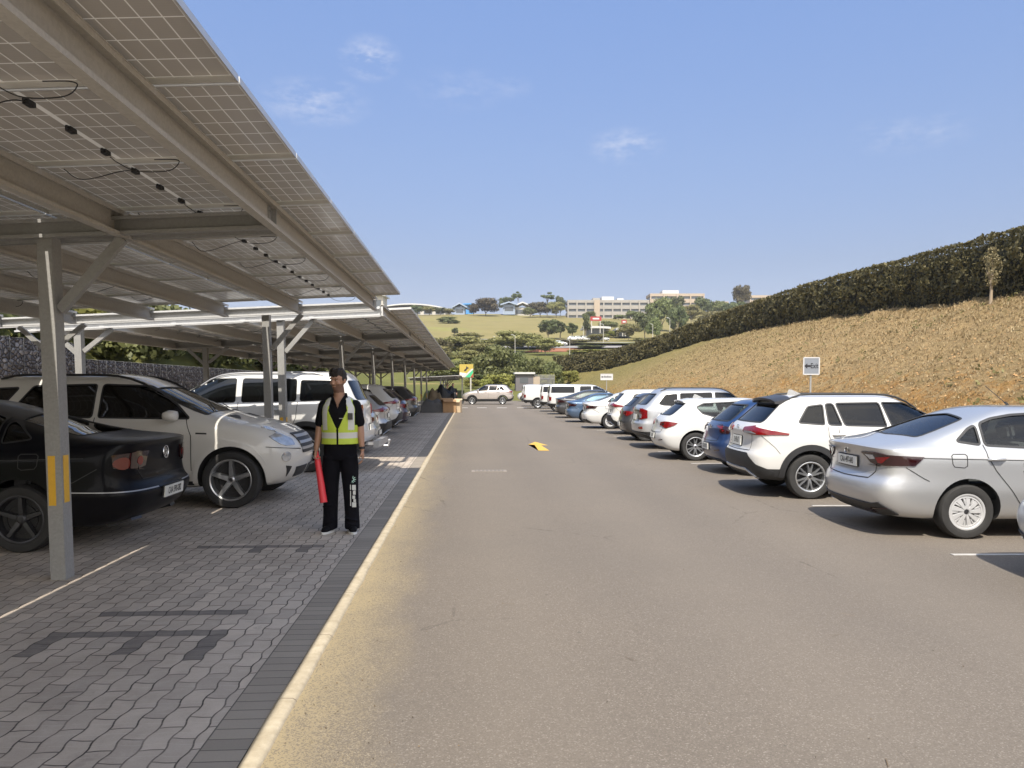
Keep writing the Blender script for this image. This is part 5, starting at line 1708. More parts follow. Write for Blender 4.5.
# a road climbing across the hillside, with its verge
M_far_road = plain('far_road', (.25, .235, .22), .9); M_verge = plain('bright_verge', (.26, .27, .07), .95, vary=.2, vs=.2)
def ribbon(name, pts, w, m, dz=.15):
    bm = bmesh.new(); rows = []
    P = []
    for (p0, d0), (p1, d1) in zip(pts, pts[1:]):
        for k in range(12): P.append(at(p0 + (p1 - p0) * k / 12, d0 + (d1 - d0) * k / 12))
    P.append(at(*pts[-1]))
    for i, p in enumerate(P):
        a, b = P[max(0, i-1)], P[min(len(P)-1, i+1)]; t = (b - a); n = Vector((-t.y, t.x, 0)).normalized() * w / 2
        rows.append([bm.verts.new(Vector((q.x, q.y, max(terr(q.x, q.y), p.z - .5) + dz))) for q in (p - n, p + n)])
    for a, b in zip(rows, rows[1:]): bm.faces.new((a[0], a[1], b[1], b[0]))
    tag(obj(name, bm, m), kind='structure')
ribbon('verge', [(470, 250), (560, 232), (640, 228), (700, 262), (735, 330)], 26, M_verge, .10)
ribbon('hill_road', [(440, 258), (560, 240), (640, 236), (700, 272), (735, 345)], 8, M_far_road, .35)
ribbon('hill_road', [(500, 205), (575, 205), (640, 205)], 9, M_far_road, .3)

# gatehouse, palisade, billboard, lamp posts
p = at(524, 92); t = thing('gatehouse', 'small grey guard hut with a white flat roof beyond the parked cars', 'hut', p)
bm = bmesh.new(); box(bm, (-1.0, 0, -.2), (1.1, 1.8, 2.0)); obj('wall', bm, plain('grey_hut_wall', (.14, .13, .14), .7), t)
bm = bmesh.new(); box(bm, (-1.15, -.3, 2.0), (1.3, 2.0, 2.22)); obj('roof', bm, M_wroof, t)
bm = bmesh.new(); box(bm, (1.12, -.02, -.1), (1.9, .1, 1.7)); obj('side_panel', bm, M_conc2, t)
bm = bmesh.new(); box(bm, (-.5, -.03, .9), (.5, -.005, 1.6)); obj('window', bm, M_glassd, t)
p = at(533, 93); t = thing('palisade_fence', 'grey steel palisade fence beside the guard hut', 'fence', p, R(-3))
bm = bmesh.new(); k = 0
while k * .14 < 2.6: box(bm, (k*.14, 0, -.2), (k*.14 + .07, .02, 1.9)); k += 1
obj('pales', bm, plain('grey_palisade', (.22, .22, .23), .6), t)
bm = bmesh.new(); box(bm, (0, .02, .4), (2.6, .06, .46)); box(bm, (0, .02, 1.4), (2.6, .06, 1.46)); obj('rail', bm, plain('grey_palisade', (.22, .22, .23), .6), t)
p = at(466.5, 84); p.z = .3
t = thing('billboard', 'small yellow advertising board with rainbow stripes on two posts', 'billboard', p, R(-3)); t.scale = (.9, .9, .93)
for s_ in (-1, 1):
    bm = bmesh.new(); box(bm, (s_*.52 - .08, .05, -.4), (s_*.52 + .08, .15, 2.45)); obj('post', bm, M_pwall, t)
bd = bmesh.new(); box(bd, (-.83, 0, 2.40), (.83, .1, 3.95)); bo = obj('board', bd, plain('billboard_yellow', (.42, .32, .06), .6), t)
for nm, pts, m in (('figure', [(-.30, 3.25), (-.05, 3.45), (.0, 3.75), (.12, 3.6), (.35, 3.5), (.1, 3.4), (-.02, 3.2), (-.22, 3.1)], M_ink),
                   ('green_stripe', [(-.15, 2.42), (.45, 2.42), (.81, 2.95), (.81, 3.3)], plain('poster_green', (.05, .42, .20), .5)),
                   ('white_stripe', [(-.40, 2.42), (-.17, 2.42), (.80, 3.32), (.81, 3.45), (.55, 3.35)], M_wroof),
                   ('red_stripe', [(.50, 2.42), (.81, 2.42), (.81, 2.85)], M_redsign),
                   ('pale_corner', [(-.82, 2.41), (-.44, 2.41), (.05, 2.90), (-.82, 3.0)], plain('poster_cream', (.75, .65, .55), .5))):
    bm = bmesh.new(); f = bm.faces.new([bm.verts.new((u, -.008, v)) for u, v in pts]); bmesh.ops.triangulate(bm, faces=[f])
    r_ = bmesh.ops.extrude_face_region(bm, geom=bm.faces[:]); 
    for v in [g_ for g_ in r_['geom'] if isinstance(g_, bmesh.types.BMVert)]: v.co.y -= .006
    bmesh.ops.recalc_face_normals(bm, faces=bm.faces)
    o = obj(nm, bm, m, bo)
def lamp(px, dist, ztop, label, double=False):
    p = at(px, dist); t = thing('street_lamp', label, 'street lamp', p)
    h = ztop - p.z; bm = bmesh.new(); r_ = .00032 * dist + .03
    tube(bm, [(0, 0, -.5), (0, 0, h)], r_, 6, taper=r_*.6); obj('pole', bm, M_pwall, t)
    bm = bmesh.new(); L_ = h * .13
    tube(bm, [(0, 0, h - .05), (-L_*.6, 0, h + L_*.25)], r_*.6, 5); box(bm, (-L_*1.1, -.12, h + L_*.2), (-L_*.5, .12, h + L_*.32)); obj('lamp_head', bm, M_wroof, t)
for px, d, yt, lb in ((515, 150, 336, 'tall pale street lamp behind the bushy tree'), (569.5, 150, 341, 'street lamp left of the hedge end'), (603, 220, 325, 'street lamp near the roadside shops'),
                      (652, 240, 325, 'street lamp at the left of the roadside trees'), (669, 240, 319, 'street lamp with a bright head among the roadside trees'), (495, 190, 337, 'slim street lamp above the olive trees'), (583, 260, 327, 'street lamp by the parked cars on the hill')):
    lamp(px, d, CAM_H + (386 - yt) / FPX * d, lb)

# trees of the valley and skyline: (kind, px, distance, width px, height px above base, label)
BW = {'round_dark': (10, 8), 'round_mid': (10, 8), 'olive': (11, 7), 'brown': (12, 8), 'bush': (9, 6.5), 'yellow': (8, 4), 'tall': (5, 10), 'umbrella': (9, 9)}
rt = random.Random(21)
def T(kind, px, dist, wpx, ytop, label, group=None, ybase=None):
    w = wpx / FPX * dist; p = at(px, dist)
    zt = CAM_H + (386 - ytop) / FPX * dist
    if ybase is not None: p.z = CAM_H + (386 - ybase) / FPX * dist
    h = max(1.0, zt - p.z); bw, bh = BW[kind]
    nm = {'bush': 'bush', 'yellow': 'bush'}.get(kind, 'tree')
    return tree(kind, nm, label, px, dist, w / bw, h / bh, rt.uniform(0, 6), group, nm, hx=p)
T('bush', 498, 104, 50, 345, 'large bushy green tree behind the crossing silver car')
T('bush', 517, 108, 32, 352, 'second bushy green tree, right of the large one')
T('bush', 481, 112, 26, 356, 'small bushy green tree left of the large bushy one')
T('yellow', 500, 92, 36, 373, 'low yellow-green flowering shrub behind the crossing silver car')
T('yellow', 473, 96, 20, 379, 'low yellow-green shrub under the billboard')
T('yellow', 486, 90, 16, 378, 'small yellowish shrub between the billboard and the crossing car')
T('round_dark', 476, 100, 22, 374, 'low dark bush behind the billboard posts')
T('bush', 553, 98, 26, 362, 'leafy bush at the right end of the palisade fence')
T('bush', 538, 104, 34, 358, 'leafy tree behind the palisade fence')
T('round_mid', 566, 116, 26, 358, 'rounded green tree at the left end of the hedge')
T('olive', 458, 170, 60, 336, 'broad olive-green tree over the end of the long carport')
T('olive', 512, 185, 60, 331, 'broad flat olive-green tree above the bushy trees')
T('olive', 545, 175, 36, 338, 'flat olive-green tree right of the tall street lamp')
T('olive', 478, 165, 40, 343, 'olive-green tree between the two broad ones')
T('brown', 437, 160, 40, 339, 'brownish green tree half behind the long carport')
T('round_mid', 444, 150, 30, 352, 'green tree just above the carport edge')
def dfor(px, y):
    d = 130
    while d < 520 and 386 - (at(px, d).z - CAM_H) / d * FPX > y: d += 4
    return d
T('bush', 449, dfor(449, 324), 24, 317, 'flat green bush high on the grassy slope')
T('round_dark', 455, dfor(455, 336), 8, 328, 'small round dark tree standing alone on the grassy slope')
T('round_dark', 548, 290, 26, 320, 'dark palm-like tree clump at the left of the hill trees')
T('tall', 560, 292, 14, 321, 'tall dark tree beside the palm-like clump')
T('tall', 572, 288, 14, 323, 'tall dark tree above the parked cars on the hill')
T('tall', 585, 285, 12, 314, 'slender dark tree below the long office block')
T('olive', 596, 260, 22, 334, 'olive tree in front of the roadside shops')
T('olive', 575, 235, 40, 345, 'wide low olive tree left of the hedge end on the hill')
T('round_mid', 607, 330, 22, 321, 'green tree under the middle of the long office block')
T('yellow', 610, 300, 16, 331, 'yellow-green bush beside the roadside shops')
T('round_mid', 660, 330, 34, 298, 'big bright green tree at the right end of the long office block')
T('round_dark', 644, 290, 28, 312, 'dark tree below the right end of the long office block')
T('olive', 628, 275, 24, 323, 'olive tree right of the kiosk')
T('round_mid', 655, 262, 24, 318, 'green tree among the roadside street lamps')
T('round_dark', 676, 300, 24, 306, 'dark green tree right of the big bright green one')
T('round_dark', 675, 420, 20, 297, 'dark green tree in front of the warm beige office block')
T('round_dark', 703, 420, 24, 298, 'dark rounded tree at the right foot of the warm beige office block')
T('olive', 690, 380, 26, 305, 'olive tree below the warm beige office block')
T('round_mid', 718, 420, 26, 301, 'green tree left of the round skyline tree')
T('brown', 741, 430, 22, 286, 'large round brownish tree on the right skyline', ybase=312)
T('round_dark', 733, 400, 30, 302, 'dark tree below the round skyline tree')
T('olive', 712, 350, 34, 311, 'low olive tree just above the hedge on the right')
T('brown', 486, 450, 36, 299, 'big brown-green spreading tree on the skyline', ybase=317)
T('brown', 474, 448, 14, 304, 'small brown tree at the left of the spreading one', ybase=317)
T('round_dark', 505, 480, 16, 298, 'dark tree behind the pale blue gabled house')
T('umbrella', 518, 470, 12, 292, 'tall umbrella-shaped tree on the skyline')
T('umbrella', 511, 475, 9, 296, 'smaller umbrella-shaped tree on the skyline')
T('umbrella', 547, 460, 17, 293, 'flat-topped tall tree left of the long office block')
T('brown', 540, 450, 30, 303, 'brownish tree below the flat-topped tall one')
T('olive', 556, 445, 22, 302, 'olive tree touching the left end of the long office block')
T('round_dark', 560, 470, 14, 297, 'dark tree behind the left end of the long office block')
T('round_mid', 530, 440, 18, 308, 'green tree above the dirt track on the ridge')
for i, (px, w, yt) in enumerate(((405, 22, 308), (418, 18, 306), (430, 20, 307), (441, 16, 308), (450, 14, 309))):
    T('round_dark' if i % 2 else 'olive', px, 462, w, yt, '%s tree from the left in the row below the curved white roof' % ORD[i], 'trees below the white roof')
for i, (px, w, yt) in enumerate(((590, 20, 312), (618, 16, 315), (630, 18, 311))):
    T('round_mid', px, 425, w, yt, '%s round tree from the left before the long office block' % ORD[i], 'trees before the office block')
# hedging beyond the end of the car park on the left
for i, (px, w, yt, d) in enumerate(((330, 60, 352, 120), (290, 60, 350, 110), (370, 50, 353, 125), (410, 44, 352, 135), (250, 60, 348, 100))):
    T('bush' if i % 2 else 'olive', px, d, w, yt, 'leafy tree seen through the carport posts, %s in distance' % ['second', 'first', 'third', 'last', 'nearest of all'][i], 'trees beyond the carports')

for kind, px, d, w, yt, lb in (
    ('olive', 430, 130, 44, 345, 'olive tree close over the middle of the long carport edge'),
    ('yellow', 452, 120, 30, 365, 'yellow-green bush just right of the carport end'),
    ('bush', 463, 122, 24, 360, 'green bush left of the billboard'),
    ('olive', 470, 140, 40, 350, 'olive tree above the billboard'),
    ('yellow', 490, 215, 60, 340, 'wide yellow-green thicket above the olive trees'),
    ('olive', 528, 200, 46, 336, 'olive tree in the middle of the valley'),
    ('brown', 560, 215, 40, 340, 'brownish tree in the valley below the hill road'),
    ('yellow', 585, 180, 44, 350, 'yellow-green bush above the left end of the hedge'),
    ('round_mid', 590, 200, 30, 345, 'round green tree above the left end of the hedge'),
    ('yellow', 568, 105, 26, 370, 'yellow-green bush at the foot of the hedge end'),
    ('yellow', 545, 96, 24, 373, 'yellow-green bush right of the palisade fence'),
    ('olive', 420, 150, 40, 338, 'olive tree behind the far half of the long carport'),
    ('bush', 438, 118, 26, 360, 'green bush seen just under the carport end'),
    ('olive', 640, 235, 30, 338, 'olive tree on the verge above the hedge'),
    ('olive', 470, 250, 34, 333, 'small olive tree low on the grassy slope'),
    ('yellow', 520, 240, 40, 334, 'yellow-green scrub at the foot of the grassy slope'),
    ('round_mid', 440, 210, 30, 338, 'green tree low on the grassy slope by the carport')):
    T(kind, px, d, w, yt, lb)
# ------------------------------------------------------------------ people
M_skin = plain('skin', (.36, .20, .13), .5, vary=.10, vs=14)
M_hair = plain('dark_hair', (.018, .013, .010), .7, vary=.5, vs=60, bump=.01)
M_cloth = plain('black_cotton', (.007, .007, .009), .9, spec=.12, vary=.4, vs=8, bump=.04)
M_trouser = plain('black_trouser', (.006, .006, .009), .9, spec=.12, vary=.4, vs=5, bump=.05)
M_vest = plain('hi_vis_yellow', (.48, .60, .06), .6, vary=.15, vs=8, bump=.03)
M_silverband = plain('reflective_band', (.58, .58, .55), .45)
def blob(bm, c, r, rot=None, seg=20):
    t = bmesh.new(); bmesh.ops.create_uvsphere(t, u_segments=seg, v_segments=seg//2 + 2, radius=1)
    m = Matrix.Translation(Vector(c)) @ (rot.to_4x4() if rot else Matrix.Identity(4)) @ Matrix.Diagonal((*((r, r, r) if isinstance(r, (int, float)) else r), 1))
    bmesh.ops.transform(t, matrix=m, verts=t.verts)
    me = bpy.data.meshes.new('t'); t.to_mesh(me); t.free(); bm.from_mesh(me); bpy.data.meshes.remove(me)
def limb(bm, pts, rads, n=16, flat=1.0):
    tube(bm, pts, list(rads), n)
    for p, r in zip(pts, rads): blob(bm, p, r * .995, seg=12)
def oval_tube(bm, secs, n=24):
    """stack of horizontal ovals: (z, cx, cy, rx, ry)"""
    rings = []
    for z, cx, cy, rx, ry in secs:
        rings.append([bm.verts.new((cx + rx*math.cos(2*PI*k/n), cy + ry*math.sin(2*PI*k/n), z)) for k in range(n)])
    for a, b in zip(rings, rings[1:]):
        for k in range(n): bm.faces.new((a[k], a[(k+1) % n], b[(k+1) % n], b[k]))
    bm.faces.new(rings[0][::-1]); bm.faces.new(rings[-1])
def remeshed(name, bm, mats, vox, parent, it=4, subd=0):
    me = bpy.data.meshes.new(name); bmesh.ops.recalc_face_normals(bm, faces=bm.faces); bm.to_mesh(me); bm.free()
    o = bpy.data.objects.new(name, me); C.objects.link(o)
    m = o.modifiers.new('r', 'REMESH'); m.mode = 'VOXEL'; m.voxel_size = vox
    s_ = o.modifiers.new('s', 'SMOOTH'); s_.iterations = it; s_.factor = .5
    bpy.context.view_layer.update()
    out = bpy.data.meshes.new_from_object(o.evaluated_get(bpy.context.evaluated_depsgraph_get()))
    bpy.data.objects.remove(o)
    out.name = name
    out.materials.clear()
    for q in mats: out.materials.append(q)
    smooth(out)
    r_ = bpy.data.objects.new(name, out); C.objects.link(r_)
    if parent: r_.parent = parent
    return r_
def fingers(bm, palm, dirv, side, curl, n_out, k=1.0):
    """four unequal bent fingers and a thumb; dirv down the hand, side across the knuckles, n_out the palm's facing"""
    for i, (off, ln) in enumerate(((-.030, .070), (-.010, .080), (.010, .075), (.029, .060))):
        p = Vector(palm) + side * off + dirv * .042
        pts = [p]; d = dirv.copy()
        for s_ in range(3):
            d = (Matrix.Rotation(curl, 3, side) @ d)
            p = p + d * ln * (.42, .32, .26)[s_]; pts.append(p)
        limb(bm, pts, (.0095, .0088, .008, .007), 8)
    p = Vector(palm) - side * .036 + dirv * -.015
    q = p - side * .022 + dirv * .028 + n_out * .012; w = q + dirv * .030 + n_out * .014 + side * .008
    limb(bm, [p, q, w], (.013, .0105, .0085), 8)
def guard():
    c = at(339.8, 8.35, 0)
    root = thing('person', 'man in a yellow hi-vis vest and black clothes holding a red baton', 'person', (c.x, c.y, .006), R(-2))
    b = bmesh.new()
    # torso, neck
    oval_tube(b, [(.84, 0, 0, .130, .09), (.92, 0, .0, .150, .10), (1.05, 0, .0, .148, .100), (1.18, 0, -.005, .160, .108), (1.32, 0, -.005, .168, .105), (1.42, 0, 0, .140, .078), (1.475, 0, .005, .085, .06)])
    limb(b, [(0, .008, 1.40), (-.004, .0, 1.50), (-.008, -.012, 1.58)], (.068, .060, .058))
    # head turned a little to his right and down
    hr = Matrix.Rotation(R(-24), 3, 'Z') @ Matrix.Rotation(R(6), 3, 'X')
    hc = Vector((-.012, -.018, 1.655))
    def H(x, y, z): return hc + hr @ Vector((x, y, z))
    blob(b, H(0, .012, .025), (.076, .095, .098), hr); blob(b, H(0, -.018, -.035), (.060, .072, .078), hr)
    blob(b, H(0, -.045, -.085), (.036, .036, .030), hr)                            # chin
    blob(b, H(0, -.092, -.014), (.0125, .016, .030), hr); blob(b, H(0, -.104, -.030), (.017, .013, .010), hr)   # nose
    blob(b, H(0, -.078, .028), (.056, .022, .013), hr)                             # brow
    blob(b, H(0, -.081, -.058), (.026, .012, .008), hr)                            # lips
    for s_ in (-1, 1):
        blob(b, H(s_*.036, -.060, -.022), (.026, .026, .022), hr); blob(b, H(s_*.078, .012, -.005), (.011, .022, .032), hr)
    # arms
    A = [(-.168, .0, 1.395), (-.222, .012, 1.15), (-.252, -.03, .915)]; B = [(.168, .0, 1.395), (.215, .015, 1.15), (.240, -.02, .905)]
    for P, hand in ((A, 1), (B, -1)):
        p0, p1, p2 = map(Vector, P)
        limb(b, [p0, p0.lerp(p1, .5), p1, p1.lerp(p2, .3), p2], (.044, .044, .041, .040, .027))
        d = (p2 - p1).normalized(); d = (d + Vector((0, 0, -.25))).normalized()
        pc = p2 + d * .055
        side = Vector((0, -1, 0)) if hand == 1 else Vector((0, 1, 0))
        side = (side - d * side.dot(d)).normalized()
        m_ = Matrix((side, d.cross(side), d)).transposed()
        blob(b, pc, (.042, .019, .052), m_)
        inward = Vector((1 if hand == 1 else -1, 0, 0))
        fingers(b, pc, d, side if hand == 1 else -side * -1, R(58) * (1 if side.cross(d).dot(inward) > 0 else -1) * (1 if hand == 1 else .38), inward)
    # legs
    for s_ in (-1, 1):
        limb(b, [(s_*.088, .0, .88), (s_*.105, -.005, .50), (s_*.120, .02, .12)], (.072, .055, .036))
        blob(b, (s_*.125, -.02, .050), (.030, .09, .03))
    body = remeshed('body', b, [M_skin, plain('stubble', (.16, .085, .058), .7)], .0065, root, 3)
    hi = hr.inverted()
    for p in body.data.polygons:
        q = hi @ (p.center - hc)
        if q.z < -.035 and q.y < .02 and q.z > -.13 and not (abs(q.x) < .022 and -.066 < q.z < -.05): p.material_index = 1
    # eyes
    e = bmesh.new()
    for s_ in (-1, 1): blob(e, H(s_*.031, -.0755, .006), (.0105, .007, .0042), hr, 10)
    obj('eye', e, plain('eye_white', (.30, .27, .24), .3), root, 60)
    e = bmesh.new()
    for s_ in (-1, 1): blob(e, H(s_*.031 - .002, -.0815, .006), (.0050, .004, .0046), hr, 10)
    obj('iris', e, plain('iris_dark', (.03, .015, .01), .2), root, 60)
    e = bmesh.new()
    for s_ in (-1, 1): limb(e, [H(s_*.014, -.089, .024), H(s_*.034, -.089, .030), H(s_*.052, -.076, .024)], (.004, .005, .003), 6)
    obj('eyebrow', e, M_hair, root, 60)
    # hair: short sides, thick fringe
    hb = bmesh.new(); rh = random.Random(5)
    blob(hb, H(0, .024, .046), (.079, .096, .085), hr); 
    for k in range(70):
        a = rh.uniform(-1.5, 1.5); zz = rh.uniform(.06, .12)
        q = Vector((math.sin(a)*.060, -math.cos(a)*.066 + .010, zz)); blob(hb, hc + hr @ q, rh.uniform(.012, .024), None, 8)
    for k in range(14):
        x = -.050 + .100 * k / 13
        limb(hb, [H(x, -.055, .105), H(x*1.05, -.086 + abs(x)*.35, .082), H(x*1.1 - .004, -.088 + abs(x)*.40, .056 + rh.uniform(-.014, .010))], (.014, .011, .005), 6)
    for s_ in (-1, 1): blob(hb, H(s_*.072, .022, .018), (.014, .045, .040), hr)
    hair = remeshed('hair', hb, [M_hair], .006, root, 1)
    # shirt: torso with short sleeves, open polo collar
    sb = bmesh.new()
    oval_tube(sb, [(.90, 0, 0, .182, .128), (1.05, 0, -.0, .172, .122), (1.18, 0, -.005, .180, .126), (1.32, 0, -.005, .190, .126), (1.39, 0, 0, .176, .106), (1.455, 0, .005, .100, .078), (1.50, 0, .012, .070, .066)])
    for P in (A, B):
        p0, p1, _ = map(Vector, P); e_ = p0.lerp(p1, .80)
        limb(sb, [p0 + Vector((0, 0, -.012)), p0.lerp(p1, .45), e_], (.064, .062, .062))
    shirt = remeshed('shirt', sb, [M_cloth, M_skin], .008, root, 4)
    # open neck: the shirt's V shows skin
    bm = bmesh.new(); bm.from_mesh(shirt.data)
    dele = [f for f in bm.faces if (f.calc_center_median().z > 1.46 + .0 * f.calc_center_median().y and f.calc_center_median().length_squared > 0 and abs(f.calc_center_median().x) < .09 and f.calc_center_median().z > 1.485) or
            (f.calc_center_median().y < -.03 and f.calc_center_median().z > 1.36 + abs(f.calc_center_median().x) * 1.9)]
    bmesh.ops.delete(bm, geom=dele, context='FACES'); bm.to_mesh(shirt.data); bm.free()
    # chest under the open collar
    cb = bmesh.new(); oval_tube(cb, [(1.30, 0, -.003, .15, .117), (1.40, 0, .002, .13, .096), (1.46, 0, .008, .09, .070), (1.50, 0, .01, .062, .058)])
    col = bmesh.new()
    for s_ in (-1, 1):
        limb(col, [(s_*.012, -.118, 1.385), (s_*.045, -.098, 1.44), (s_*.078, -.040, 1.492), (s_*.060, .045, 1.505), (0, .075, 1.505)], (.006, .014, .017, .016, .016), 8)
    remeshed('neck_base', cb, [M_skin], .008, body, 3)
    remeshed('collar', col, [M_cloth], .006, shirt, 2)
    # trousers
    tb = bmesh.new()
    oval_tube(tb, [(.80, 0, .0, .178, .125), (.90, 0, 0, .180, .126), (.98, 0, 0, .172, .120)])
    for s_ in (-1, 1):
        n = 20; secs = [(.84, s_*.086, .0, .100, .118), (.70, s_*.098, 0, .098, .108), (.52, s_*.106, -.004, .086, .092), (.35, s_*.112, .008, .080, .088), (.18, s_*.118, .012, .078, .086), (.065, s_*.121, .000, .082, .098), (.040, s_*.121, .0, .080, .098)]
        oval_tube(tb, secs, 20)
    for z, s_, dx in ((.12, -1, .0), (.15, 1, .0), (.10, 1, 0), (.30, -1, 0), (.47, 1, 0), (.44, -1, 0)):
        blob(tb, (s_*.118, -.035, z), (.080, .066, .016), Matrix.Rotation(R(14*s_), 3, 'Y'))
    tr = remeshed('trousers', tb, [M_trouser], .008, root, 4)
    # vest: shell over the shirt, cut away in a V
    vb = bmesh.new()
    oval_tube(vb, [(.955, 0, 0, .202, .148), (1.05, 0, -.0, .196, .144), (1.18, 0, -.005, .200, .146), (1.30, 0, -.005, .200, .146), (1.38, 0, 0, .188, .130), (1.435, 0, .004, .150, .108), (1.468, 0, .01, .115, .090)], 40)
    vest = remeshed('vest', vb, [M_vest, M_silverband, M_cloth], .007, root, 3)
    bm = bmesh.new(); bm.from_mesh(vest.data)
    rm = []
    for f in bm.faces:
        c_ = f.calc_center_median(); x, y, z = c_
        if z < .968 or z > 1.455 and abs(x) < .07: rm.append(f); continue
        if y < 0:
            vw = max(.0, (z - 1.115)) * .47 if z < 1.33 else .101 - (z - 1.33) * .15
            if z < 1.115: vw = .006
            if abs(x + .0) < vw: rm.append(f); continue
        if abs(x) > .175 and 1.17 < z < 1.42: rm.append(f); continue            # armholes
        mi = 0
        if (1.035 < z < 1.095): mi = 1
        elif abs(abs(x) - (.140 if z < 1.36 else .140 - (z - 1.36) * .5)) < .030 and z > 1.12: mi = 1
        if y < 0 and z < 1.14 and abs(x) < .013: mi = 2
        f.material_index = mi
    bmesh.ops.delete(bm, geom=rm, context='FACES')
    r_ = bmesh.ops.solidify(bm, geom=bm.faces[:], thickness=.004)
    bm.to_mesh(vest.data); bm.free()
    pb = bmesh.new(); box(pb, (.112, -.142, 1.235), (.160, -.112, 1.305)); obj('vest_badge', pb, plain('vest_badge', (.05, .05, .05), .4), vest).rotation_euler = (0, 0, 0)
    bd = bmesh.new(); box(bd, (.02, -.138, 1.245), (.07, -.134, 1.251)); obj('shirt_print', bd, M_silverband, shirt)
    # shoes
    for s_ in (-1, 1):
        f = bmesh.new(); rz = Matrix.Rotation(R(14*s_), 3, 'Z'); o_ = Vector((s_*.122, .0, 0))
        blob(f, o_ + rz @ Vector((0, -.075, .045)), (.047, .090, .036), rz); blob(f, o_ + rz @ Vector((0, .02, .055)), (.043, .070, .050), rz); blob(f, o_ + rz @ Vector((0, -.12, .034)), (.042, .05, .026), rz)
        sh = remeshed('shoe', f, [M_cloth], .006, root, 2)
        g_ = bmesh.new(); oval = [Vector((math.cos(2*PI*k/24)*.049, -.045 + math.sin(2*PI*k/24)*.142, 0)) for k in range(24)]
        lo = [g_.verts.new(o_ + rz @ p + Vector((0, 0, .0))) for p in oval]; hi_ = [g_.verts.new(o_ + rz @ (p*.985) + Vector((0, 0, .024))) for p in oval]
        g_.faces.new(lo[::-1]); g_.faces.new(hi_)
        for k in range(24): g_.faces.new((lo[k], lo[(k+1) % 24], hi_[(k+1) % 24], hi_[k]))
        obj('sole', g_, plain('white_sole', (.62, .62, .60), .6), sh, 40)
    # wristband and trouser print
    w = bmesh.new(); q = Vector(B[2]) + Vector((0, 0, .02)); tube(w, [q + Vector((-.001, 0, .012)), q + Vector((.001, 0, -.012))], .033, 14); obj('wristband', w, M_ink, root, 50)
    pr = bmesh.new()
    def onleg(u, v): return Vector((.118 + u, -.094 - .0 + abs(u) * .25, v))
    for k in range(10):
        a = 2*PI*k/10; ring = [(math.cos(a)*r_, math.sin(a)*r_) for r_ in (.020, .040)]
        bar(pr, onleg(.022 + ring[0][0], .585 + ring[0][1]), onleg(.022 + ring[1][0], .585 + ring[1][1]), .008, .003, up=(0, 1, 0))
    for k in range(14):
        a, c_ = 2*PI*k/14, 2*PI*(k+1)/14
        bar(pr, onleg(.022 + math.cos(a)*.017, .585 + math.sin(a)*.017), onleg(.022 + math.cos(c_)*.017, .585 + math.sin(c_)*.017), .007, .003, up=(0, 1, 0))
    obj('sun_print', pr, plain('mint_print', (.40, .62, .55), .5), tr)
    pr = bmesh.new()
    for z0, z1, u0, u1 in ((.30, .53, .002, .010), (.47, .525, .022, .060), (.42, .465, .030, .058), (.375, .41, .024, .052), (.34, .37, .034, .060), (.285, .335, .020, .062)):
        x0, x1 = onleg(u0, z0), onleg(u1, z0); box(pr, (x0.x, min(x0.y, x1.y) - .002, z0), (x1.x, max(x0.y, x1.y) + .002, z1))
    obj('leg_print', pr, plain('white_print', (.66, .68, .66), .5), tr)
    # the red baton he carries: a thing of its own
    hp = Vector(A[2]) + Vector((.006, -.012, -.075))
    wp = Matrix.Translation(root.location) @ Matrix.Rotation(R(-2), 4, 'Z')
    bt = bmesh.new()
    a, c_ = Vector((-.010, .02, .06)), Vector((.085, -.075, -.50))
    tube(bt, [a, a.lerp(c_, .12), a.lerp(c_, .13), c_], [.020, .021, .032, .040], 20)
    t = thing('baton', 'long red plastic traffic baton held by the man in the hi-vis vest', 'baton', wp @ hp, R(-2))
    obj('tube', bt, plain('red_baton', (.72, .045, .06), .45), t, 50)
    bt = bmesh.new(); d = (c_ - a).normalized(); tube(bt, [a - d * .06, a + d*.0], [.022, .023], 16); obj('grip', bt, M_black, t, 50)
guard()
# far off: someone in dark clothes by the piled goods
def small_person(px, dist, label, shirt, legs):
    c = at(px, dist, 0); root = thing('person', label, 'person', (c.x, c.y, 0))
    b = bmesh.new()
    oval_tube(b, [(.84, 0, 0, .15, .11), (1.1, 0, 0, .15, .10), (1.36, 0, 0, .19, .11), (1.46, 0, 0, .08, .06)], 12)
    limb(b, [(0, 0, 1.42), (0, 0, 1.58)], (.06, .055), 8); blob(b, (0, -.01, 1.66), (.078, .095, .11), seg=12)
    for s_ in (-1, 1):
        limb(b, [(s_*.19, 0, 1.40), (s_*.24, -.02, 1.14), (s_*.23, -.12, .92)], (.055, .045, .03), 8); blob(b, (s_*.23, -.14, .86), (.03, .04, .05), seg=8)
        limb(b, [(s_*.09, 0, .88), (s_*.10, -.02, .48), (s_*.11, .02, .08)], (.09, .065, .045), 8); blob(b, (s_*.11, -.05, .04), (.045, .12, .04), seg=8)
    body = remeshed('body', b, [M_skin], .02, root, 2)
    b = bmesh.new(); oval_tube(b, [(.80, 0, 0, .18, .13), (1.1, 0, 0, .175, .125), (1.38, 0, 0, .20, .125), (1.47, 0, 0, .09, .08)], 12)
    for s_ in (-1, 1): limb(b, [(s_*.19, 0, 1.39), (s_*.225, -.01, 1.2)], (.072, .066), 8)
    remeshed('shirt', b, [shirt], .02, root, 2)
    b = bmesh.new()
    for s_ in (-1, 1): limb(b, [(s_*.09, 0, .86), (s_*.10, -.02, .48), (s_*.11, .01, .10)], (.105, .085, .075), 8)
    remeshed('trousers', b, [legs], .02, root, 2)
    b = bmesh.new(); blob(b, (0, .012, 1.70), (.085, .10, .09), seg=10); obj('hair', b, M_hair, root, 60)
small_person(453, 50, 'distant person in black standing behind the cardboard boxes', M_cloth, M_trouser)
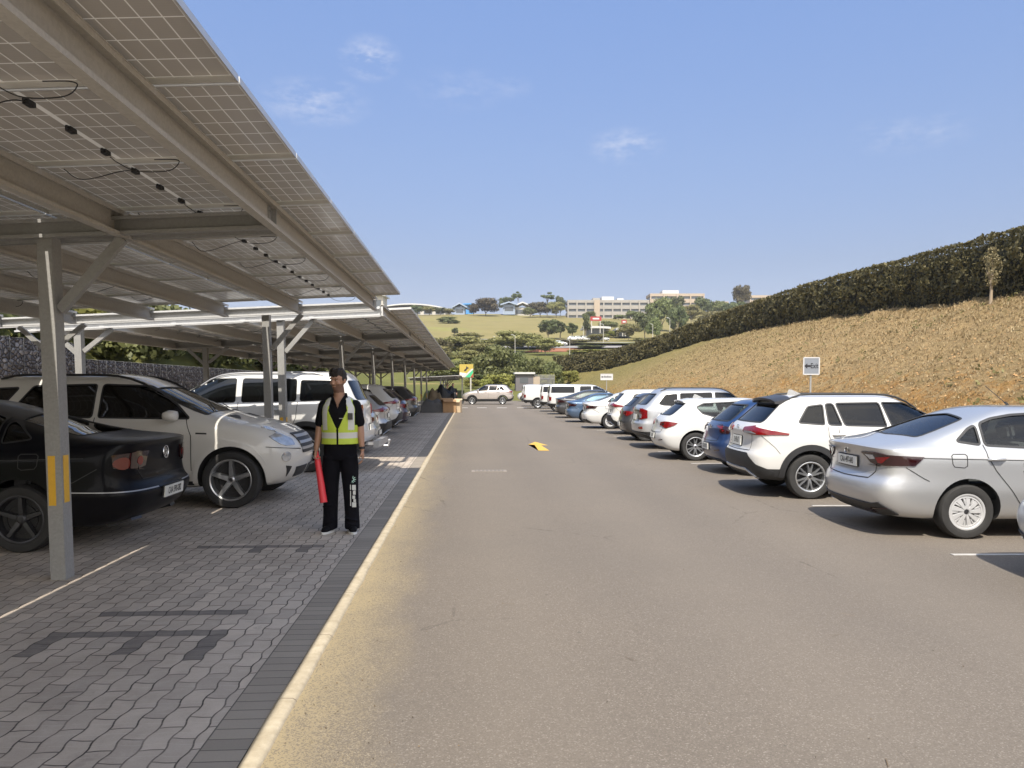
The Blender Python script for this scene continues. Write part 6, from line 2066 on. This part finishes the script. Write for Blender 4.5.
small_person(447.5, 58, 'distant person in tan clothes under the far end of the carport', plain('tan_cloth', (.34, .24, .14), .8), M_trouser)
# ------------------------------------------------------------------ parked cars: right-hand row
def put_car(spec, label, X, Y, head, detail=1, cat='car', group='cars parked in the right-hand row', name='parked_car', z=0.0, sc=None):
    c, sk = build_car(spec, name, label, cat, detail, group)
    park(c, X, Y, head, z, sc or (.94 if group and 'right' in group else 1.0))
    return c, sk
HR = R(-3)
c1, s1 = put_car(SEDAN, 'silver sedan with dark tinted tail lamps, nearest whole car on the right', 4.22, 8.52, HR, 2)
# emblem: ring with the two interlocked letters on the boot lid, antenna on the roof
def emblem(root, sk, y, z, r, how='back'):
    p, n = sk.map(how, y, z)
    t = bpy.data.objects.new('emblem', None); C.objects.link(t); t.parent = root; t.location = p + n * .004; t.empty_display_size = .03
    q = n.to_track_quat('Z', 'Y'); t.rotation_euler = (Matrix(((0, 0, -1), (-1, 0, 0), (0, 1, 0))).to_euler() if how == 'back' else Matrix(((0, 0, 1), (1, 0, 0), (0, 1, 0))).to_euler())
    return t
def vw_badge(root, sk, y, z, r):
    t = emblem(root, sk, y, z, r)
    b = bmesh.new(); disc(b, (0, 0, 0), r, 24, 'z'); o = obj('badge_disc', b, M_black, t)
    b = bmesh.new()
    tube(b, [(r*math.cos(2*PI*k/24), r*math.sin(2*PI*k/24), .003) for k in range(25)], r*.09, 6, cap=False)
    w = r*.16
    for pts in ([(-.45, .82), (-.02, .12)], [(.45, .82), (.02, .12)], [(-.80, .40), (-.38, -.72)], [(-.38, -.72), (-.02, .02)], [(.02, .02), (.38, -.72)], [(.38, -.72), (.80, .40)]):
        (a, c_), (d, e) = pts; bar(b, (a*r, c_*r, .004), (d*r, e*r, .004), w, .004)
    obj('badge_letters', b, M_chrome, t)
vw_badge(c1, s1, 0, .945, .048)
def antenna(root, sk, x, L=.32, fin=False, mat=None):
    p, n = sk.map('top', x, 0)
    b = bmesh.new()
    if fin:
        v = [b.verts.new(q) for q in (p + Vector((-.02, 0, .085)), p + Vector((.02, 0, .085)), p + Vector((.20, 0, .004)), p + Vector((-.05, 0, .0)))]
        b.faces.new(v); r_ = bmesh.ops.solidify(b, geom=b.faces[:], thickness=.035)
        bmesh.ops.bevel(b, geom=b.edges[:], offset=.008, segments=2, affect='EDGES')
        obj('roof_fin', b, mat or root.children[0].data.materials[0], root, 60)
    else:
        tube(b, [p + Vector((.03, 0, 0)), p + Vector((-.01, 0, .03))], .014, 8); tube(b, [p + Vector((0, 0, .02)), p + Vector((-L*.80, 0, L*.72))], .004, 6)
        obj('antenna', b, M_black, root)
antenna(c1, s1, 1.98)
# spoiler lip of the boot
CAR0 = scale_spec(SEDAN, 4.1, 1.75, 1.47, paint=P_white, plate=(0, .80, .5, .115, ''), handles=[(1.6, .87)],
    tails=[dict(p=[('e', .44, .93), ('e', .66, .94), ('s', .20, .93), ('s', .36, .90), ('s', .30, .80), ('s', .12, .79), ('e', .62, .79), ('e', .5, .82)], mat=M_darkred, sub=[])])
put_car(CAR0, 'white car at the right edge of the picture, only its rear corner showing', 4.57, 5.66, HR, 1)
c2, s2 = put_car(SUV, 'white crossover with black wheel arches and a spoiler, beside the silver sedan', 3.95, 11.42, HR, 2, sc=.92)
def spoiler(root, sk, x, z, w, depth, mat, th=.035):
    b = bmesh.new(); n = 10; rows = []
    for k in range(n + 1):
        y = -w + 2*w*k/n; f = 1 - (abs(y) / w) ** 3 * .10
        x1 = x + .20; p = sk.ray((x1, y, 4), (0, 0, -1))[0]; zz = p.z
        x0 = x - depth * f + .04 * (y/w)**2
        rows.append([b.verts.new(q) for q in ((x1, y, zz + .012), (x0, y, zz - .035), (x0 + .004, y, zz - .035 - th), (x1, y, zz - .08))])
    for p, q in zip(rows, rows[1:]):
        for i in range(4): b.faces.new((p[i], q[i], q[(i+1) % 4], p[(i+1) % 4]))
    b.faces.new(rows[0]); b.faces.new(rows[-1][::-1]); bmesh.ops.recalc_face_normals(b, faces=b.faces)
    return obj('rear_spoiler', b, mat, root, 35)
spoiler(c2, s2, .56, 1.53, .56, .10, M_darkalloy); antenna(c2, s2, .95, fin=True, mat=P_pearl)
def rails(root, sk, x0, x1, y, mat=M_black, h=.045):
    for s_ in (-1, 1):
        b = bmesh.new(); P = []
        for k in range(13):
            x = x0 + (x1 - x0) * k / 12; p = sk.ray((x, s_*y, 4), (0, 0, -1))[0]
            P.append(p + Vector((0, 0, h * min(1, math.sin(PI * k / 12) * 3.2) + .004)))
        tube(b, P, .016, 8); obj('roof_rail', b, mat, root, 60)
rails(c2, s2, .75, 2.75, .53)
def round_badge(root, sk, y, z, r=.05, oval=1.0):
    t = emblem(root, sk, y, z, r); b = bmesh.new()
    tube(b, [(r*oval*math.cos(2*PI*k/24), r*math.sin(2*PI*k/24), .003) for k in range(25)], r*.12, 6, cap=False)
    return t, b
t, b = round_badge(c2, s2, 0, 1.065, .042, 1.45)
tube(b, [(.022*math.cos(2*PI*k/16), .036*math.sin(2*PI*k/16), .003) for k in range(17)], .004, 5, cap=False); tube(b, [(.045*math.cos(2*PI*k/16), .020 + .016*math.sin(2*PI*k/16), .003) for k in range(17)], .004, 5, cap=False)
obj('badge_ring', b, M_chrome, t)
c3, s3 = put_car(POLO, 'deep blue hatchback between the white crossover and the white hatchback', 4.40, 14.15, HR, 1)
vw_badge(c3, s3, 0, .90, .05)
for s_ in (-1, 1):
    pass
c4, s4 = put_car(HATCH, 'white hatchback with red wraparound tail lamps, left of the blue one', 4.08, 17.0, HR, 2)
spoiler(c4, s4, .64, 1.36, .50, .07, P_white, .02); antenna(c4, s4, 1.0, fin=True, mat=P_white)
t, b = round_badge(c4, s4, 0, .87, .04); obj('badge_ring', b, M_black, t)
b = bmesh.new(); disc(b, (0, 0, .002), .036, 20, 'z'); obj('badge_disc', b, plain('badge_blue_white', (.35, .45, .6), .3), t)
c5, s5 = put_car(JEEP, 'silver estate-like four-by-four with roof rails and tall red lamps', 4.22, 19.9, HR, 1)
rails(c5, s5, .7, 2.7, .52)
c6, s6 = put_car(scale_spec(HATCH, 3.8, 1.68, 1.50, paint=P_darkgrey, plate=(0, .52, .44, .12, '')), 'dark grey hatchback next to the silver four-by-four with roof rails', 4.45, 22.8, HR, 1)
c7, s7 = put_car(scale_spec(SUV, 4.1, 1.74, 1.60, paint=P_cream, plate=(0, .80, .44, .12, ''), black_rings=1), 'small off-white crossover behind the dark grey hatchback', 4.60, 25.7, HR, 1)
SED2 = scale_spec(SEDAN, 4.42, 1.74, 1.46, paint=P_white, plate=(0, .80, .44, .12, ''))
c8, s8 = put_car(SED2, 'white sedan with bright hubcaps half way along the row', 4.26, 29.2, HR, 1)
c9, s9 = put_car(scale_spec(SEDAN, 4.0, 1.66, 1.38, paint=P_steel, hollow=False, plate=(0, .80, .44, .12, '')), 'low steel-blue sedan between the white and the dark grey sedans', 4.25, 34.2, HR, 1)
c10, s10 = put_car(scale_spec(SEDAN, 4.6, 1.8, 1.50, paint=P_darkgrey, hollow=False, plate=(0, .80, .44, .12, '')), 'dark grey sedan in front of the white canopied pickups', 4.30, 38.9, HR, 1)
# pickups with canopies, a panel van, more white cars
def box_vehicle(name, label, cat, X, Y, head, kind, z=0.0, L=5.2, W=1.82, paint_=P_white, group='cars parked in the right-hand row'):
    sp = scale_spec(TALL, L, W, 1.80 if kind == 'pickup' else 1.98, paint=paint_, side_dark=[], hollow=False,
        rings=[(.30, .45, L-.35, .32, W/2-.1), (.12, .52, L-.1, .42, W/2-.03), (.06, .66, L-.03, .55, W/2-.01), (.04, .86, L, .78, W/2), (.05, 1.0, L-.05, .95, W/2), (.05, 1.14, L-.3, 1.05, W/2-.005),
               (.06, 1.24, L-.7, 1.12, W/2-.02, {'zm': 1.20}), (.07, 1.32, L-1.25, 1.22, W/2-.05, {'zm': 1.28, 'cr': .1}), (.12, 1.74, L-2.05, 1.68, W/2-.15, {'rc': .4}), (.20, 1.80, L-2.3, 1.76, W/2-.26, {'rc': .4}), (.6, 1.83, L-2.5, 1.79, .3)],
        wheels=(1.15, L-.95), r=.37, arch=.43, style='ten',
        rear_window=('back', [(-.66, 1.30), (.66, 1.30), (.62, 1.66), (-.62, 1.66)]),
        windscreen=[(L-1.22, -.66), (L-1.12, 0), (L-1.22, .66), (L-1.98, .56), (L-1.92, 0), (L-1.98, -.56)],
        side_windows=([[(.24, 1.30), (1.62, 1.30), (1.62, 1.66), (.28, 1.66)]] if kind == 'pickup' else []) +
            [[(1.95, 1.27), (2.62, 1.27), (2.62, 1.68), (1.97, 1.68)], [(2.72, 1.27), (L-1.45, 1.25), (L-1.85, 1.58), (L-2.1, 1.68), (2.72, 1.68)]],
        tails=[dict(p=[('e', .70, 1.12), ('s', .06, 1.12), ('s', .26, 1.04), ('s', .24, .84), ('s', .06, .80), ('e', .72, .80)], mat=M_red, sub=[])],
        seams=[[(1.78, 1.72), (1.78, .55)], [(2.67, 1.26), (2.69, .5)], [(L-1.6, 1.2), (L-1.6, .5)]], handles=[(2.2, 1.1), (3.0, 1.1)], mirror=(L-1.62, 1.22), arch_w=.05,
        plate=(.0, .62, .44, .12, ''), glass=[G_dark, G_tint, G_tint],
        extras=[('rear_bumper', 'bc', 'patch', [('e', 0, .66), ('s', .1, .66), ('s', .34, .66), ('s', .34, .46), ('e', 0, .46)], .05, M_black)])
    c, sk = put_car(sp, label, X, Y, head, 1, cat, group, name, z)
    return c, sk
box_vehicle('parked_pickup', 'white pickup with a windowed canopy, nearest of the white commercial vehicles', 'pickup', 4.35, 43.6, HR, 'pickup')
box_vehicle('parked_pickup', 'white pickup half hidden behind the nearest canopied one', 'pickup', 4.35, 48.3, HR, 'pickup', L=5.0)
box_vehicle('parked_van', 'white panel van past the two white pickups', 'van', 3.75, 55.0, HR, 'van', L=4.9, W=1.9)
box_vehicle('parked_van', 'white van at the far end of the right-hand row', 'van', 4.05, 61.0, HR, 'van', L=4.7, W=1.85)
c, s = put_car(scale_spec(HATCH, 4.2, 1.75, 1.5, paint=P_white, hollow=False, plate=(0, .5, .4, .1, '')), 'small white car seen side-on beyond the crossing silver one', 9.0, 78.5, PI + R(-14), 1, group=None, name='car')
p = at(514, 67.5, 0)
c, s = put_car(scale_spec(SUV, 4.55, 1.86, 1.74, paint=P_beige, style='ten', glass=[G_dark], plate=(0, .8, .44, .12, '')), 'pale gold four-by-four crossing the end of the lane from right to left', p.x, p.y, PI + R(-3), 1, group=None, name='car')
rails(c, s, .7, 2.7, .52)

# ------------------------------------------------------------------ parked cars: left-hand rows under the carports
GL = 'cars parked under the carports'
HL = PI
PASSAT = scale_spec(SEDAN, 4.78, 1.82, 1.47, paint=P_black, style='dark', r=.325, rr=.235, arch=.375, tw=.22, trim=M_black, trim_w=.014, wheels=(1.12, 3.83),
    rings=[(.50, .20, 4.45, .18, .77), (.20, .25, 4.66, .22, .86, {'cr': .1}), (.06, .36, 4.75, .36, .895), (.0, .54, 4.78, .52, .91, {'cr': .3}),
           (.07, .62, 4.77, .62, .905, {'cr': .3}), (.10, .74, 4.72, .72, .90), (.085, .92, 4.56, .82, .895), (.05, 1.03, 4.40, .87, .86, {'zm': .94, 'cr': .45, 'crown': .02}),
           (.18, 1.06, 4.05, .93, .83, {'zm': .99, 'crown': .03}),
           (.80, 1.10, 3.58, 1.00, .77, {'zm': 1.03, 'crown': .02, 'cr': .1}), (1.72, 1.40, 2.75, 1.40, .61, {'crown': .02}), (1.96, 1.45, 2.55, 1.45, .48, {'crown': .01}), (2.1, 1.47, 2.45, 1.47, .2)],
    plate=(0, .50, .50, .115, 'CAA 590-282'), glass=[G_dark], rear_glass=G_tint,
    tails=[dict(p=[('e', .42, .95), ('e', .62, .96), ('s', .14, .95), ('s', .28, .93), ('s', .27, .80), ('s', .12, .77), ('e', .64, .77), ('e', .46, .80)], mat=M_darkred,
                sub=[('lamp_roundel', plain('amber_red_lamp', (.16, .03, .018), .15, coat=.6), [('e', .76 + .062*math.cos(2*PI*k/14), .845 + .062*math.sin(2*PI*k/14)) for k in range(14)]), ('lamp_roundel', M_red, [('e', .56 + .045*math.cos(2*PI*k/14), .86 + .045*math.sin(2*PI*k/14)) for k in range(14)])])],
    extras=[('chrome_strip', 'bc', 'strip', [('e', .32, .565), ('e', .60, .567), ('s', .16, .57), ('s', .70, .58)], .010, M_greysilver, .005),
            ('boot_lid_gap', 'bc', 'strip', [('e', 0, .66), ('e', .52, .67), ('e', .58, .76)], .008, M_seam),
            ('exhaust', 'bc', 'strip', [('e', .42, .25), ('e', .56, .25)], .06, M_darkalloy, .03)])
c, s = put_car(PASSAT, 'black sedan with its boot to the lane behind the near carport post', -3.18, 8.42, HL, 2, group=GL)
vw_badge(c, s, 0, .90, .065)
ML = scale_spec(SUV, 4.80, 1.93, 1.78, paint=P_cream, style='five', r=.375, rr=.275, arch=.43, tw=.26, wheels=(1.05, 3.96), black_rings=0, arch_w=.06, arch_mat=P_cream, arch_th=.02,
    rings=[(.50, .26, 4.45, .24, .82), (.14, .32, 4.66, .30, .93, {'cr': .2}), (.05, .48, 4.76, .46, .955, {'cr': .2}), (.03, .68, 4.80, .64, .965, {'cr': .1}),
           (.09, .80, 4.79, .78, .96), (.12, .95, 4.70, .92, .955), (.12, 1.08, 4.52, 1.02, .94, {'zm': 1.08}), (.18, 1.18, 4.30, 1.08, .91, {'crown': .035, 'zm': 1.15}),
           (.26, 1.26, 3.72, 1.20, .85, {'cr': .1, 'zm': 1.22, 'crown': .02}), (.62, 1.62, 2.78, 1.63, .70, {'crown': .02}), (.78, 1.72, 2.55, 1.72, .58, {'crown': .02}), (1.1, 1.77, 2.3, 1.77, .25)],
    side_windows=[[(.60, 1.30), (.95, 1.22), (1.20, 1.58), (.80, 1.56)], [(1.10, 1.20), (2.18, 1.19), (2.18, 1.62), (1.38, 1.60)], [(2.26, 1.19), (3.42, 1.17), (3.22, 1.34), (2.98, 1.50), (2.78, 1.60), (2.26, 1.62)]],
    windscreen=[(3.60, -.72), (3.70, 0), (3.60, .72), (2.86, .60), (2.92, 0), (2.86, -.60)],
    heads=[[('e', .52, .88), ('e', .66, .99), ('s', 4.52, 1.05), ('s', 4.38, 1.05), ('s', 4.42, .93), ('s', 4.56, .83), ('e', .72, .80), ('e', .54, .80)]],
    seams=[[(2.22, 1.19), (2.24, .5)], [(3.38, 1.16), (3.46, .95), (3.46, .5)], [(1.06, 1.2), (1.2, .95), (1.38, .7)]], side_dark=[[(1.52, .27), (3.48, .27), (3.48, .36), (1.52, .36)]],
    handles=[(1.5, 1.05), (2.6, 1.03)], mirror=(3.20, 1.16), glass=[G_dark], plate=(0, .8, .4, .1, ''), fw_z=1.2, rw_z=1.2,
    extras=[('grille', 'front', 'patch', [(-.40, .95), (.40, .95), (.34, .68), (-.34, .68)], .01, M_black),
            ('grille_bar', 'front', 'strip', [(-.38, .90), (.38, .90)], .035, M_greysilver, .02), ('grille_bar', 'front', 'strip', [(-.37, .82), (.37, .82)], .035, M_greysilver, .02), ('grille_bar', 'front', 'strip', [(-.36, .74), (.36, .74)], .035, M_greysilver, .02),
            ('lower_intake', 'fc', 'patch', [('e', .05, .50), ('e', .50, .50), ('e', .46, .36), ('e', .05, .36)], .004, M_black),
            ('side_intake', 'fc', 'patch', [('e', .62, .52), ('s', 4.62, .54), ('s', 4.60, .40), ('e', .64, .38)], .004, M_black),
            ('fog_lamp', 'fc', 'patch', [('e', .74 + .065*math.cos(2*PI*k/14), .66 + .065*math.sin(2*PI*k/14)) for k in range(14)], .012, M_clear),
            ('bonnet_vent', 'top', 'patch', [(3.80, -.52), (3.84, -.30), (3.90, -.30), (3.98, -.50)], .003, M_black), ('bonnet_vent', 'top', 'patch', [(3.80, .52), (3.84, .30), (3.90, .30), (3.98, .50)], .003, M_black),
            ('bumper_gap', 'fc', 'strip', [('e', .40, .74), ('e', .70, .77), ('s', 4.40, .80)], .008, M_seam), ('fender_lettering', 'side', 'strip', [(3.52, .985), (3.66, .98)], .020, M_ink, .003)])
c, s = put_car(ML, 'off-white four-by-four parked nose out beside the black sedan', -2.28 - 4.80, 11.12, 0.0, 2, group=GL)
rails(c, s, .9, 2.9, .58)
for k in (-1, 1):        # wipers
    p, n = s.map('top', 3.62, -.45 if k < 0 else .15); b = bmesh.new(); q, _ = s.map('top', 3.40, -.05 if k < 0 else .55)
    tube(b, [p + n*.012, q + n*.02], .008, 5); obj('wiper', b, M_black, c)
BIG = dict(TALL); BIG['plate'] = (0, .78, .44, .12, '')
c, s = put_car(BIG, 'tall white four-by-four behind the man in the hi-vis vest', -1.92, 15.25, HL, 1, group=GL, sc=1.02)
rails(c, s, .8, 3.0, .66, M_greysilver)
b = bmesh.new()                                    # tow bar and step
bar(b, (-.16, -.75, .50), (-.16, .75, .50), .10, .12); bar(b, (-.16, -.5, .5), (.2, -.5, .5), .06, .06); bar(b, (-.16, .5, .5), (.2, .5, .5), .06, .06)
tube(b, [(-.1, 0, .42), (-.30, 0, .42), (-.32, 0, .50)], .025, 8); blob(b, (-.32, 0, .52), .032, seg=10)
obj('tow_bar', b, M_greysilver, c)
put_car(scale_spec(HATCH, 4.1, 1.72, 1.42, paint=P_silver, hollow=False, plate=(0, .5, .4, .1, '')), 'silver hatchback just past the tall white four-by-four', -2.15, 18.6, HL, 1, group=GL)
put_car(scale_spec(SUV, 4.2, 1.78, 1.50, paint=P_silver, hollow=False, black_rings=3, plate=(0, .8, .4, .1, ''), glass=[G_dark]), 'silver-grey crossover with a deep black bumper under the carport', -2.15, 21.4, HL, 1, group=GL)
put_car(scale_spec(SUV, 4.6, 1.85, 1.68, paint=P_white, hollow=False, plate=(0, .8, .4, .1, ''), glass=[G_dark]), 'white crossover with slim red lamps half way down the carport row', -2.25, 26.0, HL, 1, group=GL)
put_car(scale_spec(HATCH, 4.0, 1.72, 1.5, paint=P_plum, hollow=False, plate=(0, .5, .4, .1, '')), 'dark plum hatchback beyond the white crossover under the carport', -2.3, 29.8, HL, 1, group=GL)
put_car(scale_spec(SUV, 4.3, 1.8, 1.62, paint=P_darkgrey, hollow=False, plate=(0, .8, .4, .1, '')), 'dark grey crossover, fourth from the far end under the carport', -2.2, 34.0, HL, 1, group=GL)
put_car(scale_spec(SEDAN, 4.3, 1.72, 1.45, paint=P_white, hollow=False, plate=(0, .8, .4, .1, '')), 'white sedan deep under the long carport', -2.9, 37.2, HL, 1, group=GL)
put_car(scale_spec(HATCH, 4.0, 1.7, 1.45, paint=P_black, hollow=False, plate=(0, .5, .4, .1, '')), 'black hatchback deep under the long carport', -2.9, 41.0, HL, 1, group=GL)

# ------------------------------------------------------------------ signs
def sign(px, dist, w, ztop, h, label, full):
    p = at(px, dist, 0); p.z = max(0, terr(p.x, p.y))
    t = thing('sign_post', label, 'sign', p, R(-3))
    b = bmesh.new(); tube(b, [(0, .03, -.2), (0, .03, ztop - p.z - .03)], .028, 8); obj('pole', b, M_galv, t, 60)
    b = bmesh.new(); z0 = ztop - h - p.z; box(b, (-w/2, -.012, z0), (w/2, .004, z0 + h)); bo = obj('board', b, plain('sign_grey', (.20, .22, .25), .5) if full else M_wroof, t)
    b = bmesh.new()
    for q in (((-w/2, z0), (w/2, z0)), ((-w/2, z0 + h), (w/2, z0 + h)), ((-w/2, z0), (-w/2, z0 + h)), ((w/2, z0), (w/2, z0 + h))):
        (a, c_), (d, e) = q; bar(b, (a, -.006, c_), (d, -.006, e), .03, .03 if not full else .022, up=(0, 1, 0))
    obj('board_frame', b, M_wroof, t)
    b = bmesh.new(); cx_ = -w*.27 if full else -w*.36; cz = z0 + h/2; k = .085 if full else .09
    for pts in ([(-1, 0), (0, .9), (0, -.9)], [(0, .32), (1.1, .32), (1.1, -.32), (0, -.32)]):
        b.faces.new([b.verts.new((cx_ + u*k, -.018, cz + v*k)) for u, v in pts])
    obj('arrow', b, M_ink, bo)
    if full:
        tm = text_mesh('Exit', .20, .001, sx=.72, bold=.003); tm.materials.append(M_ink)
        o = obj('lettering', tm, M_ink, bo); o.location = (w*.19, -.016, cz - .0); o.rotation_euler = (R(90), 0, 0)
    else:
        b = bmesh.new()
        for q in range(7): box(b, (-w*.20 + q*.075, -.017, cz - .05), (-w*.20 + q*.075 + .05, -.013, cz + .05 + (.03 if q in (0, 3) else 0)))
        obj('lettering', b, M_ink, bo)
sign(810.5, 21.8, .44, 2.40, .47, 'grey exit sign with a left-pointing arrow on a pole by the dry bank', True)
sign(606.5, 54.5, .85, 2.45, .42, 'small white direction sign with an arrow far along the dry bank', False)

# ------------------------------------------------------------------ goods piled at the end of the paving
def heap(name, label, cat, px, dist, w, d, h, mat, seed, rz=0):
    p = at(px, dist, 0); b = bmesh.new(); n = 22; rr = random.Random(seed); rows = []
    for i in range(n + 1):
        row = []
        for j in range(n + 1):
            u, v = 2*i/n - 1, 2*j/n - 1
            e = max(0, 1 - max(abs(u), abs(v)) ** 3.2)
            z = h * e ** .4 * (1.0 + .42 * noise.noise(Vector((u*1.6 + seed, v*1.4, seed)))) + .05 * noise.noise(Vector((u*6, v*6, seed))) * (1 if e > 0 else 0)
            row.append(b.verts.new((u*w/2, v*d/2, max(0, z))))
        rows.append(row)
    for i in range(n):
        for j in range(n): b.faces.new((rows[i][j], rows[i+1][j], rows[i+1][j+1], rows[i][j+1]))
    r_ = bmesh.ops.solidify(b, geom=b.faces[:], thickness=.02)
    o = obj(name, b, mat, None, 50); o.location = (p.x, p.y, .012); o.rotation_euler = (0, 0, rz)
    return tag(o, label, cat)
heap('tarpaulin_heap', 'dark grey tarpaulin thrown over a low heap at the end of the paving', 'tarpaulin', 433.5, 46.5, 1.55, 1.3, .72, plain('grey_tarpaulin', (.20, .20, .205), .7, vary=.25, vs=4), 3)
heap('sack', 'tan sack propped behind the grey tarpaulin', 'sack', 435, 49, 1.0, .8, 1.25, plain('tan_sacking', (.33, .26, .17), .9, vary=.25, vs=6), 9)
heap('black_sheet', 'crumpled black plastic sheeting piled behind the cardboard boxes', 'plastic sheet', 446, 49.2, 1.6, 1.0, 1.35, plain('black_sheet', (.012, .012, .014), .35), 14)
heap('sack', 'small pale sack beside the yellow post foot', 'sack', 428.5, 50.5, .5, .5, .75, plain('pale_sacking', (.50, .44, .34), .9, vary=.2, vs=6), 19)
def carton(px, dist, w, d, h, rz, label, col, flap=True):
    p = at(px, dist, 0); t = thing('cardboard_box', label, 'box', (p.x, p.y, .006), rz)
    b = bmesh.new(); th = .008
    box(b, (-w/2, -d/2, 0), (w/2, d/2, th)); box(b, (-w/2, -d/2, th), (w/2, -d/2 + th, h)); box(b, (-w/2, d/2 - th, th), (w/2, d/2, h))
    box(b, (-w/2, -d/2 + th, th), (-w/2 + th, d/2 - th, h)); box(b, (w/2 - th, -d/2 + th, th), (w/2, d/2 - th, h))
    obj('carton', b, col, t)
    for s_ in (-1, 1):
        b = bmesh.new(); bar(b, (0, s_*(d/2 + .002), h + .002), (0, s_*(d/2 + .16), h - .12 + .2*(s_ > 0)), w*.96, .006); obj('flap', b, col, t)
CB = plain('brown_cardboard', (.33, .20, .10), .85, vary=.2, vs=5); CB2 = plain('pale_cardboard', (.52, .40, .26), .85, vary=.15, vs=5)
carton(448.5, 46.2, .80, .6, .78, R(14), 'brown open cardboard box right of the grey tarpaulin', CB)
carton(457.0, 46.6, .52, .5, .74, R(-12), 'paler cardboard box at the edge of the lane', CB2)
# yellow-footed bollard by the boxes
# cars parked up on the hill road, tiny
far = scale_spec(HATCH, 4.2, 1.75, 1.5, paint=P_white, hollow=False, plate=(0, .5, .4, .1, ''), seams=[], handles=[], extras=[])
fc, _ = build_car(far, 'distant_car', 'tiny white car alone at the left on the hillside road', 'car', 0, 'tiny cars on the hillside')
first = True
for px, d, a in ((552, 208, 0), (567, 262, .1), (588, 262, .2), (592, 264, .1), (597, 262, 0), (573, 268, 0), (580, 266, .1)):
    p = at(px, d); o = fc if first else copy_tree(fc); first = False
    o.location = (p.x, p.y, p.z + .35); o.rotation_euler = (0, 0, a)
    if px > 560: o['label'] = 'tiny white car parked before the shops on the hillside, %s from the left' % {567: 'first', 573: 'second', 580: 'third', 588: 'fourth', 592: 'fifth', 597: 'last'}[px]

# ------------------------------------------------------------------ windblown bits on the asphalt
rr = random.Random(77); b = Leaves()
for k in range(900):
    Y = 2.6 + 26 * rr.random() ** 1.7; X = -.86 + (5.4 * rr.random() if rr.random() < .55 else .7 * rr.random() ** 1.5)
    s_ = rr.uniform(.003, .009); leaf(b, (X, Y, .004 + s_ * .3), s_, rr, (0, 0, 1.5))
for k in range(16):
    X, Y = rr.uniform(-.6, 4.5), 2.8 + 9 * rr.random(); a = rr.uniform(0, 3.1); l = rr.uniform(.02, .05); w_ = .002
    dx, dy = math.cos(a), math.sin(a)
    b.add((X - dx*l - dy*w_, Y - dy*l + dx*w_, .006), (X - dx*l + dy*w_, Y - dy*l - dx*w_, .006), (X + dx*l + dy*w_, Y + dy*l - dx*w_, .008), (X + dx*l - dy*w_, Y + dy*l + dx*w_, .008))
M_bits = mat_leaf('dry_bits', (.05, .035, .02), (.26, .19, .11), .9)
tag(obj('leaf_litter', b.mesh('leaf_litter', M_bits), M_bits), 'tiny dry leaf bits and twigs strewn over the asphalt', 'litter', kind='stuff')
# ------------------------------------------------------------------ the air: faint haze that pales the far hillside
bm = bmesh.new(); box(bm, (-1000, -70, -45), (1000, 4600, 120))
g = NT('thin_haze'); g.n.remove(g.b)
pv = g.n.new('ShaderNodeVolumePrincipled'); pv.inputs['Color'].default_value = (.86, .90, .97, 1); pv.inputs['Density'].default_value = .00020; pv.inputs['Anisotropy'].default_value = .1
g.l.new(pv.outputs[0], g.o.inputs['Volume'])
tag(obj('haze', bm, g.m), 'thin pale haze lying over the whole valley', 'haze', kind='stuff')
